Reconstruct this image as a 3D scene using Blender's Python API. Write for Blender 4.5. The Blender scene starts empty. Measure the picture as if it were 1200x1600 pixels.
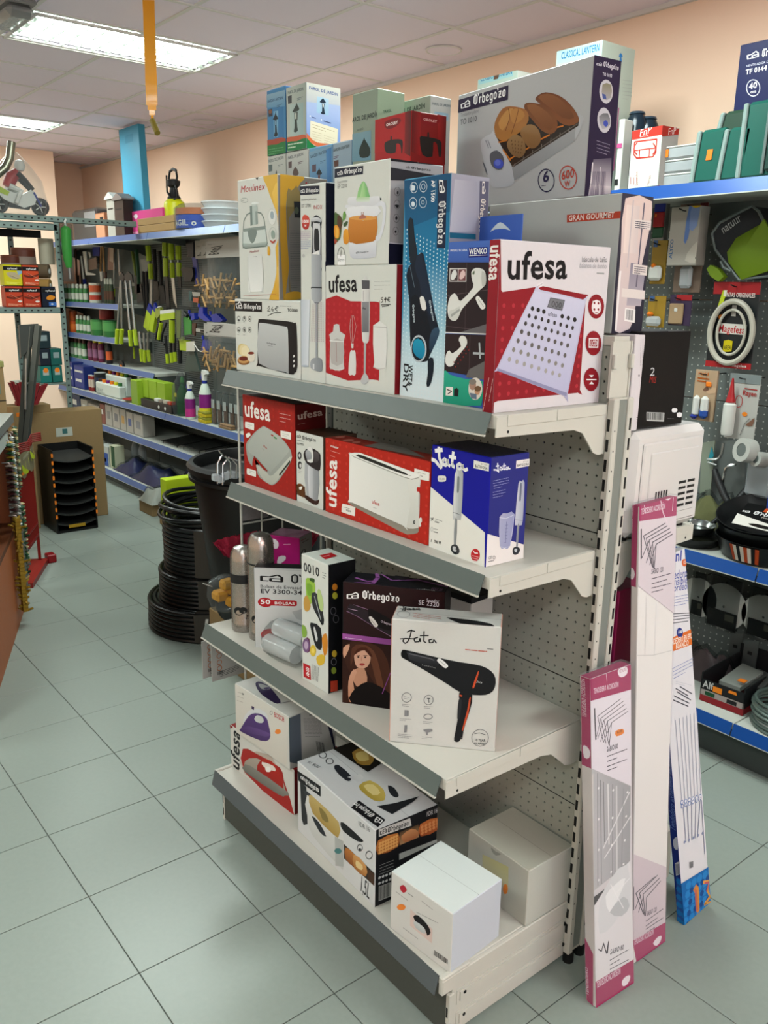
import bpy, math, random
from mathutils import Matrix, Vector
random.seed(7)
S=bpy.context.scene; COL=S.collection; D=bpy.data; PI=math.pi
# ---------------------------------------------------------------- camera
cam=D.objects.new('camera',D.cameras.new('camera')); COL.objects.link(cam)
cam.data.sensor_fit='VERTICAL'; cam.data.sensor_height=36; cam.data.lens=36*1326.26/1600
cam.data.clip_start=.05
_r=Vector((0.624566, 0.780798, 0.016486)); _d=Vector((0.206678, -0.144892, -0.967621)); _f=Vector((-0.753128, 0.60775, -0.251868))
cam.matrix_world=Matrix(((_r.x,-_d.x,-_f.x,3.1465),(_r.y,-_d.y,-_f.y,-0.7278),(_r.z,-_d.z,-_f.z,1.8726),(0,0,0,1)))
S.camera=cam
# ---------------------------------------------------------------- world, light, exposure
S.view_settings.view_transform='Standard'; S.view_settings.look='None'
S.view_settings.gamma=1; S.view_settings.use_curve_mapping=False
S.view_settings.exposure=0.84
CH=3.223                                   # ceiling height
w=D.worlds.new('daylight'); S.world=w; w.use_nodes=True
w.node_tree.nodes['Background'].inputs[0].default_value=(.93,.97,1,1); w.node_tree.nodes['Background'].inputs[1].default_value=1.0
def area(name,loc,sx,sy,power,col,rot=(0,0,0)):
    l=D.lights.new(name,'AREA'); l.shape='RECTANGLE'; l.size=sx; l.size_y=sy; l.energy=power; l.color=col
    o=D.objects.new(name,l); COL.objects.link(o); o.location=loc; o.rotation_euler=rot; return o
FIX=[(-2.05,1.47),(-5.0,1.47),(.9,1.47),(3.85,1.47),(-2.05,-1.8),(.9,-1.8),(3.85,-1.8),(-5.0,-1.8)]
for i,(x,y) in enumerate(FIX):
    area('tube_light',(x,y,CH-.03),.5,1.1,34,(.9,1,.96))
# daylight through the shop window behind the camera
area('window_daylight',(6.9,-.8,1.6),5.5,2.3,430,(.97,.94,1),(0,math.radians(-109),0))
# ---------------------------------------------------------------- helpers
def lin(h,k=.76):
    if not isinstance(h,str): return h
    if h[0]=='#': h=h[1:]; k=1                 # room surfaces keep the full value
    c=[int(h[i:i+2],16)/255 for i in (0,2,4)]
    return tuple(k*(x/12.92 if x<=.04045 else ((x+.055)/1.055)**2.4) for x in c)
_M={}
def mat(col,rough=.5,metal=0,bump=0,bs=200,var=0,emit=0,alpha=1,trans=0,coat=0,vcol=False,name=None):
    key=(col,rough,metal,bump,bs,var,emit,alpha,trans,coat,vcol)
    if key in _M: return _M[key]
    m=D.materials.new(name or 'surface'); m.use_nodes=True; nt=m.node_tree; N=nt.nodes; L=nt.links
    b=N['Principled BSDF']; c=lin(col)
    b.inputs['Base Color'].default_value=(*c,1); b.inputs['Roughness'].default_value=rough; b.inputs['Metallic'].default_value=metal
    b.inputs['Specular IOR Level'].default_value=.14 if vcol else .3 if not trans else .5
    if coat: b.inputs['Coat Weight'].default_value=coat; b.inputs['Coat Roughness'].default_value=.1
    tc=N.new('ShaderNodeTexCoord'); nz=N.new('ShaderNodeTexNoise'); nz.inputs['Scale'].default_value=bs; L.new(tc.outputs['Object'],nz.inputs['Vector'])
    src=None
    if vcol:
        a=N.new('ShaderNodeVertexColor'); a.layer_name='Col'; src=a.outputs['Color']; L.new(src,b.inputs['Base Color'])
    if var:
        mx=N.new('ShaderNodeMix'); mx.data_type='RGBA'; mx.blend_type='MULTIPLY'; mx.inputs[0].default_value=1
        rp=N.new('ShaderNodeMapRange'); rp.inputs['To Min'].default_value=1-var; rp.inputs['To Max'].default_value=1+var
        L.new(nz.outputs['Fac'],rp.inputs['Value'])
        if src: L.new(src,mx.inputs['A'])
        else: mx.inputs['A'].default_value=(*c,1)
        L.new(rp.outputs['Result'],mx.inputs['B']); L.new(mx.outputs['Result'],b.inputs['Base Color'])
    rr=N.new('ShaderNodeMapRange'); rr.inputs['To Min'].default_value=max(0,rough-.05); rr.inputs['To Max'].default_value=min(1,rough+.05)
    L.new(nz.outputs['Fac'],rr.inputs['Value']); L.new(rr.outputs['Result'],b.inputs['Roughness'])
    if bump:
        bp=N.new('ShaderNodeBump'); bp.inputs['Strength'].default_value=bump; bp.inputs['Distance'].default_value=.004
        L.new(nz.outputs['Fac'],bp.inputs['Height']); L.new(bp.outputs['Normal'],b.inputs['Normal'])
    if emit: b.inputs['Emission Color'].default_value=(*c,1); b.inputs['Emission Strength'].default_value=emit
    if trans:                                # thin clear film or moulded plastic
        t=N.new('ShaderNodeBsdfTransparent'); t.inputs[0].default_value=(*[.75+.25*x for x in c],1)
        x=N.new('ShaderNodeMixShader'); fr=N.new('ShaderNodeLayerWeight'); fr.inputs['Blend'].default_value=.35
        mr=N.new('ShaderNodeMapRange'); mr.inputs['To Min'].default_value=1-trans; mr.inputs['To Max'].default_value=min(1,1.17-trans)
        L.new(fr.outputs['Facing'],mr.inputs['Value']); L.new(mr.outputs['Result'],x.inputs[0])
        L.new(t.outputs[0],x.inputs[1]); L.new(b.outputs[0],x.inputs[2]); L.new(x.outputs[0],N['Material Output'].inputs['Surface'])
    _M[key]=m; return m
PRINT=mat('#ffffff',.42,0,0,150,.02,vcol=True,name='printed_card')
class G:
    """collects faces, builds ONE mesh object; coordinates given minus self.o"""
    def __init__(s,o=(0,0,0)): s.v=[];s.f=[];s.m=[];s.s=[];s.c=[];s.o=Vector(o);s.x=None
    def add(s,vs,fs,m=0,sm=False,c=None):
        n=len(s.v); o=s.o
        if s.x is not None: vs=[s.x@Vector(p) for p in vs]
        s.v+=[(p[0]-o.x,p[1]-o.y,p[2]-o.z) for p in vs]
        for f in fs: s.f.append([n+i for i in f]); s.m.append(m); s.s.append(sm); s.c.append(c)
        return s
    def box(s,a,b,m=0,bev=0,c=None):
        (x0,y0,z0),(x1,y1,z1)=[(min(p,q)) for p,q in zip(a,b)],[max(p,q) for p,q in zip(a,b)]
        if bev<=0:
            v=[(x,y,z) for z in (z0,z1) for y in (y0,y1) for x in (x0,x1)]
            return s.add(v,[(0,2,3,1),(4,5,7,6),(0,1,5,4),(2,6,7,3),(0,4,6,2),(1,3,7,5)],m,False,c)
        e=min(bev,(x1-x0)/2.01,(y1-y0)/2.01,(z1-z0)/2.01); P=[]; I={}
        for i in (0,1):
            for j in (0,1):
                for k in (0,1):
                    X,Y,Z=(x0,x1)[i],(y0,y1)[j],(z0,z1)[k]; dx,dy,dz=(e,-e)[i],(e,-e)[j],(e,-e)[k]
                    I[i,j,k]=len(P); P+=[(X,Y+dy,Z+dz),(X+dx,Y,Z+dz),(X+dx,Y+dy,Z)]
        F=[]
        for ax in range(3):
            for t in (0,1):
                q=[]
                for u,w2 in ((0,0),(1,0),(1,1),(0,1)):
                    k=[0,0,0]; k[ax]=t; k[(ax+1)%3]=u; k[(ax+2)%3]=w2; q.append(I[tuple(k)]+ax)
                F.append(q if t else q[::-1])
        for ax in range(3):
            b1,b2=(ax+1)%3,(ax+2)%3
            for t in (0,1):
                for u in (0,1):
                    k0=[0,0,0];k0[b1]=t;k0[b2]=u;k1=k0[:];k1[ax]=1
                    q=[I[tuple(k0)]+b1,I[tuple(k1)]+b1,I[tuple(k1)]+b2,I[tuple(k0)]+b2]
                    F.append(q if t!=u else q[::-1])
        for i in (0,1):
            for j in (0,1):
                for k in (0,1):
                    b0=I[i,j,k]; F.append([b0,b0+1,b0+2] if (i+j+k)%2 else [b0+2,b0+1,b0])
        return s.add(P,F,m,False,c)
    def lathe(s,prof,o=(0,0,0),n=20,m=0,c=None,ax=None):
        vs=[];fs=[]
        M=Matrix.Identity(3) if ax is None else Vector((0,0,1)).rotation_difference(Vector(ax)).to_matrix()
        for r,z in prof:
            for k in range(n):
                a=2*PI*k/n; p=M@Vector((max(r,1e-5)*math.cos(a),max(r,1e-5)*math.sin(a),z)); vs.append((p.x+o[0],p.y+o[1],p.z+o[2]))
        for i in range(len(prof)-1):
            for k in range(n): fs.append((i*n+k,i*n+(k+1)%n,(i+1)*n+(k+1)%n,(i+1)*n+k))
        if prof[0][0]>2e-5: fs.append(list(range(n))[::-1])
        if prof[-1][0]>2e-5: fs.append([(len(prof)-1)*n+k for k in range(n)])
        return s.add(vs,fs,m,True,c)
    def cyl(s,p0,p1,r,r1=None,n=12,m=0,c=None):
        p0,p1=Vector(p0),Vector(p1); d=p1-p0
        return s.lathe([(r,0),(r if r1 is None else r1,d.length)],p0,n,m,c,d)
    def tube(s,pts,r,n=6,m=0,closed=False,c=None):
        P=[Vector(p) for p in pts]; K=len(P); vs=[];fs=[]; up=Vector((0,0,1)); prev=None
        for i,p in enumerate(P):
            a=P[(i-1)%K] if closed or i else p; b=P[(i+1)%K] if closed or i<K-1 else p
            t=(b-a).normalized() if (b-a).length>1e-9 else Vector((1,0,0))
            if prev is None: u=t.cross(up); u=t.cross(Vector((1,0,0))) if u.length<.05 else u
            else: u=prev-t*prev.dot(t)
            u.normalize(); prev=u; w2=t.cross(u); rr=r[i] if isinstance(r,(list,tuple)) else r
            for k in range(n):
                q=p+u*rr*math.cos(2*PI*k/n)+w2*rr*math.sin(2*PI*k/n); vs.append((q.x,q.y,q.z))
        for i in range(K if closed else K-1):
            j=(i+1)%K
            for k in range(n): fs.append((i*n+k,j*n+k,j*n+(k+1)%n,i*n+(k+1)%n)[::-1])
        if not closed: fs.append(list(range(n))); fs.append([(K-1)*n+k for k in range(n)][::-1])
        return s.add(vs,fs,m,True,c)
    def prism(s,pts,ax,a,b,m=0,c=None):
        """polygon pts in the two other axes (cyclic order), extruded from a to b along ax"""
        def P(u,w2,t):
            p=[0,0,0]; p[ax]=t; p[(ax+1)%3]=u; p[(ax+2)%3]=w2; return p
        n=len(pts); A=sum(pts[i][0]*pts[(i+1)%n][1]-pts[(i+1)%n][0]*pts[i][1] for i in range(n))
        if A<0: pts=pts[::-1]
        lo,hi=min(a,b),max(a,b)
        vs=[P(u,w2,lo) for u,w2 in pts]+[P(u,w2,hi) for u,w2 in pts]
        fs=[list(range(n))[::-1],[n+i for i in range(n)]]+[(i,(i+1)%n,n+(i+1)%n,n+i) for i in range(n)]
        return s.add(vs,fs,m,False,c)
    def slab(s,pts,off,m=0,c=None):
        """planar polygon in 3D thickened by vector off"""
        n=len(pts); o=Vector(off); vs=[Vector(p) for p in pts]+[Vector(p)+o for p in pts]
        return s.add([tuple(v) for v in vs],[list(range(n)),[n+i for i in range(n)][::-1]]+[((i+1)%n,i,n+i,n+(i+1)%n) for i in range(n)],m,False,c)
    def build(s,name,mats,parent=None,loc=None,rz=0,ang=40):
        me=D.meshes.new(name); me.from_pydata(s.v,[],s.f)
        if not isinstance(mats,(list,tuple)): mats=[mats]
        for q in mats: me.materials.append(q)
        me.polygons.foreach_set('material_index',s.m); me.polygons.foreach_set('use_smooth',s.s)
        if any(c is not None for c in s.c):
            a=me.color_attributes.new('Col','FLOAT_COLOR','CORNER'); buf=[]
            for f,c in zip(s.f,s.c):
                if c is None: c=(1,1,1)
                if isinstance(c,list):
                    for q in c: buf+=[*q,1]
                else: buf+=[*c,1]*len(f)
            a.data.foreach_set('color',buf)
        if any(s.s): me.set_sharp_from_angle(angle=math.radians(ang))
        me.update()
        o=D.objects.new(name,me); COL.objects.link(o)
        if parent: o.parent=parent
        if loc is not None: o.location=loc
        elif parent is None: o.location=s.o
        o.rotation_euler.z=rz
        return o
def tag(o,label=None,cat=None,group=None,kind=None):
    if label: o['label']=label
    if cat: o['category']=cat
    if group: o['group']=group
    if kind: o['kind']=kind
    return o
def T(name,label,cat,loc,rz=0,group=None):
    o=D.objects.new(name,None); COL.objects.link(o); o.empty_display_size=.05; o.location=loc; o.rotation_euler.z=rz
    return tag(o,label,cat,group)
KIDS={}
def copy_tree(o,parent=None):
    c=o.copy(); COL.objects.link(c)
    if parent: c.parent=parent
    for ch in list(o.children): copy_tree(ch,c)
    return c
def struct(g,name,m): return tag(g.build(name,m),kind='structure')
ORD=['first','second','third','fourth','fifth','sixth','seventh','eighth','ninth','tenth','eleventh','twelfth']
# ---------------------------------------------------------------- printed artwork (flat print on cartons, in mm)
_GL={}
def glyphs():
    chars="".join(sorted(set("abcdefghijklmnopqrstuvwxyzABCDEFGHIJKLMNOPQRSTUVWXYZ0123456789,.&-áéíóúÍÑñÓ €")))
    todo=[]
    for b in (0,1):
        for ch in chars:
            for t in (ch,'H'+ch+'H') :
                cu=D.curves.new('glyph','FONT'); cu.body=t; cu.resolution_u=2; cu.dimensions='2D'; cu.fill_mode='FRONT'; cu.offset=.022*b if len(t)==1 else 0
                o=D.objects.new('glyph',cu); COL.objects.link(o); todo.append((b,ch,len(t),o))
    bpy.context.view_layer.update(); dg=bpy.context.evaluated_depsgraph_get(); wd={}; hh=1
    for b,ch,n,o in todo:
        e=o.evaluated_get(dg)
        if n==1:
            me=e.to_mesh(); _GL[b,ch]=[[(v.co.x,v.co.y) for v in me.vertices],[tuple(p.vertices) for p in me.polygons],0]; e.to_mesh_clear()
        else: wd[b,ch]=e.dimensions.x
    H=[o for b,ch,n,o in todo if b==0 and ch=='H' and n==1][0]
    h1=H.evaluated_get(dg).dimensions; cap=h1.y
    hh=wd[0,'H']                                  # HHH = 2 adv + w
    advH=(hh-h1.x)/2
    for (b,ch),g in _GL.items():
        g[2]=(wd[b,ch]-advH-h1.x)/cap+.04*b
        g[0]=[(x/cap,y/cap) for x,y in g[0]]
    for *_,o in todo:
        cu=o.data; D.objects.remove(o); D.curves.remove(cu)
glyphs()
def text_polys(t,bold):
    x=0; out=[]
    for ch in t:
        g=_GL.get((bold,ch)) or _GL[bold,'o']
        out+=[[(g[0][i][0]+x,g[0][i][1]) for i in p] for p in g[1]]; x+=g[2]
    return out,max(x,.1)
def stroke(pts,w,closed=False):
    """polyline as quads"""
    out=[]; n=len(pts)
    for i in range(n if closed else n-1):
        (x0,y0),(x1,y1)=pts[i],pts[(i+1)%n]; dx,dy=x1-x0,y1-y0; l=math.hypot(dx,dy) or 1; ux,uy=dx/l*w/2,dy/l*w/2
        e=.35
        out.append([(x0-ux*e+uy,y0-uy*e-ux),(x1+ux*e+uy,y1+uy*e-ux),(x1+ux*e-uy,y1+uy*e+ux),(x0-ux*e-uy,y0-uy*e+ux)])
    return out
# condensed blackletter-like word mark drawn with broad strokes (cap height 1)
_BL={'O':(.62,[[(.12,.2),(.12,.8),(.32,1),(.5,.8),(.5,.2),(.32,0),(.12,.2)],[(.32,.1),(.32,.9)]]),
 "'":(.06,[[(.0,1.02),(.06,.82)]]),
 'r':(.36,[[(.1,.66),(.1,.02)],[(.1,.5),(.24,.66),(.3,.54)]]),
 'b':(.46,[[(.1,1),(.1,.1),(.24,.0),(.36,.12),(.36,.5),(.22,.64),(.1,.52)]]),
 'e':(.44,[[(.1,.34),(.34,.42),(.34,.54),(.22,.66),(.1,.52),(.1,.14),(.2,.0),(.36,.12)]]),
 'g':(.46,[[(.36,.62),(.36,-.18),(.22,-.3),(.08,-.2)],[(.36,.54),(.22,.66),(.1,.52),(.1,.14),(.22,.02),(.36,.14)]]),
 'o':(.46,[[(.1,.14),(.1,.52),(.23,.66),(.36,.52),(.36,.14),(.23,0),(.1,.14)]]),
 'z':(.46,[[(.08,.6),(.36,.62),(.1,.06),(.38,.04)],[(.12,.34),(.34,.34)]])}
def gothic(t):
    out=[];x=0
    for ch in t:
        w,ss=_BL.get(ch,_BL['o'])
        for p in ss: out+=stroke([(a+x,b) for a,b in p],.13 if len(p)!=2 or ch!='O' else .06)
        x+=w+.03
    return out,x
_HOUSE=stroke([(.34,.1),(.06,.1),(.06,.66),(.42,.66),(.78,.95),(.95,.66),(.95,.1),(.46,.1),(.46,.45),(.95,.45)],.13)
def smooth(pts,k=4):
    n=len(pts); out=[]
    for i in range(n):
        a,b,c,d=pts[i-1],pts[i],pts[(i+1)%n],pts[(i+2)%n]
        l=math.hypot(c[0]-b[0],c[1]-b[1])
        for j in range(k if l>2 else 2):
            t=j/(k if l>2 else 2); t2=t*t; t3=t2*t
            out.append(tuple(.5*(2*b[q]+(c[q]-a[q])*t+(2*a[q]-5*b[q]+4*c[q]-d[q])*t2+(3*b[q]-a[q]-3*c[q]+d[q])*t3) for q in (0,1)))
    return out
def art(spec,frame,name,parent,lim):
    """flat print: spec ops in half millimetres on the face whose frame=(origin,u,v,n)"""
    O,U,V,Nn=[Vector(q) for q in frame]; g=G(); z=[.0004]; W,H=lim
    def put(polys,c,grad=None):
        z[0]+=.00002
        for p in polys:
            p=[(min(max(a,0),W),min(max(b,0),H)) for a,b in p]
            A=sum(p[i][0]*p[i-1][1]-p[i-1][0]*p[i][1] for i in range(len(p)))
            if abs(A)<1e-9: continue
            if A>0: p=p[::-1]
            cc=c if grad is None else [grad(a,b) for a,b in p]
            g.add([O+U*a+V*b+Nn*z[0] for a,b in p],[list(range(len(p)))],0,False,cc)
    for line in spec.split('\n'):
        if not line: continue
        a=line.split(' ',1); op=a[0]; txt=None
        rest=a[1]
        if '"' in rest: rest,txt=rest.split('"')[:2]
        q=rest.split(); 
        if op in ('g','sg'): c1,c2,di=lin(q[0]),lin(q[1]),q[2]; q=q[3:]
        else: c=lin(q[0]); q=q[1:]
        if op=='t': st=q[0]; q=q[1:]
        n=[int(x)/2000 for x in q]; P=[(n[i],n[i+1]) for i in range(0,len(n)-1,2)]
        if op=='p': put([P],c)
        elif op=='s': put([smooth(P)],c)
        elif op in ('g','sg'):
            if op=='sg': P=smooth(P)
            k=0 if di=='h' else 1; lo,hi=min(p[k] for p in P),max(p[k] for p in P); d=(hi-lo) or 1
            def gr(u,v,k=k,lo=lo,d=d):
                t=((u,v)[k]-lo)/d; t=1-t if k else t; return tuple(x+(y-x)*min(max(t,0),1) for x,y in zip(c1,c2))
            put([P],None,gr)
        elif op=='l': put(stroke([(n[i],n[i+1]) for i in range(1,len(n)-1,2)],n[0]),c)
        elif op in ('e','r'):
            (cx,cy),(ax,ay),(bx,by)=P[:3]
            ring=[(cx+ax*math.cos(t)+bx*math.sin(t),cy+ay*math.cos(t)+by*math.sin(t)) for t in [2*PI*k/20 for k in range(20)]]
            put([ring],c) if op=='e' else put(stroke(ring,n[6],True),c)
        elif op=='d':
            nx,ny=int(q[1]),int(q[2]); r=n[0]; Q=[(n[i],n[i+1]) for i in range(3,11,2)]; L=[]
            for i in range(nx):
                for j in range(ny):
                    s_=i/max(nx-1,1); t=j/max(ny-1,1)
                    x,y=[Q[0][k]*(1-s_)*(1-t)+Q[1][k]*s_*(1-t)+Q[2][k]*(1-s_)*t+Q[3][k]*s_*t for k in (0,1)]
                    L.append([(x+r*math.cos(2*PI*k/8),y+r*math.sin(2*PI*k/8)) for k in range(8)])
            put(L,c)
        elif op=='k':
            rn=random.Random(int(n[2]*5000)); cnt=int(q[0]); lw=n[1]; x0,y0,x1,y1,dx,dy=n[2:8]; L=[]
            for i in range(cnt):
                f=1 if i<cnt-1 else rn.uniform(.5,.9); t=0
                while t<f-.02:
                    e=min(f,t+rn.uniform(.12,.3)); X=x0+dx*i;Y=y0+dy*i
                    L+=stroke([(X+(x1-x0)*t,Y+(y1-y0)*t),(X+(x1-x0)*(e-.03),Y+(y1-y0)*(e-.03))],lw); t=e
            put(L,c)
        elif op=='v':
            rn=random.Random(5); L=[]; t=0
            while t<.97:
                e=min(1,t+rn.uniform(.015,.05)); f=lambda s_,k:(P[k[0]][0]*(1-s_)+P[k[1]][0]*s_,P[k[0]][1]*(1-s_)+P[k[1]][1]*s_)
                L.append([f(t,(0,1)),f(e,(0,1)),f(e,(3,2)),f(t,(3,2))]); t=e+rn.uniform(.015,.05)
            put(L,c)
        elif op in ('t','h'):
            if op=='h': pol,wd=_HOUSE,1; A,B,Up=P[1],P[2],(P[0][0]-P[1][0],P[0][1]-P[1][1])
            else:
                A,B,Up=P[0],P[1],P[2]
                if st=='o' and txt.startswith('Orb'): pol,wd=gothic("O'rbego'zo")
                else: pol,wd=text_polys(txt,1 if st in 'buo' else 0)
                if st in 'is': Up=(Up[0]+.22*(B[0]-A[0])/wd*1.0,Up[1]+.22*(B[1]-A[1])/wd)
            ex=((B[0]-A[0])/wd,(B[1]-A[1])/wd)
            put([[(A[0]+ex[0]*x+Up[0]*y,A[1]+ex[1]*x+Up[1]*y) for x,y in p] for p in pol],c)
    if g.f:
        o=g.build(name,PRINT,parent)
        return o
def carton(key,name,label,cat,group,geo,cF,cR,cT,faces,M=None):
    """printed carton: body with taped flap seam, one print layer per printed face"""
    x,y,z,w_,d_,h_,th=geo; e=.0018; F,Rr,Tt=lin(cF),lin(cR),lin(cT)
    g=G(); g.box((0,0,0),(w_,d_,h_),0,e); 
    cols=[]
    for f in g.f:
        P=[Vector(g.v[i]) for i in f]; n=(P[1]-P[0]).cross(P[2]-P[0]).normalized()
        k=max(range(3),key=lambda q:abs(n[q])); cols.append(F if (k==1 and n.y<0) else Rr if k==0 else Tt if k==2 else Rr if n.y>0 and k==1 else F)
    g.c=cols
    body=g.build(name,PRINT); tag(body,label,cat,group)
    if M is not None: body.matrix_world=M
    else: body.location=(x,y,z); body.rotation_euler.z=th
    fl=G(); dk=tuple(q*.55 for q in Tt)                       # closing flap of the lid
    fl.box((.004,.003,h_-.0002),(w_-.004,d_*.52,h_+.0008),0,0,Tt); fl.box((.002,d_*.52,h_-.0002),(w_-.002,d_*.52+.001,h_+.0009),0,0,dk)
    if M is None: fl.build('lid_flap',PRINT,body)
    for k,spec in faces.items():
        fr={'F':((0,0,0),(1,0,0),(0,0,1),(0,-1,0)),'R':((w_,0,0),(0,1,0),(0,0,1),(1,0,0)),'T':((0,0,h_+.001),(1,0,0),(0,1,0),(0,0,1))}[k]
        art(spec,fr,{'F':'front_print','R':'side_print','T':'top_print'}[k],body,{'F':(w_,h_),'R':(d_,h_),'T':(w_,d_)}[k])
    return body

# ================================================================ the room
FL=0.3937
floor_m=mat('#838c85',.32,0,.05,60,.05); grout_m=mat('#4c504c',.8); wall_m=mat('#f9dac2',.85,0,.05,300,.02); ceil_m=mat('#ebdfec',.9,0,.15,400,.03); tbar_m=mat('#d8d4d2',.5)
g=G(); g.box((-7.5,-4.2,-.06),(7.1,3.25,-.003)); fl=struct(g,'floor',grout_m)
tg=G(); e=.0016; tg.box((e,e,-.003),(FL-e,FL-e,0),0,.0008)
t0=None
for i in range(-19,18):
    for j in range(-7,8):
        x,y=i*FL,j*FL
        if x<-7.4 or x>6.7 or y<-2.6 or y>2.8: continue
        if t0 is None: t0=tg.build('floor_tile',floor_m,fl,(x,y,0)); continue
        if x>3.6 or (x>2.4 and y<-.2) or (x<-3 and y<-.4) or y<-1.9: continue
        o=D.objects.new('floor_tile',t0.data); COL.objects.link(o); o.parent=fl; o.location=(x,y,0)
cv=G()                                      # tiles outside the view, laid in one piece
for i in range(-19,18):
    for j in range(-11,8):
        x,y=i*FL,j*FL
        if x<-7.4 or x>6.9 or y<-4.2 or y>3.1: continue
        inv=not (x<-7.4 or x>6.7 or y<-2.6 or y>2.8) and not (x>3.6 or (x>2.4 and y<-.2) or (x<-3 and y<-.4) or y<-1.9)
        if not inv and abs(x-t0.location.x)+abs(y-t0.location.y)>.01: cv.box((x+e,y+e,-.003),(x+FL-e,y+FL-e,0))
tag(cv.build('floor_tiles',floor_m,fl),kind='stuff')
# walls
struct(G().box((-7.5,3.15,0),(7.1,3.25,CH+.1)),'wall_back',wall_m)
struct(G().box((-7.55,-4.2,0),(-7.45,3.15,CH+.1)),'wall_left',wall_m)
struct(G().box((-7.45,.2,0),(-6.45,2.5,CH)),'trim_1',wall_m)               # boxed-out column in the far corner
struct(G().box((-7.5,-4.3,0),(7.1,-4.2,CH+.1)),'wall_front',wall_m)
g=G(); g.box((7.0,-4.2,0),(7.1,3.15,.45)).box((7.0,-4.2,2.75),(7.1,3.15,CH+.1)).box((7.0,2.0,.45),(7.1,3.15,2.75)).box((7.0,-4.2,.45),(7.1,-3.6,2.75)); struct(g,'wall_right',wall_m)
g=G()
for y in (-3.6,-1.75,.1,1.95): g.box((7.02,y,.45),(7.08,y+.05,2.75))
g.box((7.02,-3.6,.45),(7.08,2,.5)).box((7.02,-3.6,2.7),(7.08,2,2.75)); struct(g,'window_1',mat('8a8c8e',.4,.6))
# ceiling: 0.6 m mineral panels in a white T-bar grid
OX,OY=-0.519,1.456
ce=struct(G().box((-7.5,-4.2,CH+.03),(7.1,3.2,CH+.08)),'ceiling',ceil_m)
fixcells=set()
def cell(x,y): return (math.floor((x-OX)/.6+1e-6),math.floor((y-OY)/.6+1e-6))
for x,y in FIX: fixcells|={cell(x,y-.3),cell(x,y+.3)}
pg=G(); pg.box((.006,.006,0),(.594,.594,.012),0,.003); p0=None
out=G()
for i in range(-12,13):
    for j in range(-10,4):
        x,y=OX+i*.6,OY+j*.6
        if (i,j) in fixcells or x<-7.6 or x>6.8 or y<-4.3: continue
        seen=(x<2.4 and y>-.4 and x>-6.6)
        if y+.594>3.15 or not seen: out.box((max(x+.006,-7.45),y+.006,CH+.002),(x+.594,min(y+.594,3.15),CH+.014)); continue
        if p0 is None: p0=pg.build('ceiling_panel',ceil_m,ce,(x,y,CH+.002)); continue
        o=D.objects.new('ceiling_panel',p0.data); COL.objects.link(o); o.parent=ce; o.location=(x,y,CH+.002)
tag(out.build('ceiling_panels',ceil_m,ce),kind='stuff')
g=G()
for i in range(-12,13): g.box((OX+i*.6-.012,-4.2,CH-.004),(OX+i*.6+.012,3.15,CH+.004))
for j in range(-10,4):
    if OY+j*.6>3.14: continue
    cuts=sorted((x-.3,x+.3) for x,y in FIX if abs(y-.014-OY-j*.6)<.2); a=-7.45
    for c0,c1 in cuts+[(7,7)]:
        if c0>a: g.box((a,OY+j*.6-.012,CH-.003),(c0,OY+j*.6+.012,CH+.003))
        a=max(a,c1)
g.build('ceiling_grid',tbar_m,ce)
g=G(); g.box((-7.45,3.13,CH-.02),(7,3.15,CH+.002)); struct(g,'trim_2',tbar_m)
for k,(x,y) in enumerate([(-.873,2.9),(-3.835,2.9),(-6.12,2.85)]):
    o=T('ceiling_speaker',['round flush ceiling disc above the pale lantern cartons','round flush ceiling disc above the yellow sprayer','round flush ceiling disc at the far corner'][k],'speaker',(x,y,CH),0,'flush discs in the ceiling')
    G().lathe([(.105,0),(.105,-.006),(.098,-.009),(.094,-.004)],n=32).build('rim',tbar_m,o); G().lathe([(0.001,-.003),(.095,-.005)],n=32).build('grille',ceil_m,o)
# fluorescent fixtures
refl=mat('dfe8e2',.25,.3); tubem=mat('#effff2',.4,emit=7); louv=mat('e4ece6',.35,.2)
fx=T('ceiling_light','long louvred fluorescent ceiling light nearest, crossed by the yellow strip','light',(FIX[0][0],FIX[0][1],CH))
g=G(); g.box((-.29,-.585,.0),(-.27,.585,-.012)).box((.27,-.585,0),(.29,.585,-.012)).box((-.29,-.585,0),(.29,-.57,-.012)).box((-.29,.57,0),(.29,.585,-.012)); g.build('frame',tbar_m,fx)
G().box((-.27,-.57,.028),(.27,.57,.03)).build('reflector',refl,fx)
for x in (-.2,-.07,.07,.2): G().cyl((x,-.56,.014),(x,.56,.014),.013,n=10).build('tube',tubem,fx)
for x in (-.135,0,.135): G().box((x-.004,-.57,.026),(x+.004,.57,-.008)).build('louvre',louv,fx)
for k in range(13): G().box((-.27,-.54+k*.09-.002,.026),(.27,-.54+k*.09+.002,-.004)).build('louvre_blade',louv,fx)
for k,(x,y) in enumerate(FIX[1:]):
    o=copy_tree(fx); o.location=(x,y,CH)
    o['label']='louvred fluorescent ceiling light farther off at the left edge' if k==0 else 'louvred fluorescent ceiling light outside the picture over the '+['gondola','till side','left counter','front aisle','entrance','far counter'][k-1]
o=T('emergency_lamp','grey clear cased emergency lamp on the ceiling in the top left corner','lamp',(-1.72,.755,CH-.09))
G().box((-.17,-.075,.06),(.17,.075,.086),0,.008).build('base',mat('8a8c8c',.4),o); G().box((-.165,-.07,0),(.165,.07,.06),0,.025).build('cover',mat('c4c8c8',.15,0,.1,30,0,0,1,.55),o); G().cyl((-.12,0,.035),(.12,0,.035),.012).build('tube',mat('d8dad8',.4),o); G().box((.1,-.05,.01),(.15,.05,.055),0,.004).build('battery',mat('55585a',.4),o)
o=T('sticky_strip','orange yellow spiral fly strip hanging from the ceiling','fly strip',(-1.195, 1.25, 3.247))
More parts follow.
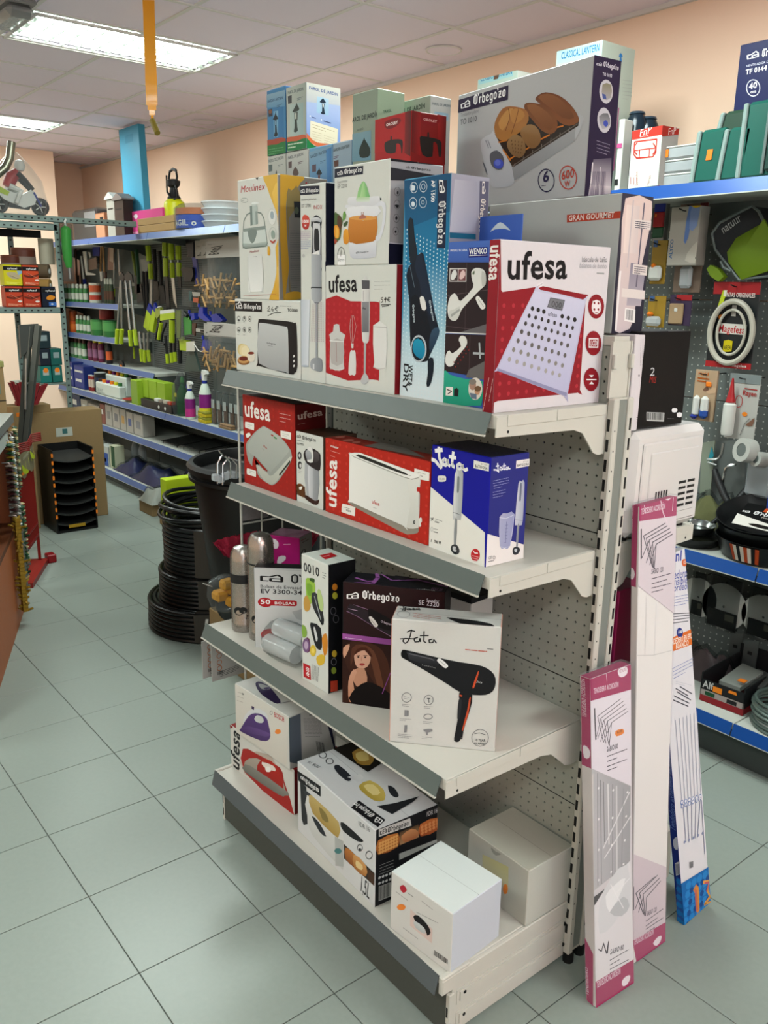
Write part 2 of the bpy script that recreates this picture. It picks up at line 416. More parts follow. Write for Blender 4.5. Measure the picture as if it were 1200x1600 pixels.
b=Vector(o.location); q1=Vector((-1.22, 1.25, 2.687))-b; q2=Vector((-1.167, 1.25, 2.621))-b
g=G(); n=26
for k in range(n):
    a=Vector((0,0,.05)).lerp(q1,k/n); c=Vector((0,0,.05)).lerp(q1,(k+1)/n); wv=Vector((.62,.78,0))*.029; tw=Vector((-.1,.08,0))*.012*math.sin(k*1.3); tw2=Vector((-.1,.08,0))*.012*math.sin((k+1)*1.3)
    if k>n-4: wv=wv*(1-.25*(k-n+4))
    g.add([a-wv+tw,a+wv-tw,c+wv-tw2,c-wv+tw2],[(0,1,2,3)],0,True)
g.build('strip',mat('#e09a1e',.3,coat=.4),o); G().cyl(q1,q2,.015).build('end_cap',mat('8a7a2a',.5),o)
# ================================================================ gondola
WH=mat('cfccc2',.45,0,.03,90); GR=mat('8a918c',.4,.2); DK=mat('575d60',.45); PEG=mat('a9aca2',.55,0,.03,90); BLK=mat('111112',.6)
GX0,GX1=.69,1.88
gd=T('gondola','cream steel gondola shelf unit loaded with boxed small appliances','shelving',(1.285,1.03,0)); GO=Vector((1.285,1.03,0))
def gp(name,m,f,parent=None):
    g=G(GO); f(g); return g.build(name,m,parent or gd,(0,0,0))
def perf(g,x0,x1,z0,z1,y,p,r,th=.004):
    nx,nz=int((x1-x0)/p),int((z1-z0)/p); ox,oz=(x1-x0-nx*p)/2+x0,(z1-z0-nz*p)/2+z0; hp=p/2
    sq=[(1,0),(1,1),(0,1),(-1,1),(-1,0),(-1,-1),(0,-1),(1,-1)]; V=[];F=[]
    for i in range(nx):
        for j in range(nz):
            cx,cz=ox+(i+.5)*p,oz+(j+.5)*p; b=len(V)
            V+=[(cx+a*hp,y,cz+c*hp) for a,c in sq]; R=[(math.cos(k*PI/4),math.sin(k*PI/4)) for k in range(8)]
            V+=[(cx+a*r,y,cz+c*r) for a,c in R]+[(cx+a*r,y+th,cz+c*r) for a,c in R]
            for k in range(8):
                l=(k+1)%8; F.append((b+k,b+l,b+8+l,b+8+k)); F.append((b+8+k,b+8+l,b+16+l,b+16+k))
    g.add(V,F)
    for a,b_,c,d in ((x0,ox,z0,z1),(ox+nx*p,x1,z0,z1),(x0,x1,z0,oz),(x0,x1,oz+nz*p,z1)):
        if b_-a>1e-4 and d-c>1e-4: g.add([(a,y,c),(b_,y,c),(b_,y,d),(a,y,d)],[(0,1,2,3)])
zz=[.2,.5,.86,1.285,1.755]
for k in range(4):
    gp('back_panel',PEG,lambda g:perf(g,GX0+.02,GX1-.005,zz[k]+.0015,zz[k+1]-.0015,1.001,.0295,.0036))
    gp('rear_panel',PEG,lambda g:g.box((GX0+.02,1.055,zz[k]+.0015),(GX1-.005,1.06,zz[k+1]-.0015)))
gp('cavity_shade',BLK,lambda g:g.box((GX0+.02,1.02,.2),(GX1-.006,1.03,1.75)))  # black sheet between the panels, put in as the shade of the cavity
gp('top_cap',WH,lambda g:g.box((GX0+.02,1.0,1.755),(GX1-.006,1.06,1.776)))
for X in (GX0-.015,GX1):
    up=gp('upright',WH,lambda g:(g.box((X,.985,.03),(X+.022,1.006,1.63),0,.003),g.box((X,1.042,.03),(X+.022,1.063,1.63),0,.003),g.box((X,1.006,.03),(X+.015,1.042,1.63),0,0),
       g.box((X,.985,1.63),(X+.003,.99,1.765)),g.box((X,1.058,1.63),(X+.003,1.063,1.765)),g.box((X-.004,.985,1.63),(X,1.063,1.765)),
       g.box((X,.985,1.70),(X+.012,.996,1.735),0,.002),g.box((X,1.052,1.70),(X+.012,1.063,1.735),0,.002)))
    gp('channel',GR,lambda g:g.box((X+.0152,1.0075,.04),(X+.0165,1.0405,1.626)),up)
    def slots(g):
        z=.1
        while z<1.6:
            g.box((X+.0221,.991,z),(X+.0226,.994,z+.004)); g.box((X+.0221,1.0,z+.02),(X+.0226,1.0025,z+.022)) if 0 else None
            g.box((X+.0221,1.049,z),(X+.0226,1.056,z+.03)); g.box((X+.004,.9843,z),(X+.012,.985,z+.03)); z+=.05
    tag(gp('slots',BLK,slots,up),kind='stuff')
    gp('foot',BLK,lambda g:(g.cyl((X+.011,1.0,0),(X+.011,1.0,.03),.016),g.cyl((X+.011,1.05,0),(X+.011,1.05,.03),.016)))
def shelf(z,y0,y1,name,fr,near=GX1):
    """deck, folded side strip, price rail and the two profiled brackets"""
    s=1 if y1>y0 else -1
    sh=gp(name,WH,lambda g:g.box((GX0,y0+s*.004,z-.03),(GX1-.006,y1,z),0,.002))
    gp('front_edge',WH,lambda g:g.box((GX0,y0,z-.028),(GX1-.004,y0+s*.006,z+.0015),0,.001),sh)
    def br(g,X):
        D_=abs(y1-y0); P=[(y0-s*.002,z-.002),(y0-s*.002,z-.046),(y0+s*D_*.66,z-.052),(y0+s*D_*.74,z-.062),(y0+s*D_*.80,z-.088),(y0+s*D_*.86,z-.115),(y0+s*D_*.91,z-.122),(y1-s*.012,z-.12),(y1-s*.012,z-.004)]
        g.prism(P,0,X,X+.004)
        g.box((X+.0,y1-s*.014,z-.125),(X+.003,y1+s*.0,z+.004))
    for X in (GX0-.006,GX1-.004): 
        b=gp('bracket',WH,lambda g:br(g,X),sh)
        if X>1:
            gp('edge_strip',WH,lambda g:(g.box((X+.004,y0+s*.03,z-.024),(X+.006,y0+s*abs(y1-y0)*.49,z+.001),0,.0006),g.box((X+.004,y0+s*abs(y1-y0)*.495,z-.024),(X+.006,y1-s*.02,z+.001),0,.0006)),b)
            gp('screw',BLK,lambda g:g.cyl((X+.004,y0+s*.034,z-.036),(X+.0048,y0+s*.034,z-.036),.0034,n=8),b)
    if fr:
        gp('price_rail',fr,lambda g:g.slab([(GX0-.006,y0-s*.002,z+.004),(GX1-.016,y0-s*.002,z+.004),(GX1-.016,y0-s*.02,z-.041),(GX0-.006,y0-s*.02,z-.041)],(0,-s*.0025,.002)),sh)
        gp('rail_lip',WH,lambda g:g.box((GX0-.006,y0-s*.025,z-.044),(GX1-.016,y0-s*.019,z-.04)),sh)
    return sh
RL=mat('5c6764',.38,.0,.02,50,.04)
shelf(1.615,.605,1.0,'shelf',RL); shelf(1.245,.608,1.0,'shelf',RL)
s3=shelf(.77,.497,1.0,'shelf',RL)
bs=gp('base_shelf',WH,lambda g:g.box((GX0,.512,.18),(GX1-.006,1.0,.207),0,.002))
gp('price_rail',DK,lambda g:g.slab([(GX0-.006,.508,.211),(GX1-.012,.508,.211),(GX1-.012,.494,.158),(GX0-.006,.494,.158)],(0,-.0025,.002)),bs)
gp('front_edge',WH,lambda g:g.box((GX0,.509,.195),(GX1-.004,.516,.2095)),bs)
gp('deck_seam',GR,lambda g:g.box((GX1-.2,.52,.2071),(GX1-.198,.99,.2073)),bs)
gp('kick_panel',mat('4c4d47',.5,.1),lambda g:g.box((GX0+.005,.533,.012),(GX1-.01,.537,.18),0,.001))
def sidepanel(g,X):
    P=[]
    g.box((X,.545,.015),(X+.012,.998,.205),0,.002)
    for z0,z1 in ((.03,.075),(.1,.145)):
        g.prism([(.56,z0),(.985,z0),(.985,z1),(.56,z1)],0,X+.011,X+.014); g.prism([(.57,z0+.008),(.975,z0+.008),(.975,z1-.008),(.57,z1-.008)],0,X+.0139,X+.0175)
    g.box((X,.505,.158),(X+.016,.60,.212),0,.003); g.box((X+.011,.505,.165),(X+.017,.99,.205),0,.003)
for X in (GX0-.012,GX1-.012):
    sp=gp('side_panel',WH,lambda g:sidepanel(g,X)); tag(gp('screws',BLK,lambda g:[g.cyl((X+.012,yy,zz_),(X+.0186,yy,zz_),.005,n=8) for yy in (.585,.98) for zz_ in (.06,.13)],sp),kind='stuff')
    gp('front_leg',WH,lambda g:(g.box((X,.534,.0),(X+.014,.552,.142),0,.002)))
    tag(gp('leg_slots',BLK,lambda g:[g.box((X+.003,.5335,z_),(X+.009,.534,z_+.03)) for z_ in (.02,.07)],sp),kind='stuff')
# rear side of the gondola
shelf(1.245,1.43,1.064,'shelf',RL); shelf(.77,1.5,1.064,'shelf',RL)
gp('rear_base',WH,lambda g:g.box((GX0,1.064,.02),(GX1-.006,1.53,.207),0,.002))
gp('rear_top_shelf',WH,lambda g:g.box((GX0,1.066,1.52),(1.44,1.42,1.54),0,.002))
# ---------------------------------------------------------------- boxed goods
carton('toaster','toaster_box','white toaster box with a black logo strip, at the left end of the top shelf','box',None,[0.6495, 0.655, 1.615, 0.3838, 0.2, 0.2253, 0.0],'d9dcd6','d9dcd6','d9dcd6',{'F':'''p 15151a 4 436 341 438 339 378 1 375
h ffffff 4 435 27 389 102 391
t ffffff o 114 393 328 394 0 30 "Orbegozo"
l 333333 4 404 399 425 416 434 404 405 385 437 386
l 333333 4 466 412 450 395 467 386 478 396 456 398
l 333333 4 529 413 504 413 496 397 520 388
l 333333 4 489 403 516 404
l 333333 4 409 358 474 376 559 383
k 9a9a9a 1 3 547 419 742 418 0 -9
t 222222 b 632 390 742 390 0 16 "TO3060"
r 555555 48 328 19 1 -1 -16 3
r 555555 120 330 18 1 -1 -16 3
r 555555 189 332 18 1 0 -16 3
r 555555 45 259 19 1 -1 -16 3
r 555555 118 262 18 1 -1 -16 3
r 555555 187 265 18 1 0 -16 3
e 444444 48 320 8 0 0 -6
e 444444 120 334 8 0 0 -8
e 444444 189 330 8 0 0 -6
e 444444 45 255 15 1 0 -5
e 444444 118 260 10 0 0 -8
e 444444 187 264 10 0 0 -6
k aaaaaa 1 3 30 303 72 303 0 -10
k aaaaaa 1 3 103 305 144 305 0 -10
k aaaaaa 1 3 27 228 69 228 0 -10
k aaaaaa 1 3 100 230 141 230 0 -10
e d9c58a 81 135 58 4 -1 -38
e e8d9a8 107 132 61 4 -1 -38
e efe3bb 128 127 53 3 -1 -34
e 8a5a30 101 66 82 6 -1 -28
e c89a60 101 73 74 5 -1 -24
e 6a1f14 99 78 58 4 0 -14
s e8e0d0 152 117 199 130 244 123 237 76 193 64 157 75
e 7a2a18 198 120 40 3 0 -9
s 15161a 307 329 338 336 635 333 704 325 729 308 735 80 700 36 647 25 285 47 276 64 291 309
sg c9cccd a4a8aa v 314 310 351 313 599 302 630 293 637 249 637 42 603 34 292 63 298 290
t 303030 b 391 190 497 189 0 9 "Orbegozo"
k 666666 1 2 404 178 479 177 0 -8
p e8e8e8 691 139 708 144 708 131 690 126
p e8e8e8 690 110 708 115 707 102 690 97
p e8e8e8 690 82 707 87 707 74 690 69'''})
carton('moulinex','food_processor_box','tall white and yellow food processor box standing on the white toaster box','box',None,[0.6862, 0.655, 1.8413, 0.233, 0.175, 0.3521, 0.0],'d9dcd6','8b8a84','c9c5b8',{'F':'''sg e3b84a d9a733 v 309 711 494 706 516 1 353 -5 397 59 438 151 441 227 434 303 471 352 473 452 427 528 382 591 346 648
sg f2c95a e0ae3c v 406 604 495 657 503 401 475 372 458 477
sg ecc05a d4a234 v 447 187 510 177 514 36 422 29 440 101
t b8202a s 35 632 324 630 0 38 "Moulinex"
r a9b4ae 83 586 43 -3 0 -13 4
k 9aa8a2 1 3 51 586 115 586 0 -5
s cfdad6 59 405 52 314 72 303 325 310 342 325 327 392 322 412
l 6f807a 7 59 405 71 468 112 503 165 510
l 6f807a 7 217 511 279 500 310 468 322 412
p b8c5c1 148 548 216 550 237 543 240 441 151 433
p 7b8a86 148 548 175 547 177 438 151 434
p 95a39f 212 514 236 515 237 441 214 439
e e8eeec 211 561 43 -2 0 -7
e c8d2ce 195 551 31 -2 0 -5
p 8b9994 65 421 327 427 327 407 65 402
s 7f8d88 114 408 220 410 215 369 179 333 142 345
sg b9c6c1 7d8b86 v 55 336 179 328 339 338 343 317 320 307 72 304 52 312
l 5f6f69 5 54 400 52 314 83 304 325 310 342 325 328 407
t a83040 s 133 275 245 281 -1 14 "Moulinex"
sg d9dcda f0f2f0 v 111 252 149 263 254 262 280 251 290 56 270 48 132 44 110 52
l b9bdba 4 111 252 108 148 132 44
l b9bdba 4 280 251 294 124 270 45
l c2c6c2 3 116 47 121 36
l c2c6c2 3 275 51 285 40
l 777777 2 176 252 218 254
s e3e6e2 360 476 374 509 403 517 438 508 446 473 430 434 401 427 366 441
r c2c8c2 402 472 44 -2 1 -45 3
e 9fb0b8 404 482 21 -1 1 -23
r c2c8c2 408 369 44 -1 1 -45 3
e 93a59c 410 374 22 -1 1 -25
s b04a3a 374 345 409 336 442 346 424 326 394 326
sg e0b040 d49a28 v 347 304 360 309 373 301 374 261 361 256 346 264
l b04040 2 45 19 432 33
e 303030 468 472 4 0 0 -5
e 303030 471 366 4 0 0 -5
p 303030 223 703 259 702 242 688''',
'R':'''sg dcae3e b98f30 v 18 711 183 704 158 670 133 637 96 623 60 574 56 466 64 296 72 197 55 98 30 0
sg 9a8a5a 7f7350 v 60 600 96 618 155 613 161 39 74 31 75 197
sg 8b8a86 7a7a78 v 74 468 157 463 161 59 80 60
k 55565a 26 2 81 397 154 400 0 -13
p 2c2f33 109 562 156 564 157 474 114 473
e 5f6a5a 128 513 15 1 0 -20
s c99c34 44 35 104 52 161 44 161 10 45 1
e b02028 197 671 6 1 0 -5
l d8d8c8 2 221 681 224 653'''})
carton('bt2700','blender_box','tall narrow white hand blender box with a navy logo strip beside the toaster box','box',None,[1.0366, 0.655, 1.615, 0.122, 0.1, 0.5372, 0.0],'d9dcd6','1d2034','d9dcd6',{'F':'''p 16182e 0 1071 192 1060 192 1018 0 1024
h ffffff 6 1056 10 1034 49 1033
t ffffff o 59 1034 183 1029 1 20 "Orbegozo"
t 777777 n 15 994 162 989 0 11 "Batidora pulsadora"
t 666666 n 15 957 107 955 0 18 "BT 2700"
t b5303a n 131 943 218 939 1 20 "INOX"
sg d8503e b02a28 v 51 919 87 905 95 878 83 847 52 839 23 854 17 885 27 911
t ffffff b 18 876 88 874 1 16 "1000"
t ffffff b 42 856 63 855 0 11 "W"
k 9a6aa0 5 2 4 834 108 830 0 -11
k 6a7ab0 5 2 4 779 108 777 0 -10
k aaaaaa 4 1 4 735 105 734 0 -10
e bbbbbb 32 700 14 -1 0 -10
sg b9bcc2 d8dade v 113 716 125 720 202 716 212 708 213 628 209 526 214 483 194 450 137 441 107 480 111 528 114 632
s 2c3038 119 893 155 910 179 905 206 890 214 871 209 854 203 837 120 844 111 872
sg e2e4e8 9aa0a8 v 119 896 163 900 202 890 210 872 115 880
s 23272e 124 852 135 878 195 873 207 845 210 706 202 665 126 665 113 716
sg d5d7db a9adb3 v 128 857 144 869 183 865 199 850 198 666 167 656 130 664
s 1e2126 142 833 164 840 184 829 189 730 166 720 141 733
p f0f0ee 121 711 182 726 188 703 127 682
l 888888 1 134 697 174 710
p 555a62 116 628 212 633 212 619 116 615
p 4a4f57 150 654 183 653 186 450 153 446
p 23262b 107 531 213 533 213 522 107 519
t e8e8e8 n 126 622 203 625 0 8 "Orbegozo"
g b9bec4 8d9298 h 111 708 207 702 211 461 185 448 140 449 112 462
p 2f343a 109 532 210 532 210 524 109 525
p 6c7178 134 449 185 448 173 438 152 438
g a7acb3 7d838a h 152 444 173 444 171 144 150 142
sg a4aab0 858b92 h 97 114 125 137 190 144 217 128 215 72 168 65 100 78
p d8dade 122 104 138 105 138 75 122 74
g c3cbd6 dfe5ec h 3 459 97 462 78 84 3 83
l 9fa9b8 2 6 459 7 84
l 9fa9b8 2 94 460 78 86
e aeb8c6 41 86 37 2 0 -6
d b8a0a8 3 8 22 125 436 226 448 104 233 230 237''',
'R':'''p 23263a -5 666 64 670 53 618 -1 615'''})
carton('ublender','blender_box','white and red hand blender box marked 59 euros under the juicer box','box',None,[1.1601, 0.655, 1.615, 0.305, 0.12, 0.3216, 0.0],'d9dcd6','8a1c24','d9dcd6',{'F':'''s b3202a 2 467 234 460 445 462 477 456 484 442 487 92 475 68 429 64 5 65
d c23038 9 9 11 30 441 452 441 30 92 455 89
t 15151a u 29 505 294 513 -3 85 "ufesa"
k 9a9a9a 3 2 436 561 567 564 0 -19
l 222222 4 510 484 493 480 495 474 510 472 503 460 493 461
l 222222 4 530 484 520 473 535 473 533 484 528 459
l 222222 4 567 484 552 484 545 471 565 464
l 222222 4 543 474 562 475
l 222222 4 496 447 573 451
l 222222 4 503 439 558 445
s cfcfcd 81 331 131 335 138 299 188 282 174 249 175 120 180 103 133 85 67 90 41 102 49 243 37 277 74 296
s b9b5b3 55 243 167 249 165 128 58 122
l e8e8e6 5 43 243 173 246
l 8a3a3a 3 103 237 108 133
l d8d8d8 5 41 102 96 86 180 103
l cfc7c4 2 242 387 236 328 245 240
l cfc7c4 2 251 387 253 245
l cfc7c4 2 262 388 285 330 258 241
l cfc7c4 2 235 370 228 320 242 244
p d4d4d2 242 240 264 241 262 216 246 215
s dededc 232 193 258 203 282 194 286 81 253 74 219 78
sg e6e6e4 c9c9c8 h 333 565 394 561 402 310 388 252 351 250 336 307
p 55555a 331 569 397 567 397 525 335 524
g 8f8f94 6d6d73 v 336 459 396 460 397 306 339 303
t 303036 b 339 423 368 420 1 12 "ufesa"
l 777777 3 346 516 347 464
p b5b5b5 356 250 375 251 373 92 357 90
s c2c4c6 357 89 378 90 403 60 366 32 328 45
s e4e4e2 433 342 542 343 543 146 538 129 486 120 438 130 446 155
l bdbdbb 4 435 336 542 336
l bdbdbb 4 438 130 486 122 538 132'''})
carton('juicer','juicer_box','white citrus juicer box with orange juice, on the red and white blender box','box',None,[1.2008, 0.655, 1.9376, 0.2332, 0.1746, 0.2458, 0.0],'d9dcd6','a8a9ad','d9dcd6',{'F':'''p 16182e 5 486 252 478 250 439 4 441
h ffffff 27 472 31 451 77 451
t ffffff o 90 453 241 452 0 23 "Orbegozo"
t 9a9a9a n 29 412 120 413 0 13 "Exprimidor"
t 666666 n 30 387 115 386 0 19 "EP 2210"
sg 9ad08a 7fbf7a h 204 330 209 358 232 391 253 405 275 391 297 351 307 309 204 313
sg b9e0a4 9ad08a h 229 315 239 369 256 403 270 360 274 308
sg b7d8a4 dfe8e0 v 197 331 306 326 307 304 198 310
sg e9eaee d5d7dd v 122 326 135 336 197 334 198 312 307 304 306 326 376 326 391 316 383 290 308 281 199 289 129 300
s e3e5ea 104 300 129 300 199 287 308 280 377 287 375 270 320 256 199 264 130 279 98 290
sg eef0f4 e2e4ea v 123 287 378 277 368 230 138 236
sg d58a3c b8701f v 136 236 256 215 368 233 365 121 336 112 204 104 141 115
e e0a050 254 229 112 -6 0 -12
l a06a50 5 242 258 243 230
l a06a50 5 256 257 258 229
s b07060 219 228 249 247 285 231 262 226
s dfe2ea 366 288 400 302 431 290 442 259 434 196 416 146 394 117 365 114 362 135 390 147 409 187 418 247 406 278 372 277
sg e4e6ec c9ccd6 v 141 113 204 102 336 110 366 118 367 46 339 33 206 30 147 44
h 444444 196 66 198 55 221 57
t 444444 o 227 56 305 61 -1 8 "Orbegozo"
p 222222 393 316 402 315 400 305 394 306
s 4f6a3a 4 262 27 264 60 248 80 221 71 196 57 136 11 114 6 114
s 5a3a28 34 253 64 240 71 200 40 144 29 199
s 6fa04a 79 225 82 261 98 270 109 252 101 231
s 3f5a3a 87 210 113 220 126 215 107 195 88 196
s e89a28 3 200 29 204 49 183 47 143 24 137 5 149
s f2b84a 16 192 39 184 40 147 20 144
sg f0a838 d88a20 v 88 174 127 176 134 113 89 111
s b04a30 5 138 31 126 18 112 6 111
r 444444 68 38 35 -1 2 -54 3
p fafafa 36 0 103 0 102 52 34 53
t 222222 i 53 44 74 46 -3 32 "1"
t 222222 i 36 19 93 20 -1 17 "litro"''',
'R':'''p 16161e 3 496 386 505 381 491 2 479
p 2a2a32 3 451 363 440 359 416 4 392
h 222222 98 467 101 456 124 456
t 222222 o 134 457 263 458 0 10 "Orbegozo"
r 5a5a60 47 344 19 2 1 -20 2
r 5a5a60 47 284 19 2 1 -20 2
r 5a5a60 44 219 18 1 1 -19 2
r 5a5a60 41 159 17 1 1 -19 2
s 26262a 31 281 60 282 49 267
e 26262a 44 220 7 1 0 -9
e 26262a 41 156 6 0 0 -7
e 26262a 49 339 5 1 0 -8
p 16182e -3 99 93 99 89 1 -2 -1
l ddddee 3 -1 101 89 100'''})
carton('ap1500','vacuum_box','tall teal hand vacuum box with dotted pattern','box',None,[1.4705, 0.67, 1.615, 0.1664, 0.1221, 0.5187, 0.0],'4f9cc0','8f90a0','2c5a78',{'F':'''g 0e5f8c 1c7fae v -6 1032 328 1040 327 646 25 650
g 1c7fae a9d3e4 v 25 650 337 646 333 361 8 311
g a9d3e4 e4eef2 v 8 311 333 361 332 -1 -5 -1
d d8eef6 4 13 40 31 806 329 700 13 17 326 17
g 0c4f78 0e5f8c v -6 1032 328 1040 330 873 14 807
p 16233f 244 1012 305 1010 309 711 249 716
t ffffff o 256 922 256 729 45 0 "Orbegozo"
h ffffff 290 1010 249 1015 256 959
t ffffff b 199 1016 201 920 23 1 "AP 1500"
k 9fc4d8 1 2 230 1017 230 878 10 -1
r dfeaf2 74 995 26 -2 1 -24 3
r dfeaf2 142 994 26 -2 1 -24 3
r dfeaf2 71 925 27 -2 1 -25 3
r dfeaf2 142 924 26 -2 1 -24 3
p dfeaf2 56 1010 84 1001 80 982 55 983
r dfeaf2 142 994 13 -1 1 -12 3
e dfeaf2 71 921 13 -1 1 -12
r dfeaf2 142 924 10 -1 0 -8 3
s 12202e 38 847 72 853 89 769 115 677 60 650 44 749
s 0f1b2b 71 650 142 698 172 648 249 423 280 352 285 316 226 218 205 187 137 186 76 254 62 462 33 593
s 16263c 94 635 142 694 249 423 223 393 157 485 131 564
l 5a7080 4 61 632 97 535
s 0b1420 72 484 147 478 232 321 205 194 114 188 75 276
sg 33506a 1c3046 v 234 336 277 352 285 316 228 229 217 284
s e8e8e4 137 486 168 491 189 437 158 430
e b8c4cc 140 243 59 3 3 -66
e 0b1420 138 242 50 3 3 -57
sg 1c9cc0 0f7fa8 v 109 286 161 285 189 238 171 199 125 204 94 240
t cfdfe8 b 84 453 97 367 14 2 "Orbegozo"
t cfdfe8 b 205 475 240 379 12 4 "Orbegozo"
s 131f2c 211 195 249 205 255 146 239 84 217 61 205 78 214 135
t 10161c b 68 158 65 53 31 -1 "WET&"
t 10161c b 32 167 25 26 36 -2 "DRY"''',
'R':'''g a3a3b2 8a8a9c v -2 1037 243 1038 258 739 -1 726
g b9b8c4 9c9cab h 21 1012 164 1014 168 794 0 784
p 5d5d73 179 1019 239 1022 249 798 188 798
h ece6e0 219 1019 196 1018 197 965
t e6ddd2 o 194 944 188 791 30 -1 "Orbegozo"
p 1f5f7c 1 781 168 783 170 759 2 757'''})
carton('wenko','grab_rail_box','narrow box with a white suction grab rail on dark tiles, beside the scale box','box',None,[1.641, 0.665, 1.615, 0.1332, 0.1, 0.3684, 0.0],'3f62b4','2c2126','3f62b4',{'F':'''g 4a6fc0 3f62b4 v 1 737 269 739 276 650 -5 651
t ffffff n 13 696 124 696 0 9 "MODEL SICURIA"
p 1c2478 133 710 251 710 255 668 136 666
t ffffff b 138 681 250 682 0 24 "WENKO"
l ffffff 2 139 675 252 676
p 2c2126 -5 649 276 645 286 338 -3 331
l 5a4a4e 3 1 500 284 528
l 5a4a4e 2 125 645 131 337
l 5a4a4e 3 3 360 184 353
p 6a666a 95 335 278 380 281 337 85 334
l e8e8e8 5 -3 331 272 336
p e0dcd8 13 622 125 621 127 562 15 562
p 4a3a3e 18 617 69 618 70 566 19 566
p 7a4a4e 73 617 121 618 123 566 74 566
s e8eae8 23 575 32 606 52 615 64 595 44 572
s e8c8c8 80 577 88 604 108 613 119 593 100 574
s e8e8e4 165 566 157 605 185 622 232 615 250 589 250 551 224 532 197 513 128 460 99 432 81 398 50 386 17 403 9 452 23 494 53 511 75 493 96 477 172 536
s c9cac6 223 609 250 589 250 551 228 545
s d5d6d2 21 431 57 439 93 453 81 398 50 386 17 403
s 6a7a66 167 604 178 610 177 594 165 595
p a8aaa8 32 414 88 442 97 436 38 403
s f2f2ee 195 497 212 500 255 461 247 445 226 446 194 484
l 8a8a8a 2 209 487 246 454
p 2f2226 -3 325 272 332 273 140 -5 151
p 6c6868 167 171 272 216 274 133 149 134
l 5a4a4e 2 166 328 170 129
s e8e8e4 92 300 106 321 137 317 149 293 135 268 81 217 62 183 29 174 6 193 10 230 31 250 53 237 109 273
d 8a2a28 4 6 2 66 198 150 272 78 177 161 259
l b8bcc0 10 228 294 237 227
l b8bcc0 10 192 247 260 249
sg 2fae90 1f9478 v -5 151 42 137 149 126 260 125 258 14 0 -1
p f0ece6 18 78 65 80 66 39 17 36
l 222222 5 24 66 58 60 31 44
p 1c1c20 74 74 105 74 104 40 74 39
e 2a1c18 90 74 6 1 0 -6
e e8ded4 215 87 45 6 4 -51
e b08a78 197 103 22 3 2 -24
e 8a8078 196 117 24 3 1 -13
e c89878 229 78 18 2 1 -18
e 7a5a40 231 89 21 3 1 -13
p 6a7a90 179 65 225 64 227 39 191 41'''})
carton('scale','bathroom_scale_box','red and white bathroom scale box at the near end of the top shelf','box',None,[1.8141, 0.624, 1.615, 0.03, 0.374, 0.3661, 0.0],'8a1a26','ddd6da','ddd6da',{'F':'''g 98202c 7f1722 v 0 732 60 733 67 1 0 0
t f0ece8 u 5 712 3 565 64 0 "ufesa"
k d8a8a8 2 3 31 155 4 5 24 -2''',
'R':'''g 98202c 861a26 v 0 733 18 527 37 509 557 510 587 488 594 74 572 58 2 55 1 0 4 507
s 8f1d28 -2 40 3 517 556 518 587 504 587 467 588 80 571 61 30 55 3 39
g 8f1d28 86202c v 18 527 15 332 7 2 1 2 0 731
d b3303c 10 11 9 -19 463 571 466 -21 81 567 92
t 17171b u 45 574 445 586 -3 111 "ufesa"
t 6a6a6e n 539 660 725 665 -1 24 "báscula de baño"
t b0aeb2 n 524 633 725 635 0 24 "balança de banho"
k aaaaaa 1 7 654 613 724 612 2 -10
p e6e0e4 232 551 282 568 287 550 237 534
l 999999 2 243 544 277 558
sg c7c6dc adabca v 224 524 266 532 567 492 587 477 504 54 476 50 25 187 17 203
g cdcce2 b9b8d6 v 230 526 581 486 498 63 24 199
p 8f8fb0 17 199 498 63 497 46 18 187
p 5c5c66 336 500 438 489 423 441 318 457
p 77787e 340 496 432 487 419 447 324 459
t 3a3a40 n 345 460 417 451 3 26 "000"
t 6a6a78 u 326 420 390 413 2 18 "ufesa"
e 2f2b2a 221 451 11 0 1 -10
e 2f2b2a 260 445 12 0 1 -10
e 2f2b2a 298 438 12 0 1 -10
e 2f2b2a 426 417 12 0 1 -10
e 2f2b2a 470 409 12 0 1 -10
e 2f2b2a 517 401 13 0 1 -11
d 3a3534 10 8 1 202 420 506 364 202 420 506 364
d 4a4544 10 8 1 182 387 492 327 182 387 492 327
d 5c5654 11 8 1 160 352 479 284 160 352 479 284
d 6c6664 11 8 1 139 313 464 239 139 313 464 239
d 8a8680 11 8 1 114 275 451 193 114 275 451 193
d a5a19c 11 8 1 90 234 435 149 90 234 435 149
e 8f1d28 668 461 60 2 8 -56
e 8f1d28 669 290 60 0 9 -58
e 8f1d28 674 117 58 -1 8 -57
r f0e8ea 670 458 33 1 5 -30 7
p f0e8ea 638 487 693 487 698 435 642 436
e 8f1d28 652 477 7 0 1 -6
e 8f1d28 682 476 7 0 1 -6
e 8f1d28 655 447 7 0 1 -6
e 8f1d28 685 447 7 0 1 -6
p f0e8ea 630 315 704 313 707 267 634 269
p 8f1d28 638 308 696 307 698 273 639 276
t f0e8ea b 645 279 696 278 0 24 "LCD"
p f0e8ea 635 122 713 118 714 112 636 116
p f0e8ea 652 140 690 138 673 126
p f0e8ea 659 95 696 93 676 108'''})
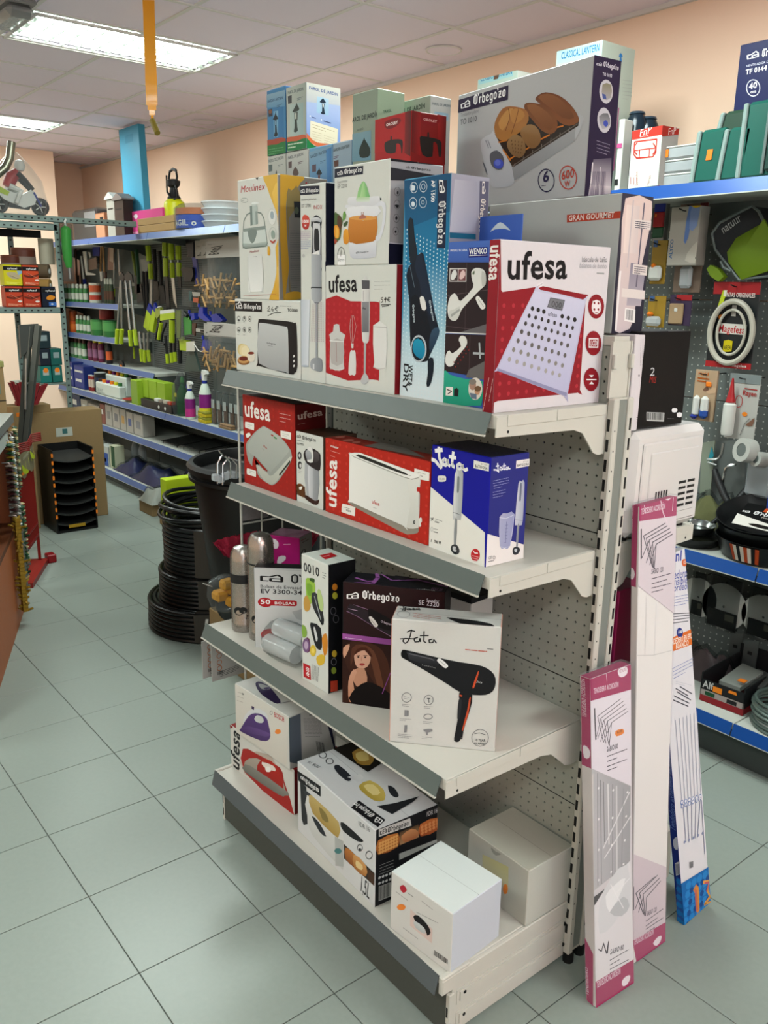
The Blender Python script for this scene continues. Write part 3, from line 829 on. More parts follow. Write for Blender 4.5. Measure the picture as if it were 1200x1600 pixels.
carton('gran','gourmet_box','wide pale grey box with an orange gourmet label behind the scale box','box',None,[1.3954, 1.04, 1.781, 0.4365, 0.1253, 0.3255, 0.0],'b9bcb8','2c2a38','5a4030',{'F':'''p b8442e 548 570 873 569 875 537 551 533
t f2e2d8 b 561 540 840 543 0 25 "GRAN GOURMET"''',  # side face also carries foil reflections painted in among its labels
'R':'''g 3a3848 2a2838 v -3 654 251 650 259 -4 2 -1
sg e6cdc6 cfc0c4 v 28 629 241 630 236 478 200 316 173 60 118 13 30 11 26 380
g f0dcd4 d8c8c8 h 40 601 145 601 154 381 44 380
g 8a8494 b4aab4 v 112 338 238 327 225 131 106 134
l f2ecec 14 34 294 36 17
l c8bcc0 10 90 623 87 316
l 6a6474 11 179 617 173 226
p e4d8d4 108 541 249 538 252 497 107 500
p e4d8d4 132 333 253 327 256 280 133 285
p e4d8d4 59 216 254 207 256 163 60 175
p f4f0ee 97 123 183 114 186 49 98 60
k 555060 4 4 118 530 238 528 1 -9
k 555060 4 4 143 321 239 316 1 -10
v 44404c 108 116 171 111 173 60 109 67'''})
carton('to1010','bread_toaster_box','large grey flat toaster box with bread rolls, highest on the near end','box',None,[1.1864, 1.105, 2.1075, 0.5363, 0.091, 0.3151, -0.12],'b6b7b8','2a1e3c','8a8a8a',{'F':'''p 2a1c3a -2 607 447 607 448 536 -6 537
h ffffff 21 592 28 553 115 554
t ffffff o 141 558 430 558 0 50 "Orbegozo"
t 8a8a8a n 25 512 200 512 0 19 "Tostador plano"
t 3a3a3e n 25 469 181 468 0 29 "TO 1010"
sg c9cbd0 b9bbc2 v 230 320 236 366 318 385 350 381 511 187 536 123 507 95 393 95 326 122 287 197
g a6a8aa 8f9194 v 511 187 998 337 981 262 536 119
s b9bbbf 987 380 1026 367 1030 339 981 262 983 325
g 2a2320 3a2c22 v 350 377 677 438 1001 357 999 329 517 188
l d07828 8 386 331 460 333
l d07828 8 427 288 495 227
l d07828 8 482 232 648 275
l d07828 8 727 302 795 315
l d07828 7 848 343 893 344
l 6a6058 5 510 195 992 339
l 8a8078 4 534 207 523 189
l 8a8078 4 604 236 597 211
l 8a8078 4 673 258 669 228
l 8a8078 4 741 278 738 250
l 8a8078 4 808 299 805 270
l 8a8078 4 874 315 871 287
l 8a8078 4 939 332 933 307
sg 6f3c1c 8a5028 v 670 502 697 519 747 522 828 499 899 461 961 411 1000 364 992 344 938 338 868 361 793 421 720 467
sg 8a542c 74421f v 692 506 760 513 854 475 939 407 966 369 888 380 791 442
sg 75421f 84502a v 585 480 601 495 660 486 731 465 792 428 844 379 849 336 806 317 734 344 657 405 606 448
sg 8f5a30 7a4824 v 608 483 673 477 770 424 822 368 792 336 718 382 641 443
sg 9c6230 b07a40 v 341 412 362 461 408 498 469 500 555 480 611 454 628 409 579 365 508 345 435 332 371 356
s bd8848 377 429 435 480 495 486 475 438 418 387
s b47c3e 483 480 556 473 595 435 538 407 489 421
l 7a4820 5 458 491 474 445 443 383
l 7a4820 5 543 478 525 423 494 362
sg 9a744a 86603a v 567 367 624 388 684 372 724 331 729 287 685 264 636 277 582 328
sg 9c7a52 7f6040 v 461 321 507 353 570 337 610 295 615 250 568 230 504 256 470 290
d 6f5030 5 4 4 498 324 585 306 515 270 578 255
s 5f6068 315 264 326 285 376 291 430 258 443 218 423 189 371 195 331 223
e 4a58c0 395 220 43 -5 2 -26
e 6a78d8 388 226 26 -3 1 -16
l 8a8c94 6 272 355 301 312
l 8a8c94 6 292 354 321 310
s 5a5c66 251 248 279 221 302 172 284 190
r 2a2448 791 97 61 -7 6 -55 6
t 2a2448 b 766 89 817 93 -4 52 "6"
k 2a2448 1 3 760 73 826 74 1 -8
r c04a3c 951 96 61 -7 7 -55 6
t b8402f b 905 89 997 95 -3 40 "600"
t b8402f b 932 54 970 57 -2 25 "W"''',
'R':'''g 2c1f40 241a38 v -1 632 182 627 206 -14 -4 -5
h e6e2ec 19 602 19 587 53 588
t e6e2ec o 63 590 167 586 1 21 "Orbegozo"
t dcd8e4 b 63 549 126 548 0 14 "TO 1010"
e c8c4cc 95 482 45 7 8 -52
sg 8a8468 a8a4a8 v 67 510 124 516 129 459 77 446
p 4a5a9a 68 471 93 468 101 449 76 449
e c8c4cc 96 354 46 4 9 -56
sg 6a6a6e b0aeb4 v 60 368 116 388 139 340 87 314
e 3f4fae 108 341 16 1 2 -14
k a8a0b8 4 2 56 258 150 247 2 -16
g 4a4058 c8c0c8 v 43 171 165 189 178 48 33 54
g d8d0d4 8a8298 v 33 54 176 57 179 -4 25 1
l e8e4e8 7 40 156 37 62
l e8e4e8 5 93 140 101 10
v 5a5068 45 117 138 124 145 7 39 9'''})
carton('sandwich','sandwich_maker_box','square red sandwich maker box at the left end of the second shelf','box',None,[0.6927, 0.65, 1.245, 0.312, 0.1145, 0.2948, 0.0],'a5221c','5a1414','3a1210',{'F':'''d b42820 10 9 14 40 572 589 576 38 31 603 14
t f4f0ea u 24 451 348 456 -2 99 "ufesa"
k d89a98 3 4 456 518 581 519 0 -24
s f2f0ea 29 408 44 414 137 416 145 409 142 376 132 370 39 373 27 378
s f2f0ea 465 409 479 414 577 416 583 409 582 378 573 372 475 371 466 377
s f2f0ea 38 98 53 104 147 105 156 99 153 68 143 64 48 62 36 67
s f2f0ea 34 329 83 348 96 329 49 308
k 8a8a86 2 2 54 398 123 399 0 -11
k 8a8a86 2 2 488 397 564 397 0 -11
k 8a8a86 2 3 63 90 137 93 0 -11
sg aab0aa 9aa09a v 34 238 49 282 157 362 243 406 281 413 457 376 565 317 585 290 579 236 440 96 376 55 329 45 205 68 166 108 166 155 215 182 253 168 137 196 112 147 108 130 58 159
sg b9bdb7 a6aca6 v 58 262 166 358 252 402 300 408 457 371 547 319 547 285 347 136 329 134 127 205 78 214
sg d0d2c8 b4b8ae v 166 124 176 151 300 114 366 114 565 263 579 241 422 93 348 51 253 61
l 5a5e5a 9 137 199 300 129
s a02018 135 199 300 132 253 132 157 179
l 30362f 12 445 129 570 237
p b02a20 351 375 379 373 383 364 356 365
p 3a8a4a 383 366 420 361 420 351 388 355
t a83a30 u 253 284 300 270 4 13 "ufesa"
l 8a8e88 2 238 267 272 256''',
'R':'''t c8b0a4 u 20 498 205 512 -3 42 "ufesa"
k a08078 1 2 23 469 126 478 0 -9'''})
carton('grinder','coffee_grinder_box','small white coffee grinder box beside the red sandwich maker box','box',None,[1.0122, 0.65, 1.245, 0.14, 0.1241, 0.2174, 0.0],'d9dcd6','6a5040','3a2418',{'F':'''h 26262a 10 414 10 395 52 398
t 26262a o 67 393 213 398 -1 22 "Orbegozo"
k 777777 2 3 11 379 86 382 0 -17
t 444444 n 11 352 86 356 -1 13 "MO 3250"
e 303036 37 289 22 3 0 -24
e d8d8d6 37 290 10 1 0 -12
e 303036 40 231 22 3 0 -24
e d8d8d6 46 230 12 2 0 -13
k 9a9a9a 2 2 20 194 61 195 0 -10
sg b5b8bc 8f9398 h 94 259 244 243 230 53 202 39 112 62
sg d8dade b0b4ba h 127 245 184 234 178 54 137 56
s 2b2528 84 287 89 323 134 351 199 353 251 337 259 314 256 240 208 233 118 253
sg b9bcc0 8a8e94 v 101 320 134 344 175 340 167 275 118 278
s e4e4e2 118 342 158 360 183 336 179 272 127 267 122 278 167 290 163 329
sg 5a5458 3a3438 v 191 338 239 335 248 297 192 274
s 3a2018 104 60 202 43 242 60 234 30 186 17 96 35
s 7a4a22 4 102 46 119 87 101 96 44 47 41 9 49
d 4a2a14 6 6 7 11 103 87 104 12 47 92 44
s f0ede6 29 92 63 105 59 87 38 78'''})
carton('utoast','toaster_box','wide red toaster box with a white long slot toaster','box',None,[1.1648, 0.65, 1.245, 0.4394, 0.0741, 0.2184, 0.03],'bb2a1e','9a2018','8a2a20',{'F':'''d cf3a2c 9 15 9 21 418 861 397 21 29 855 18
t f6f2ee u 107 36 112 324 -96 2 "ufesa"
t f0e4e0 b 52 392 127 389 0 13 "tostador"
k e0a098 2 3 52 369 138 365 0 -29
s f2f0ea 763 380 773 385 868 382 873 374 873 344 863 338 768 335 761 347
k 8a8a86 1 2 777 369 862 368 0 -10
t 555555 b 807 352 826 351 0 8 "Plus"
s f2f0ea 163 74 177 81 275 83 282 74 280 36 271 30 168 29 158 38
k 8a8a86 1 3 177 62 271 65 0 -12
t 555555 b 200 43 244 44 0 12 "900W"
sg 8a8478 9a9488 v 226 118 257 115 699 66 798 83 805 69 799 52 736 30 663 29 257 86 230 99
sg e8e8e2 d4d6d0 v 228 362 241 384 314 397 381 393 739 366 805 354 807 294 799 252 808 100 791 76 735 61 684 66 257 104 226 118
sg f2f2ee dfe1dc h 237 361 254 366 705 323 713 64 684 67 257 105 230 119
l 9a9c96 4 254 374 267 367 683 325 747 325 795 342
s f4f4f0 245 381 314 396 381 392 739 365 802 353 747 330 683 330 271 371
s 2a2c2a 301 383 348 386 690 351 676 340 314 371
l 8a8c86 2 726 339 740 345
s c02820 784 280 789 293 824 294 828 282 820 273 788 269
s b8bab4 799 252 809 259 809 152 806 141
s e8e6e0 809 131 824 139 829 130 828 115 821 111 825 96 808 87
e 303030 772 103 8 2 0 -10
e b8b8b4 773 104 3 1 0 -5
t b8403a u 428 136 493 132 1 20 "ufesa"
k 9a9a96 1 2 439 113 482 114 0 -6''',
'T':'''e b8685a 47 73 17 22 16 -24
e b8685a 160 45 18 26 28 -33
e b8685a 237 40 13 20 21 -22
g 77726c 6a655f h 348 7 316 180 539 177 800 42'''})
carton('jata','stick_blender_box','blue and white stick blender box at the near end of the second shelf','box',None,[1.608, 0.6625, 1.245, 0.2067, 0.128, 0.2636, -0.0213],'14189c','2c3080','1a1a38',{'F':'''p f0efe8 -4 312 398 168 405 -1 -8 -13
l ffffff 20 27 499 77 511
l ffffff 19 52 520 58 470 76 440 73 423 55 432 29 449 3 452
l ffffff 17 117 462 98 469 82 457 86 442 108 440 118 456 119 469 125 447 137 442
l ffffff 18 158 513 152 461 157 445 169 443
l ffffff 17 130 487 177 488
l ffffff 16 222 457 205 464 191 455 193 440 212 438 224 451 226 462 230 445 247 440 261 448
p f0efe8 303 498 404 498 404 462 302 460
t 8a8a88 n 352 484 393 485 0 8 "BT100"
t 2a2a2c b 312 466 395 468 0 13 "BATIDORA"
s ebe9e2 53 375 67 381 106 387 114 375 108 360 65 350 54 356
t 888888 n 62 358 105 366 -2 10 "35,00"
sg cfd2d4 b2b6b8 h 178 414 207 430 234 423 233 212 221 190 183 184 171 203
sg e6e8e8 c4c8ca h 175 404 201 422 206 211 178 210
s 7d8588 194 394 200 402 209 396 210 336 203 321 195 328
l 8a8e90 3 172 218 228 216
l 6c7072 2 188 219 212 218
sg a8acae 7d8184 h 186 182 205 185 204 62 187 57
s 3a3c40 168 42 182 56 210 61 229 42 226 22 198 9 169 22
s c9cccf 182 46 204 49 201 35 211 33 198 22 182 30
e 20242a 198 17 11 3 0 -6
l 333333 4 10 154 30 145
l 333333 4 29 159 13 140
k 9a9a98 2 3 42 156 98 155 0 -11
k 4a4a4a 1 3 39 139 95 142 0 -5
r aaaaaa 21 97 9 2 0 -11 2
k 9a9a98 1 3 34 103 92 106 0 -5
k 4a4a4a 1 4 35 87 93 91 0 -5
t 2a2a2a b 43 29 95 35 -2 16 "700 W"
l 555555 4 21 45 18 30
e c8282e 342 44 31 8 2 -31
l ffffff 5 327 60 338 53 358 57
k f0c0c0 3 3 321 36 365 39 1 -11''',
'R':'''p efe8e6 -15 166 251 71 254 1 -8 2
l f4f4ff 6 34 484 53 484
l f4f4ff 7 43 497 48 469 54 454 39 466 20 469
l f4f4ff 6 72 473 61 477 60 465 71 462 74 473 79 462
l f4f4ff 7 85 491 86 465 94 462
l f4f4ff 5 75 480 98 480
l f4f4ff 6 112 469 101 471 100 462 111 460 114 472 119 462 128 462
p ece6e4 166 496 260 496 260 461 166 459
t 8a8a88 n 212 481 250 481 0 8 "BT100"
t 2a2a2c b 173 466 253 466 0 11 "BATIDORA"
k a8aed8 4 2 18 416 122 420 3 -12
k a8aed8 3 2 22 362 107 365 1 -13
sg c9ccd8 a9adc0 h 189 382 208 390 230 383 234 197 220 173 190 179 180 200
s 6d7284 201 381 209 383 213 370 212 300 203 296 200 315
l 8a8ea0 2 181 207 231 195
sg a2a5ae 7a7d88 h 198 176 212 174 209 65 197 67
s 33353c 176 63 192 70 219 61 227 46 212 29 186 31 175 47
s c9ccd4 190 61 206 56 201 40 187 50
sg a9abc9 9a9dc4 h 74 237 123 247 174 236 156 80 117 77 86 91
l d0d2e4 3 74 234 118 223 172 233
l c8cae0 2 75 227 86 91 117 77 156 80 172 231
l 6a6d96 3 123 207 123 104
k 6a6d96 6 2 115 189 134 189 0 -17
t 4a4a50 n 13 39 35 38 1 14 "CE"
r 4a4a50 51 41 8 -1 1 -8 2
k 4a4a50 1 3 14 27 68 26 0 -5'''})
carton('jdryer','hair_dryer_box','white hair dryer box with a black dryer, nearest on the third shelf','box',None,[1.6569, 0.5034, 0.77, 0.2654, 0.0909, 0.332, 0.728],'cfcfca','d89a88','c9cac6',{'F':'''l 1e1e22 6 100 615 94 581 83 552 70 541 58 552 65 566
l 1e1e22 6 45 562 73 567 107 568
l 1e1e22 6 78 601 95 611 117 608
l 1e1e22 6 131 578 112 570 118 553 138 556 142 574 145 556
l 1e1e22 6 161 612 161 560 172 554
l 1e1e22 6 142 588 183 592
l 1e1e22 6 202 575 186 569 189 555 206 558 210 573 223 556
k c05a4a 1 5 364 535 509 534 0 -13
k 5a5a5a 1 4 469 549 509 549 0 -12
s 1c1d20 55 501 70 507 146 495 240 480 332 468 421 461 471 448 508 418 518 375 507 330 473 306 423 300 404 301 341 311 282 346 175 405 71 458 52 472
sg 3a3b40 1c1d20 v 70 495 146 486 227 472 228 429 92 459
l 6a6b70 4 91 489 200 471 214 465
s 0e0f11 53 498 74 504 92 455 71 457 52 472
s c8502e 428 422 434 419 416 341 407 343
t c8c8c8 i 425 369 452 365 1 10 "Jata"
t 9a9a9a n 154 433 225 423 1 7 "ionic"
s 1c1d20 344 308 408 301 399 214 381 142 366 71 351 38 328 41 331 81 342 167 348 252
s c8502e 401 284 393 199 373 113 365 106 386 213 393 276
l c8502e 8 347 291 357 289
s 2b2c30 342 266 358 264 351 168 339 166
l 1c1d20 5 350 83 370 96 366 56 353 58
s e6e6e4 230 470 243 479 283 446 278 432 265 431 233 458
l 999999 3 243 464 270 443
r 7a7a7c 84 253 24 2 0 -26 3
k 8a8a8c 2 2 70 257 97 253 0 -9
r 7a7a7c 194 251 23 2 0 -26 3
t 5a5a5c b 188 237 204 238 -2 23 "T"
k 8a8a8c 2 2 62 215 106 215 0 -9
k 8a8a8c 2 2 172 215 218 216 0 -9
p 8a8a8c 75 184 90 185 91 151 75 150
p 6a6a6c 90 185 96 184 96 153 91 153
k 8a8a8c 2 2 52 134 113 136 0 -9
r 8a8a8c 194 160 21 2 0 -14 4
k 8a8a8c 2 2 170 131 219 131 0 -9
p 8a8a8c 77 101 91 103 89 62 75 60
k 8a8a8c 3 2 45 48 120 50 0 -9
s 8a8a8c 171 85 214 95 217 81 198 73 196 58 188 60 185 74
k 8a8a8c 2 2 166 46 220 46 0 -9
r 7a7a7c 456 72 41 4 1 -46 3
l 5a5a5c 3 428 91 451 99 483 91
t 3a3a3c b 429 52 483 53 0 13 "10 YEAR"
t 3a3a3c b 427 35 484 36 0 10 "10 AÑOS"''',
'T':'''l 1e1e22 5 32 175 41 135 35 116
l 1e1e22 5 21 136 124 141
t 1e1e22 i 42 117 124 141 -12 40 "Jata"
r 9a9a9c 50 65 31 4 6 -44 3
k c05a4a 3 4 94 88 238 63 3 -23
s 1c1d20 261 65 319 62 409 52 480 27 496 -13 429 -34 441 -104 419 -93 402 -34 332 2'''})
carton('se2320','hair_dryer_box','dark brown and purple hair dryer box with a portrait, behind the white dryer box','box',None,[1.4145, 0.5328, 0.77, 0.2772, 0.0878, 0.3525, 0.6304],'2a1618','17151a','1c1c22',{'F':'''h ffffff 23 647 23 610 89 619
t ffffff o 108 624 315 625 0 43 "Orbegozo"
t d8d0d8 n 458 644 526 645 0 18 "Secador"
t e8e0e8 n 415 624 526 622 0 26 "SE 2320"
l 8a6a8a 4 26 562 62 581 141 564 270 501
l 8a6a8a 4 23 540 69 525 156 481 271 425
s 2a2228 34 572 66 581 270 497 271 429 84 519 26 543
l b49ab4 3 34 556 84 550
s 151014 141 568 198 555 284 510 285 457 170 483
s e6e2e0 147 517 163 525 199 483 181 468
l 888888 3 158 509 184 481
t c8b8c8 b 213 500 273 488 2 12 "Orbegozo"
g a55aa8 8f4a94 h -2 410 274 409 274 377 -2 376
k e0c8e4 1 3 15 386 141 387 0 -14
g 2a1614 3a2018 v -2 375 274 376 273 -2 1 -1
sg 3a2018 4f2c20 h 5 326 55 370 156 373 228 335 272 216 273 13 201 21 200 146 215 85 142 202 84 133 41 191 15 250
sg 5a3426 6f4430 h 55 332 113 361 178 330 214 225 241 88 200 130 171 236 142 295 84 319 48 222
s d8a890 67 286 84 322 127 336 156 312 159 273 142 233 106 216 77 233
s c89478 63 201 113 222 135 201 142 140 99 104 67 131
sg d8a488 c08a6c v 41 160 63 205 84 195 63 131 77 23 41 11 34 96
s d4a084 5 326 41 353 34 314 9 265
s 120c0e 56 68 113 129 171 143 273 92 273 3 56 2
s 4a2418 67 290 84 329 134 346 171 298 156 296 127 327 91 312
l 3a1e1c 4 81 288 99 293
l 3a1e1c 4 120 295 142 298
e 3a2420 91 283 6 1 0 -5
e 3a2420 130 287 6 1 0 -5
l b8806a 3 110 288 107 263
s a8403e 96 243 113 251 130 247 113 234
l 8a4a90 5 229 87 272 216''',
'T':'''l a060a8 24 66 -15 162 14 163 115 140 194
l a060a8 16 50 74 126 36 161 57
l a060a8 13 166 175 247 92 376 143 550 82
e 2a2a34 286 157 41 10 14 -45
t f0f0f0 o 499 12 401 1 3 -29 "Orbegozo"
t b088b8 n 536 45 477 49 -2 -33 "SE 2320"'''})
carton('veg','vegetable_cutter_box','tall white box with vegetables and a black side on the third shelf','box',None,[1.2219, 0.5278, 0.77, 0.1308, 0.0946, 0.3825, 0.0],'d9dcd6','141518','d9e2da',{'F':'''t 303034 b 26 668 184 677 -3 51 "0010"
k 5a5a5e 3 3 210 710 246 712 0 -14
s 9ac04a 47 625 79 642 127 640 140 587 101 496 61 483 47 560
s 7aa83a 58 604 114 604 101 544 63 541
s c89a4a 26 505 61 532 95 478 61 435 26 441
s 3a5a2a 87 644 132 652 132 630 90 628
sg 3a3c40 1c1e22 v 106 561 179 564 226 438 205 400 166 436 114 483
l a8acb0 8 132 550 195 429
s b9d08a 164 594 190 602 221 532 210 484 184 489 164 547
s 1e2024 87 363 114 384 192 380 205 265 166 241 132 265
s d8dadc 122 354 138 363 164 307 148 283
s 6a2a4a 34 257 79 276 85 201 37 181
e 7a5a86 45 223 37 12 0 -45
e c0a8c4 45 223 21 7 0 -26
e e0c040 116 215 32 11 0 -35
e f0d868 116 215 16 5 0 -16
s e0b83a 153 192 205 225 236 220 226 177 179 145 153 160
s d88a2a 205 321 244 365 262 323 257 259 226 225
s 8ab04a 4 336 47 331 53 287 10 260
p c0202a 12 103 87 108 93 23 18 16
t ffffff b 74 36 74 92 -32 0 "ibili"
k 6a6a6e 6 3 106 128 111 33 13 1''',
'T':'''p c0202a 94 59 93 142 158 136 174 43
k f0d0d0 1 6 128 64 123 129 38 -26''',
'R':'''r 7a7a80 36 493 18 -4 0 -22 3
r 7a7a80 54 442 18 -4 0 -22 3
e d8872a 46 631 18 -3 0 -20
e b8b83a 47 581 18 -4 0 -20
e d8b83a 44 237 17 -4 0 -21
r 8a8a90 40 189 17 -4 0 -21 4
e 8aa03a 40 136 17 -4 0 -21
p b8402a 18 77 66 68 67 2 18 11'''})
carton('ev','vacuum_bag_box','pale grey box of vacuum sealer bags leaning behind the clear rolls','box',None,[0.9457, 0.5318, 0.77, 0.2, 0.05, 0.2657, 0.844],'bfc1c1','8a8c8c','17171a',{'F':'''p d4d6d6 7 524 404 515 400 -2 2 0
g b4b6b8 c0c2c2 v 237 249 404 298 404 158 264 203
g cbcdcd d8dada v 7 524 404 515 404 284 5 258
h 1a1a1c 40 494 39 444 183 439
t 1a1a1c o 229 439 597 433 1 56 "Orbegozo"
t 6a6a6c b 39 401 351 398 0 20 "Bolsas de Envasadora"
t 2a2a2e b 39 366 360 363 0 27 "EV 3300-3400"
e b8242c 69 305 47 -1 0 -32
p b8242c 99 323 256 324 269 316 269 291 256 285 99 285
t ffffff b 38 294 103 294 0 29 "50"
t ffffff b 127 295 256 295 0 16 "BOLSAS"
e b8242c 102 85 65 -1 0 -44
e d4443c 97 90 42 0 0 -29
e b8242c 160 111 42 -1 0 -25
e e08a78 97 94 14 0 0 -9
e e08a78 121 103 12 0 0 -7'''})
carton('uiron','steam_iron_box','red and white iron box at the bottom left of the base shelf','box',None,[0.687, 0.5693, 0.207, 0.3893, 0.2, 0.1651, 0.0475],'d4d2cc','6a1418','8a1c1c',{'F':'''p 8a1c1c 0 330 31 348 44 328 5 299
t 17171b u 107 1 131 324 -111 8 "ufesa"
sg b8a89c c4b8ac v 177 167 523 325 695 92 661 22 180 23
s a52420 167 213 338 252 620 278 665 204 777 4 644 -13 180 36
sg b0a69a 9a9084 v 191 126 338 218 585 238 692 117 537 80 220 67
sg b8281e 9a1c18 v 339 110 395 232 525 281 624 233 660 127 497 86
s e8dcd4 406 221 546 255 567 225 434 192
s f2f0ec 445 197 498 226 514 200 462 171
sg 8a8a82 6a6a64 v 174 80 261 123 710 138 675 95 597 65 188 40'''})
carton('bosch','steam_iron_box','pale iron box with a purple iron, stacked on the red iron box','box',None,[0.7502, 0.56, 0.3731, 0.3182, 0.19, 0.1872, 0.0536],'d2d0ca','b4b4b0','cfcdc8',{'F':'''g dcd8d0 cfc8be v 2 367 634 370 602 14 -28 -167
k b8b2aa 3 5 32 319 116 335 -4 -33
p 8a8a86 91 338 117 339 111 326 86 321
s d8dade 100 143 173 236 287 298 380 298 399 260 331 270 207 219 108 107
sg 5a3f7c 4a3068 v 61 54 95 101 168 195 246 247 331 270 388 263 408 219 424 173 408 120 310 69 61 30
s cfd2d0 235 200 269 241 329 254 350 233 324 206 264 188
sg 6a4f8c 4a3068 v 64 55 171 118 389 165 421 160 362 123 101 47
p 3a2850 205 284 239 290 234 265 206 261
r 8a8c90 439 328 14 6 -1 -14 4
t b82830 b 473 314 588 322 -2 33 "BOSCH"
e f08a3a 512 223 34 15 -2 -19''',
'R':'''g 2a9a4a 2a4a9a v -14 376 3 369 -27 60 -47 71
p 5a6470 3 369 89 373 98 -14 -26 59
p b4b4b0 92 373 287 283 367 -49 96 88
t 3a3a3e b 159 331 206 325 1 12 "BOSCH"
k 6a6a6e 14 2 112 327 256 276 1 -10
v 3a3a3e 212 131 280 94 297 8 223 54
p 23233c 293 269 330 251 420 -76 370 -50''',
'T':'''sg 3a2a58 2a1c40 v 101 101 87 135 139 149 217 145 411 91 442 59 414 38 271 41 174 67
s a8a8a8 113 117 174 142 224 141 230 111 191 88
sg 4a3a6c 3a2a58 v 193 103 202 139 224 141 226 106
l 8a8a8c 10 447 64 468 134'''})
carton('fryer','deep_fryer_box','black and white deep fryer box in the middle of the base shelf','box',None,[1.1489, 0.5545, 0.207, 0.4263, 0.218, 0.2458, -0.0565],'d6d7d8','17171b','d0d1d3',{'F':'''p 17171c 5 428 279 463 279 392 10 361
h ffffff 40 417 40 391 90 397
t ffffff o 102 387 261 412 -5 34 "Orbegozo"
p 2a2c30 33 374 110 367 121 113 75 80 52 106
s 3a3c40 72 324 167 345 187 281 141 266
sg e4e4e2 c9cac8 v 118 317 519 313 534 71 484 41 189 67 128 150
sg c8b070 b09048 v 141 330 242 345 482 334 483 240 429 218 187 227
s 8a7840 261 313 336 313 373 271 299 249
s 2a2e34 173 202 263 206 345 158 263 143
p b4b6b4 439 214 534 238 534 67 448 19
e 4a8080 476 137 40 23 0 -19
s 17181c 500 334 536 362 697 365 739 359 679 324 537 303
t 6a6a6c n 690 430 802 454 -6 28 "FDR 16"
r 6a6a6c 704 297 25 15 0 -21 6
r 6a6a6c 795 305 31 19 0 -25 6
e 3a3a3c 704 286 14 8 0 -8
p 2a2420 537 223 851 223 851 141 541 127
sg c07a3a 8a4f24 v 555 209 644 220 645 137 556 136
sg d8a060 a86a30 v 644 220 767 221 767 149 648 129
s e4c890 669 193 732 200 726 165 669 152
p 4a3020 785 210 851 219 851 141 785 139
t 1a1a1c i 705 24 802 22 2 102 "1,5L"''',
'R':'''p c9c9c6 21 494 235 482 247 429 22 446
h 222222 29 486 29 454 72 452
t 222222 o 79 449 226 441 2 32 "Orbegozo"
t d0d0d0 n 352 446 432 443 1 29 "FDR 16"
sg c07a3c 9a5a28 v 18 425 151 419 154 330 18 336
d e0a860 10 7 4 30 401 143 403 30 343 145 343
g 4a3a2a b08a60 v 163 420 296 419 302 333 166 335
sg c89060 a86840 v 176 390 248 409 295 371 283 337 200 341
sg c0703a a05028 v 309 414 442 408 450 326 315 332
d d89058 11 5 3 323 390 433 392 326 349 437 351
k 9a9a9a 5 3 31 262 128 256 0 -19
p b8b8b4 164 282 450 265 452 244 165 240
p b9b9b6 27 127 111 120 113 26 28 32
v 222222 32 123 106 118 108 33 32 36
d d0d0d0 9 4 2 31 183 103 178 31 147 104 141''',
'T':'''p 1c1814 -25 260 -39 419 310 439 350 292
sg c8a050 a07a30 v 107 338 103 433 224 426 293 346 232 294
s e8d080 131 348 147 416 240 376 214 318
sg dedfdf c4c6c8 v 365 216 385 358 399 444 666 430 731 383 656 329 724 219 654 158
sg d0b860 b09840 v 444 163 432 252 558 263 648 205 617 153 521 145
s e4d08a 459 187 479 242 574 228 568 178
p 202226 672 134 706 244 729 391 753 332 783 162
s 24282e 537 308 579 325 656 302 664 274 617 268
s 25282e 184 154 183 187 322 185 368 155 352 131 251 133
g d8d8d8 c4c4c6 v 327 158 344 243 391 235 410 186
p 17171c 566 82 805 100 836 27 601 5
h ffffff 825 46 799 89 753 80
t ffffff o 735 81 572 58 5 -35 "Orbegozo"
r 5a5a5c 31 166 13 19 31 -17 6
r 5a5a5c 116 164 13 18 29 -17 6
t 5a5a5c n 138 88 44 63 7 -27 "FDR 16"'''})
carton('white','small_appliance_box','white cube box with an orange price tag at the front of the base shelf','box',None,[1.6607, 0.5165, 0.207, 0.2191, 0.1937, 0.1784, 0.0869],'d8d6d2','cdd2dc','dfe6e4',{'F':'''s b82838 69 302 96 327 119 309 96 278 73 283
k 9a9896 1 5 126 295 193 298 0 -17
k a8a6a4 1 5 227 307 373 298 0 -16
k a8a6a4 1 5 41 253 205 250 0 -17
k a8a6a4 1 5 193 219 418 261 0 -17
p ddc4bc 148 211 307 188 308 101 150 109
s 1e1a1c 171 178 205 207 273 192 296 159 273 127 255 157 205 151
sg d0d4d4 b8bcbc v 178 159 250 160 255 125 187 122
k a8a6a4 1 5 101 65 239 65 0 -17
v 2a2a2c 324 73 423 77 422 48 324 41
e f08a3a 82 182 32 19 0 -19'''})
carton('grey','carton','plain grey carton at the back of the base shelf near the upright','carton',None,[1.6496, 0.813, 0.207, 0.2322, 0.1825, 0.1752, -0.0122],'c2c1b6','c6c6bc','bdbcae',{'F':'''g cfc78e c8c0a0 v 119 251 319 290 329 144 125 150
e f08a3a 307 140 18 12 2 -32
s 9a9c92 183 334 220 328 261 336 222 304 192 311'''})
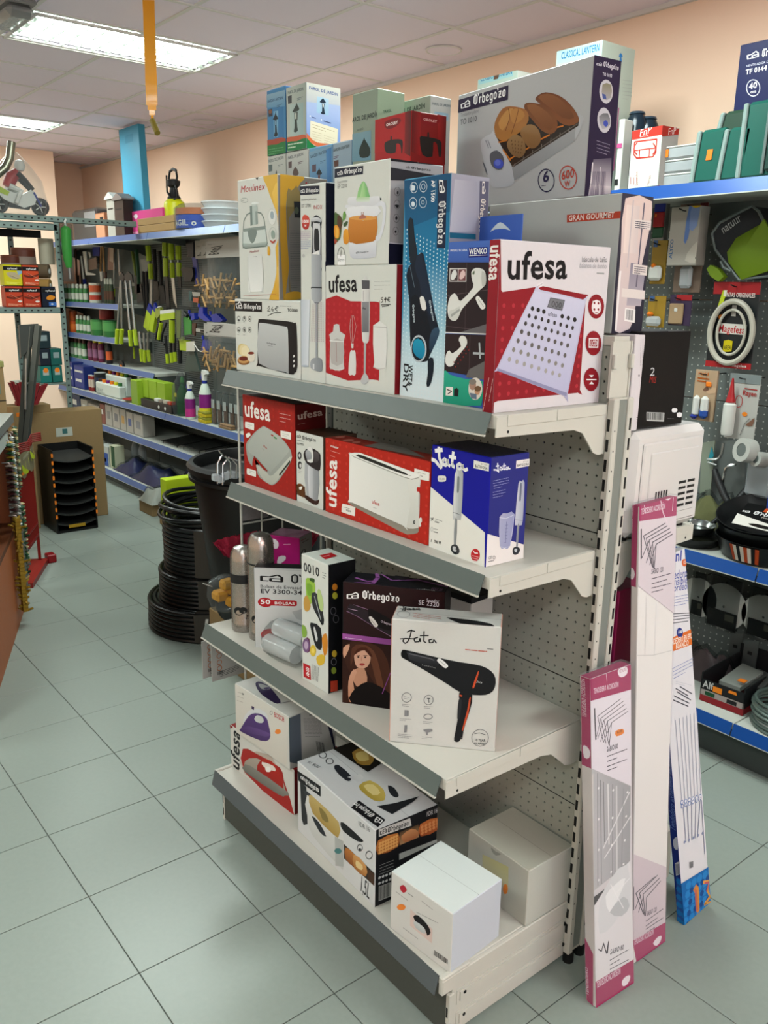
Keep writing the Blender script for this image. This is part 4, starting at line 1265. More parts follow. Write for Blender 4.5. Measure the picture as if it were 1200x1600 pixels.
carton('oroley','coffee_maker_box','red moka pot box behind the juicer box','box',None,[1.106, 0.862, 2.075, 0.175, 0.118, 0.262, -0.076],'a81a1a','7a1614','3a1010',{'F':'''g b01c1c a81a1a h 4 524 254 523 331 338 3 351
g 7a1614 4a1210 h 292 522 355 524 357 296 293 320
s 7a1216 97 496 137 506 196 508 249 497 252 480 206 463 146 458 106 472
t f4e8e4 b 114 476 225 476 0 14 "OROLEY"
s 26201e 99 385 125 399 195 400 264 390 278 367 273 323 264 324 254 364 215 375 210 331 119 340
p 26201e 158 420 171 420 174 401 156 401''',
'R':'''g 5a1614 8f1a1a h 3 525 59 522 65 305 5 320
g 8f1a1a 4f1412 h 172 525 234 521 253 274 191 308
s 7a1216 60 485 85 503 129 509 180 502 185 485 150 462 105 464 70 472
t d8a8a4 b 78 483 170 482 0 12 "OROLEY"
s 221c1a 56 396 82 404 121 404 194 397 207 366 204 315 190 314 176 373 149 381 146 309 78 312
p 221c1a 108 428 118 429 121 404 107 405'''})
carton('lantern_a','garden_lantern_box','tall pale lantern box with a green base, upper right of the stacked pair','box',None,[0.632, 0.87, 2.303, 0.116, 0.13, 0.19, 0],'a4b0a8','a4b4d8','8a8a80',{'F':'''g b9c2ba a4b0a8 h 2 382 234 380 226 66 12 93
t 4a5a62 b 21 342 201 339 0 17 "FAROL DE JARDIN"
p 4a4c50 21 331 67 331 67 285 24 286
k 6a7a80 2 4 131 302 196 303 0 -9
g b4c8c4 9ab4b4 h 42 278 200 271 197 79 45 93
s 3a423e 74 233 117 268 123 280 131 266 153 242 141 229 92 228
p 4a524e 94 226 136 224 131 175 97 177
p c8d0c4 104 221 121 220 120 186 106 186
s 3a423e 100 179 123 177 129 136 136 116 112 108 88 114 97 140
s c8603c 9 88 93 85 187 85 226 75 226 52 121 55 10 60
s 1f7a44 10 60 121 55 226 61 225 3 9 8
k c8e0c8 2 7 19 44 196 39 0 -19''',
'R':'''g c9cac0 b4b8c0 v 1 380 263 380 265 270 -1 269
g a4b4d8 7a9ad8 v -1 269 264 281 265 6 -5 77
t 2a4a8a b 20 344 241 334 1 17 "FAROL DE JARDIN"
g a8c4d8 94b8d4 v 79 312 169 308 168 210 76 217
s 1c2c3c 99 281 120 302 125 307 131 301 148 283 128 277
p 30404c 115 275 136 275 133 249 118 250
p e0e4e0 120 274 130 274 129 254 122 255
s 1c2c3c 118 249 133 249 137 228 142 217 122 213 106 218 117 228
e f0f4f8 27 190 5 0 0 -4
e f0f4f8 113 179 5 0 0 -4
k 2a3a6a 1 4 41 186 96 180 0 -5
k 2a3a6a 1 5 130 174 211 166 0 -5
p e4dcc4 29 164 241 141 234 6 22 26
k a89a80 2 3 44 144 218 121 0 -16
k b0a48c 5 2 44 104 114 97 0 -14
k b0a48c 5 2 132 90 215 80 0 -14
s d87048 -4 88 24 70 81 42 247 46 263 25 264 12 171 3 81 19 -5 51
s 1f7a44 -5 61 32 36 81 13 152 3 260 3 260 -3 0 0'''})
carton('lantern_b','garden_lantern_box','blue lantern box with a green base, upper left of the stacked pair','box',None,[0.513, 0.87, 2.303, 0.115, 0.13, 0.2, 0],'4a86b4','3a5a80','7a8a90',{'F':'''g 4a86b4 3a78ac h 20 317 204 301 208 71 18 87
g 8fb0c4 5f96bc v -10 378 241 373 234 276 -7 300
t 2a4a6a b 10 328 202 324 0 16 "GARDEN LANTERN"
k 4a6a80 2 4 126 294 193 296 0 -9
p 3a3c48 19 286 69 285 71 240 21 241
s 8a5a40 26 280 62 279 61 259 29 261
g 6aa4cc 7ab0d0 h 83 267 141 264 136 105 83 109
s 20262a 76 219 103 246 109 263 115 244 141 218 123 212 92 214
p 30363a 97 213 122 211 119 174 100 176
p 8ab4d0 103 207 116 207 114 180 105 180
s 20262a 101 177 119 174 124 138 134 118 110 109 84 119 100 140
s a84a34 -6 100 72 97 167 99 204 92 229 84 229 53 114 61 -5 66
s 2a7a3c -5 66 114 61 229 69 229 -1 -7 0
k 6ab07a 3 3 16 40 207 35 -1 -15'''})
carton('lantern_c','garden_lantern_box','leftmost pale lantern box in the lower row on the gondola','box',None,[0.516, 0.87, 2.085, 0.11, 0.13, 0.216, 0],'b4bab4','a0a8a8','8a8a80',{'F':'''g c4c8c2 b4bab4 v -2 435 226 430 223 302 -1 322
t 4a5a5c b 5 394 195 402 -1 18 "FAROL DE JARDIN"
p 5a6a6a 7 380 53 381 51 339 8 337
k 6a7a7a 2 4 123 367 183 369 0 -9
s 3a423e 92 317 103 342 111 315'''})
carton('lantern_d','garden_lantern_box','second pale lantern box in the lower row under the tall pale one','box',None,[0.628, 0.87, 2.085, 0.132, 0.13, 0.216, 0],'b0b4b0','a0a8a8','8a8a80',{'F':'''g bcc0bc a8aeac v 8 432 261 428 264 267 7 307
t 4a5458 b 22 391 203 399 -1 17 "FAROL DE JARDIN"
p 5a4a4a 27 375 68 377 67 338 28 336
k 6a5a60 2 4 143 362 202 365 0 -9
s 5a4a44 79 309 109 339 147 305 137 285 86 290'''})
carton('lantern_e','garden_lantern_box','blue lantern box in the lower row behind the blender box','box',None,[0.762, 0.87, 2.085, 0.126, 0.13, 0.216, 0],'6a9cc0','3a70a8','8a8a80',{'F':'''g 7a9cb4 5a8cb8 v 0 409 243 422 243 214 6 248
g 4a80b4 3a70a8 h 185 405 243 413 243 214 198 223
t 30485c b 16 373 195 387 -1 17 "GARDEN LANTERN"
k 4a6a80 2 4 125 342 180 346 0 -9
p 5a4a54 33 331 78 333 78 290 35 289
s 20262a 80 275 106 300 111 314 118 299 143 274 120 266
p 6a4a48 97 267 124 265 121 244 101 245'''})
carton('lantern_f','garden_lantern_box','rightmost grey blue lantern box in the lower row beside the juicer box','box',None,[0.89, 0.87, 2.085, 0.095, 0.13, 0.216, 0],'8fa4b4','3a70a8','8a8a80',{'F':'''t 4a585c b 8 384 173 393 -1 16 "GARDEN LANTERN"
k 6a5a70 2 4 10 355 63 357 0 -9
p 5a3a30 14 333 61 334 61 300 17 297'''})
carton('farol_a','lantern_carton','dull green lantern carton behind the moka pot box, left of its twin','carton',None,[0.986, 0.872, 2.075, 0.117, 0.1, 0.347, 0],'8c9a8a','a8c4a8','7a6a58',{'F':'''t 26302c b -16 547 246 547 0 23 "FAROL DE JARDÍN"
t 5a645c n 47 490 108 493 -1 12 "NEGRO"
g 7a9ca8 6a94a8 v 2 483 181 482 184 323 -6 330
s 1c2a22 71 392 113 444 117 453 124 438 173 387 169 347 123 340 77 351''',
'R':'''t 3a6a50 b 47 570 103 584 -3 14 "FAROL"'''})
carton('farol_b','lantern_carton','pale lantern carton with a light side behind the moka pot box','carton',None,[1.013, 1.002, 1.777, 0.167, 0.08, 0.634, 0],'a8b4a4','c8d0cc','7a6a58',{'F':'''t 26302c b 19 1204 291 1206 0 24 "FAROL DE JARDÍN"
t 5a645c n 259 1172 313 1171 0 9 "NEGRO"''',
'R':'''t 6a7a80 b 13 1219 155 1224 0 12 "FAROL DE JARDIN"
g a0c8dc b4d4e4 v 33 1186 140 1188 142 1150 34 1144
p 3a5a6a 81 1172 87 1173 90 1151 80 1152'''})
carton('classical_a','lantern_carton','low pale lantern carton just showing above the bread toaster box','carton',None,[-0.09, 2.42, 2.302, 0.26, 0.115, 0.565, 0],'c4d8cc','dfe4dc','7a6a58',{'F':'''t 2a8ab8 b 32 1105 451 1102 0 54 "CLASSICAL LANTERN"
p a8d8dc 10 1179 462 1172 468 1087 16 1084
t 1a7ab0 b 40 1111 453 1110 0 36 "CLASSICAL LANTERN"
p 6a5040 223 1161 287 1161 272 1095 214 1096'''})
carton('classical_b','lantern_carton','tall pale lantern carton right of the bread toaster box','carton',None,[0.396, 2.42, 2.302, 0.248, 0.227, 0.6, 0],'c8d2cc','bcc8bc','7a6a58',{'F':'''p b4dce0 10 1201 497 1187 507 1084 19 1098
t 2a7ab0 b 58 1129 471 1121 1 53 "CLASSICAL LANTERN"''',
'R':'''s 2a7ac0 230 1110 251 1142 284 1119 267 1108 279 1076 246 1071 249 1105
k b0b8b0 6 6 310 939 442 948 4 -29
l b8508a 14 285 713 280 204'''})
carton('fan_box','fan_box','navy floor fan box on the wall shelf at the right edge','box',None,[1.19, 2.56, 2.302, 0.45, 0.16, 0.5, 0],'1a2050','161a40','1a2050',{'F':'''r e8eaf4 143 680 54 -8 8 -58 6
t ffffff b 110 674 175 678 -3 42 "40"
t ffffff b 124 645 171 645 0 20 "cm"
h ffffff 57 934 67 886 160 890
t ffffff o 182 886 357 887 0 53 "Orbegozo"
t dfe2f4 n 65 837 340 837 0 15 "VENTILADOR DE SUELO"
t ffffff b 68 785 236 790 -1 33 "TF 0144"'''})
carton('fnp_box','organiser_box','small white and red box on the wall shelf beside the clear trays','box',None,[0.83, 2.42, 2.302, 0.155, 0.1, 0.225, -0.1],'d0d8cf','b4ada8','b8362c',{'F':'''p b8362c 0 448 310 450 310 381 6 379
t f4e4e0 i 78 394 200 411 -7 51 "FnP"
k f0d0cc 1 4 89 393 195 393 1 -9
r b8362c 147 296 112 -14 5 -64 11
p d3dbd0 67 367 225 366 235 210 78 238
l b8362c 12 35 361 263 354 265 254 238 225 72 233 39 264 35 361
l b8362c 9 45 294 261 289
l b8362c 10 98 289 98 235
l b8362c 10 197 290 199 231
k b0706a 3 7 25 92 34 34 32 -6
t b0706a n 110 19 95 131 -23 -3 "Estuche"
t b0706a n 222 7 241 84 -26 6 "Herram"''',
'R':'''p b8362c 0 450 166 479 166 444 200 450 197 402 0 368
t f0dcd8 i 70 385 162 404 -10 48 "FnP"'''})
carton('black_box','glossy_box','black box with a small barcode standing on the white microwave','box',None,[1.47, 1.137, 1.542, 0.4, 0.2, 0.243, -0.05],'1a1a1c','121214','3a3a3c',{'R':'''t c8c8ca n 85 267 127 266 2 40 "2"
t a83028 n 86 233 143 227 4 32 "MIS"
p b9bab8 89 82 240 68 242 21 96 36
v 2a2a2c 95 79 234 66 238 30 101 42
s e8e8ea 304 87 343 84 344 65 305 67
s e8e8ea 350 60 390 57 390 36 354 38
k 6a6a6c 1 2 269 37 388 23 1 -8'''})
carton('thin_white','thin_box','thin white box standing on the microwave beside the steel upright','box',None,[1.5, 1.068, 1.542, 0.385, 0.04, 0.237, 0],'d8d0d4','dcd4d8','d8d0d4',{'R':'''k b0a8ac 6 3 44 454 58 321 16 0
k 4a4448 4 3 67 66 104 64 2 -11
e 9a9498 55 276 8 0 1 -6'''})
carton('thermo_box','thermos_box','magenta and grey thermos box behind the steel flasks','box',None,[0.735, 0.71, 0.772, 0.12, 0.1, 0.29, 0.55],'b01a70','8f8c88','6a1a4a',{'F':'''s f2e8ee 15 542 48 558 82 534 75 494 44 489 16 506
k 6a1a4a 1 8 29 521 65 526 -2 -22
k e8a8c8 1 4 120 526 191 536 -4 -23
s e4dce0 80 432 130 446 134 420 103 392 96 379 69 376
k e8a8c8 2 5 68 352 154 349 -3 -24''',
'R':'''k 8a3a3a 1 5 23 559 176 552 -3 -7
k 5a3a3a 1 5 42 541 176 535 -3 -8
s 2a2a2a 12 452 42 488 76 485 94 472 84 424
s b4b4b0 26 444 53 481 74 479 64 434'''})
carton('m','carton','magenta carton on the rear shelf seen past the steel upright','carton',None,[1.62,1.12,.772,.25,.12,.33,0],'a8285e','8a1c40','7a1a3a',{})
carton('m','carton','pale grey carton on the rear shelf beside the magenta one','carton',None,[1.64,1.08,.208,.22,.2,.42,0],'8a8c92','a4a6ac','3a3a40',{})
carton('s','carton','plain brown carton hidden under the lantern boxes on the gondola','carton',None,[.515,.87,1.617,.47,.12,.466,0],'a08868','a08868','a08868',{})
carton('s','carton','plain brown carton hidden under the moka pot and green lantern boxes','carton',None,[.99,.85,1.617,.42,.13,.456,0],'a08868','a08868','a08868',{})
line_a=carton('line_a','clothes_line_pack','short magenta and white folding clothes line pack, torn wrapping, leaning frontmost at the gondola','clothes line',None,[0,0,0,0.035,0.1536,0.9413,0],'d6d0cc','dcd8da','a8285e',{'R':'''p a8285e 0 1922 304 1918 303 1744 2 1766
p ece6ee 2 1766 303 1744 297 1201 -2 1399
s f4ecf2 204 1874 233 1883 273 1878 277 1843 248 1830 216 1839
t a8285e n 214 1858 271 1858 0 17 "METALTEX"
t e8d0dc b 23 1799 208 1786 2 27 "TENDEDERO ACORDEÓN"
l e8d4e0 3 117 1936 123 1839
l e8d4e0 4 18 1934 109 1927 186 1923
l 3a3a42 9 28 1719 34 1548
l 4a4650 4 223 1715 50 1670 89 1519
l 4a4650 4 246 1697 73 1652 109 1504
l 4a4650 4 254 1675 96 1636 129 1489
l 4a4650 4 266 1650 122 1622 135 1484
l 4a4650 4 278 1630 153 1605 132 1483
l 4a4650 4 48 1550 96 1634
l 4a4650 4 67 1526 122 1622
l 4a4650 4 89 1514 150 1602
l 4a4650 4 40 1563 73 1650
s f0882a 180 1549 236 1545 244 1517 188 1517
t 5a2a08 b 193 1531 234 1530 0 12 "8,95"
t 3a3a42 b 112 1454 198 1448 2 27 "SABIO 80"
k 4a4650 2 5 115 1428 272 1420 -1 -28
k 4a4650 2 5 114 1372 271 1363 0 -23
g c2c2c4 a2a3a6 h -2 1400 294 1199 282 755 -3 704
p d6d2d0 -50 1361 12 1370 -2 744 -59 762
l 7a7c80 5 85 1295 86 952
l e4e4e6 9 118 1272 120 927
l 8a8c90 5 153 1260 143 706
l d8d8da 11 183 1238 179 703
l e8e8ea 8 284 1168 77 921
l e8e8ea 8 290 1025 84 860
l 9a9ca0 6 237 1208 214 724
l 6a6c70 4 63 1314 58 718
d f4f4f4 7 3 4 47 1274 268 1173 36 751 231 765
l 8a8c90 4 41 1360 30 718
p a8285e -79 783 -21 740 -22 694 -77 736
s 3a3a3c -78 718 -4 669 88 682 80 638 -5 619 -72 675
p e9e8ea -72 669 -5 616 128 712 287 765 305 149 -16 160 -85 452
s dfe2e4 40 608 120 716 263 751 284 500 195 479 146 440 37 431
s f6f8f8 87 635 166 672 246 675 180 570 116 526
s c4c8ca 116 526 228 573 276 492 211 460
l ffffff 4 127 689 227 501
l ffffff 4 149 608 278 661
l 3a3a42 7 27 345 50 322 66 363 88 291 105 356 96 288
t 3a3a42 b 115 270 224 251 5 28 "SABIO 80"
k 4a4650 2 5 114 236 269 229 -1 -29
k 4a4650 2 5 113 181 268 167 0 -24
p a8285e -16 160 305 149 306 -4 -19 -4
p a8285e -82 451 -12 334 -16 154 -64 202
t e8d0dc b 7 118 197 114 1 37 "TENDEDERO ACORDEÓN"
s f4ecf2 208 59 238 73 274 64 270 34 240 17 212 28''',
'F':'''p a8285e 10 1910 75 1918 68 1398 4 1396
t e0c4d0 b 42 1668 35 1873 -26 -1 "TENDEDERO ACORDEÓN"
s f0e6ec 14 1504 43 1509 63 1488 55 1451 20 1443
p a8285e -11 388 59 321 52 -20 6 -21
t e0c4d0 b 21 40 19 211 -21 0 "TENDEDERO"'''},Matrix(((0.99104, 0.0823, -0.10517, 2.01431), (-0.08421, 0.99635, -0.01381, 0.92795), (0.10365, 0.02254, 0.99436, -0.00263), (0.0, 0.0, 0.0, 1.0))))
line_b=carton('line_b','clothes_line_pack','tall magenta topped clothes line pack with white foam middle, leaning behind the short one','clothes line',None,[0,0,0,0.022,0.1532,1.3597,0],'e2deda','f4f2ee','a8285e',{'F':'''p ad2e64 -6 2785 38 2781 32 2286 -28 2287
t e0c4d0 b 3 2563 10 2734 -23 1 "TENDEDERO ACORDEÓN"
s f0e6ec -16 2375 10 2386 24 2355 11 2324 -15 2330''',
'R':'''p ad2e64 -12 2816 314 2788 314 2616 -4 2640
p e4d9e0 -4 2640 314 2616 317 2071 -16 2296
s f4ecf2 207 2759 250 2765 269 2732 235 2710 208 2726
t e8d0dc b 16 2673 210 2670 0 29 "TENDEDERO ACORDEÓN"
l ecd4e0 5 38 2786 49 2676
l f4e4ec 4 5 2770 121 2784 155 2789
l f0dce8 6 172 2786 194 2650 231 2588
l f0dce8 4 276 2781 272 2648
l 3a3a42 10 17 2595 21 2439
l 5a5660 6 213 2591 36 2556 114 2374
l 5a5660 6 231 2574 58 2540 121 2367
l 5a5660 6 253 2556 82 2525 128 2362
l 5a5660 6 264 2536 110 2508 131 2359
l 5a5660 6 278 2520 141 2491 128 2360
l 5a5660 6 27 2443 82 2522
l 5a5660 6 62 2408 113 2505
l 5a5660 6 91 2391 139 2489
t 4a4450 b 105 2337 205 2329 2 26 "SABIO 120"
k 5a5460 2 5 109 2310 281 2304 1 -28
k 5a5460 2 5 110 2259 283 2247 1 -23
l c0b4bc 4 -16 2296 317 2071
l e0e0de 4 70 2236 66 1901
l f8f8f6 6 158 2169 150 1877
l d0d0ce 4 -15 1912 133 1876 295 1858
p dccfd6 -28 727 300 507 305 130 1 166
l 3a3a42 11 2 516 6 365
l 5a5660 7 190 492 25 466 96 293
l 5a5660 7 218 492 57 451 106 281
l 5a5660 7 237 463 89 428 111 275
l 5a5660 7 247 439 121 393 115 273
l 5a5660 7 20 364 66 433
l 5a5660 7 51 329 93 413
t 4a4450 b 124 265 216 253 4 29 "SABIO 120"
k 5a5460 2 6 120 234 286 238 1 -33
k 5a5460 2 6 121 180 288 175 1 -27
p ad2e64 1 166 305 133 307 -27 41 -3
t e8d0dc b 15 128 193 109 4 37 "TENDEDERO ACORDEÓN"
s f4ecf2 191 48 232 68 270 58 261 25 224 13'''},Matrix(((0.99666, 0.0498, -0.06472, 1.99607), (-0.05211, 0.99804, -0.03457, 1.13115), (0.06287, 0.03782, 0.9973, -0.00038), (0.0, 0.0, 0.0, 1.0))))
line_c=carton('line_c','clothes_line_pack','blue and white clothes line carton leaning rightmost on the gondola','clothes line',None,[0,0,0,0.025,0.1381,1.1813,0],'1a3080','e4e2e8','d8d8dc',{'R':'''t 3a4aa8 b 108 2329 239 2302 12 59 "tenl"
e d8683a 260 2281 23 -7 -2 -22
t f4ece8 b 248 2277 271 2272 3 17 "12"
t 3a4aa8 n 59 2234 278 2192 9 47 "tendedero"
t 3a4aa8 n 54 2199 273 2153 9 43 "extensible"
t 3a4aa8 n 32 2169 292 2113 9 42 "de acordeón"
k 7a86c0 4 3 120 2117 285 2081 -2 -17
l 6a6a70 5 128 2017 280 1969
l 6a6a70 5 126 1999 275 1956
l 6a6a70 5 120 1982 267 1942
l 6a6a70 5 118 1964 256 1926
l 3a3a40 6 286 1986 287 1960
p e0702a 100 1881 305 1867 311 1772 94 1798
e 2a3a8a 171 1885 28 -11 -3 -30
t ffffff b 152 1885 192 1875 4 17 "100"
t f8ece0 b 61 1845 303 1807 5 31 "TENDEDERO EN EPOXI"
t f8ece0 b 122 1802 243 1781 5 31 "BLANCO"
k 8a94c4 4 4 78 1696 289 1684 1 -21
l 4a4a58 6 95 1565 204 1472
l 4a4a58 6 102 1542 225 1436
l 4a4a58 6 74 1527 209 1422
l 4a4a58 6 64 1505 197 1407
l 4a4a58 6 134 1561 241 1470
k c8ccd8 2 3 100 1609 251 1519 -1 -13
k b4b8cc 1 1 -815 1858 -814 1856 0 -1
l a8acc0 5 69 1374 70 843
l a8acc0 5 107 1367 101 830
l a8acc0 5 141 1361 132 825
l a8acc0 5 176 1355 163 816
l a8acc0 5 211 1350 195 807
l a8acc0 5 246 1341 226 793
l a8acc0 5 277 1332 258 785
d 5a74b8 15 6 2 69 830 245 778 71 802 243 761
d f0eef4 10 6 2 69 830 245 778 71 802 243 761
l 8a8ea8 7 79 812 77 550
l 8a8ea8 7 116 785 107 533
l 8a8ea8 7 160 783 136 531
l 8a8ea8 7 203 774 168 528
l 8a8ea8 7 247 759 192 521
l 8a8ea8 7 258 746 251 367
d 8a94b8 10 5 1 64 557 244 521 64 557 244 521
v 3a3a40 92 400 136 383 131 342 91 355
p 1a6ab4 -6 301 312 260 313 -65 -31 -4
d 2a86d0 28 5 5 69 249 297 217 13 23 273 -13
d 1a4a90 21 4 4 94 198 261 187 30 -10 238 -36
p d88a3a 110 189 142 213 167 177 158 13 131 3 130 147
p c86a5a 124 187 149 165 142 23 121 21
l e0a048 22 218 183 312 157 253 103 279 43 212 24 302 -1
l c85a6a 14 228 170 300 149 242 102
p e8e8ec 156 -1 223 -15 224 -46 157 -34''',
'F':'''g 1c3488 16286c v 64 1435 84 344 42 336 46 1377
p 2a5aa8 21 339 86 331 67 -13 -5 -31
d 1a7ac8 22 2 6 39 306 74 311 16 18 51 9
t 6a86c8 i 43 658 68 1256 -37 2 "Tendedero extensible de acordeón"
s c8d0e0 21 592 51 628 62 584 47 538 23 538
p c8ccd4 21 431 62 457 61 367 20 341
v 3a4a6a 24 426 62 449 59 373 23 352'''},Matrix(((0.99332, 0.02879, -0.11174, 1.99517), (-0.04319, 0.99075, -0.12867, 1.39608), (0.107, 0.13264, 0.98537, -0.00168), (0.0, 0.0, 0.0, 1.0))))
FW=mat('#e8e4e8',.08,0,.5,14,0,0,1,.985)
for o,w,d,h in ((line_a,.035,.1536,.9413),(line_b,.022,.1532,1.3597)): G().box((-.002,-.003,.004),(w+.0035,d+.003,h+.006),0,.004).build('film_wrap',FW,o)

# ================================================================ helpers for small goods
def item(name,label,cat,loc,parts,rz=0,group=None):
    """thing at loc; parts=[(name,material,draw)] drawn in local coordinates"""
    if len(parts)==1:
        g=G(); parts[0][2](g); o=g.build(name,parts[0][1],None,loc,rz); return tag(o,label,cat,group)
    o=T(name,label,cat,loc,rz,group)
    for pn,m,f in parts: g=G(); f(g); g.build(pn,m,o,(0,0,0))
    return o
def rel(pts,o): return [(p[0]-o[0],p[1]-o[1],p[2]-o[2]) for p in pts]
def bx4(*p): return p
# colour sets used for shop goods
LIME=mat('a9c01e',.45,0,.03,120); DGRN=mat('174a2c',.5); NAVY=mat('1a2c8a',.45); REDM=mat('a81c22',.45); STEEL=mat('a9aba8',.3,.85); CHROME=mat('d0d2d0',.15,1); TAN=mat('b58a5a',.7,0,.1,60,.08); CARD=mat('8f7650',.85,0,.08,80,.05)
CLR=mat('8a9292',.12,0,.25,25,0,0,1,.92); CLR3=mat('5a6262',.1,0,.2,20,0,0,1,.965); CLR2=mat('dfe8ec',.2,0,.15,30,0,0,1,.6); OR=mat('f0801c',.5); WHT=mat('d8dad4',.5); DRK=mat('17181a',.5); TEAL=mat('0d5a4c',.4); PURP=mat('7a1a70',.45); YEL=mat('d8d020',.45); GREYM=mat('6d7674',.45,.3); BRN=mat('4a2c20',.5)
# ---------------------------------------------------------------- small things on and around the gondola
o=D.objects.get('grab_rail_box')
g=G(); g.prism([(.368,0),(.368,.1332),(.43,.1332),(.43,0)],1,.0975,.1005); g.c=[lin('3f62b4')]*len(g.f); tb=g.build('hang_tab',PRINT,o)
g=G(); hp=smooth([(.035,.395),(.05,.408),(.066,.415),(.082,.408),(.1,.395),(.082,.4),(.05,.4)]); g.add([(x,.0972,z) for x,z in hp],[list(range(len(hp)))]); g.c=[lin('c8d4d8')]; g.build('hang_hole',PRINT,tb)
# microwave, side towards us, back with vents
mw=T('microwave','white microwave oven on the rear shelf with black box on top','microwave',(1.66,1.25,1.246)); ENAM=mat('dedad8',.22,0,.02,60,0,0,1,0,.4)
G().box((-.24,-.165,.012),(.24,.165,.292),0,.018).build('body',ENAM,mw)
G().box((.238,-.13,.035),(.246,.135,.262),0,.012).build('rear_panel',ENAM,mw)
G().box((.244,-.1,.06),(.2495,.12,.235),0,.006).build('pressed_field',ENAM,mw)
vg=G()
for i in range(2):
    for k in range(5): vg.box((.2492,.035+i*.042,.075+k*.016),(.2503,.068+i*.042,.082+k*.016))
tag(vg.build('vents',DRK,mw),kind='stuff')
vg=G()
for k in range(5): vg.box((.2492,-.07+k*.012,.1),(.2503,-.064+k*.012,.13))
tag(vg.build('side_vents',DRK,mw),kind='stuff')
for a in (-.2,.2):
    for b in (-.13,.13): G().cyl((a,b,0),(a,b,.014),.014,n=10).build('foot',DRK,mw)
# thermos flasks
INOX=mat('b0aaa4',.26,.9,.04,400); 
def flask(name,label,loc,r,h,cap,band):
    o=T(name,label,'flask',loc)
    G().lathe([(r*.96,0),(r,.006),(r,.03),(r*.985,.032),(r*.985,h*.98)],n=28).build('body',INOX,o)
    G().lathe([(r*.985,h),(r*.985,h+cap*.45),(r*.93,h+cap*.72),(r*.7,h+cap*.93),(r*.3,h+cap),(.0001,h+cap)],n=28).build('cap',INOX,o)
    G().lathe([(r*1.01,h-(.03 if band else .004)),(r*1.01,h)],n=28).build('band',DRK,o)
    g=G(); cx=math.atan2(-.9,.62)                                  # heart-shaped black print near the foot
    for dx,dz,rr in ((0,0,.018),(.016,.004,.014),(.03,-.016,.004),(.026,-.024,.003)):
        n=12; V=[]
        for k in range(n):
            a=cx+(dx+rr*math.cos(2*PI*k/n))/r; V.append((r*1.012*math.cos(a),r*1.012*math.sin(a),.075+dz+rr*.8*math.sin(2*PI*k/n)))
        g.add(V,[list(range(n))])
    tag(g.build('emblem',DRK,o),kind='stuff')
    return o
f1=(0.825, 0.552, 0.77); f2=(0.917, 0.56, 0.77)
flask('vacuum_flask','shorter brushed steel flask with a black band, leftmost on the third shelf',(f1[0]-.035,f1[1]+.03,.771),.043,.2,.09,True)
flask('vacuum_flask','taller brushed steel flask beside the vacuum bag box',(f2[0]-.03,f2[1]+.032,.771),.0435,.26,.095,False)
# clear rolls of bags in front of the bag box
ro=T('bag_rolls','wrapped clear plastic bag rolls lying before the vacuum bag box','roll',(1.09,.545,.771),.0)
FILM=mat('#f0f4f4',.15,0,.5,18,0,0,1,.5)
for k,(dx,dy,dz) in enumerate(((-.03,.0,.03),(.0,.045,.03),(-.01,.028,.082))): G().cyl((-.06+dx,dy,dz),(.075+dx,dy+.02,dz),.029,n=16).build('roll',FILM,ro)
G().lathe([(.02,-.085),(.06,-.06),(.066,0),(.06,.07),(.025,.09)],(-.01,.025,.052),14,0,None,(1,.12,0)).build('wrapper',CLR,ro)
# white pack and small box in the shade at the back of the third shelf
item('small_box','small black and white box in the shade behind the vegetable cutter box','box',(1.40,.88,.771),[('body',WHT,lambda g:g.box((0,0,0),(.14,.1,.245),0,.002)),('lid',DRK,lambda g:g.box((-.002,-.002,.245),(.142,.102,.262),0,.002))],.1)
# wire end grid of the gondola with baskets
wr=T('wire_grid','white wire end grid hung on the far end of the gondola','wire rack',(.655,.8,.3)); WIRE=mat('c2c4bc',.35,.2)
wo=Vector((.655,.8,.3))
for y in (.655,.735,.82,.905,.985): G(wo).tube([(.655,y,.35),(.655,y,1.6)],.0045 if y<.7 or y>.95 else .003,8).build('upright_wire',WIRE,wr,(0,0,0))
for z in (.4,.62,.85,1.09,1.16,1.33,1.58): G(wo).tube([(.655,.655,z),(.655,.985,z)],.0032,6).build('cross_wire',WIRE,wr,(0,0,0))
hk=T('hook_set','bent chrome hooks with clear pegs hanging from the wire grid','hook',(0.6, 0.614, 1.325))
b=Vector(hk.location)
G(b).tube([(0.64, 0.679, 1.302),(0.6, 0.63, 1.318),(0.6, 0.614, 1.333),(0.6, 0.607, 1.343)],.003,6).build('arm',CHROME,hk,(0,0,0))
for u in (340,348,360,370):
    pass
G(b).tube([(0.6, 0.619, 1.326),(0.6, 0.601, 1.3),(0.6, 0.598, 1.229)],.0032,6).build('hook',CHROME,hk,(0,0,0))
G(b).tube([(0.61, 0.64, 1.319),(0.61, 0.615, 1.295),(0.61, 0.612, 1.225)],.0032,6).build('hook',CHROME,hk,(0,0,0))
G(b).tube([(0.62, 0.62, 1.325),(0.62, 0.638, 1.303),(0.62, 0.637, 1.246)],.0032,6).build('hook',CHROME,hk,(0,0,0))
G(b).tube([(0.63, 0.638, 1.318),(0.63, 0.657, 1.294),(0.63, 0.653, 1.245)],.0032,6).build('hook',CHROME,hk,(0,0,0))
g=G(b)
for u,v in ((335,744),(343,748),(352,744),(362,742),(370,744)):
    p=Vector((0.6, 0.623, 1.25)); 
    p=p+Vector((0,(u-350)*.00205,(745-v)*.0021)); g.box(p-Vector((.012,.012,.012)),p+Vector((.012,.012,.012)),0,.004)
tag(g.build('clear_pegs',CLR2,hk,(0,0,0)),kind='stuff')
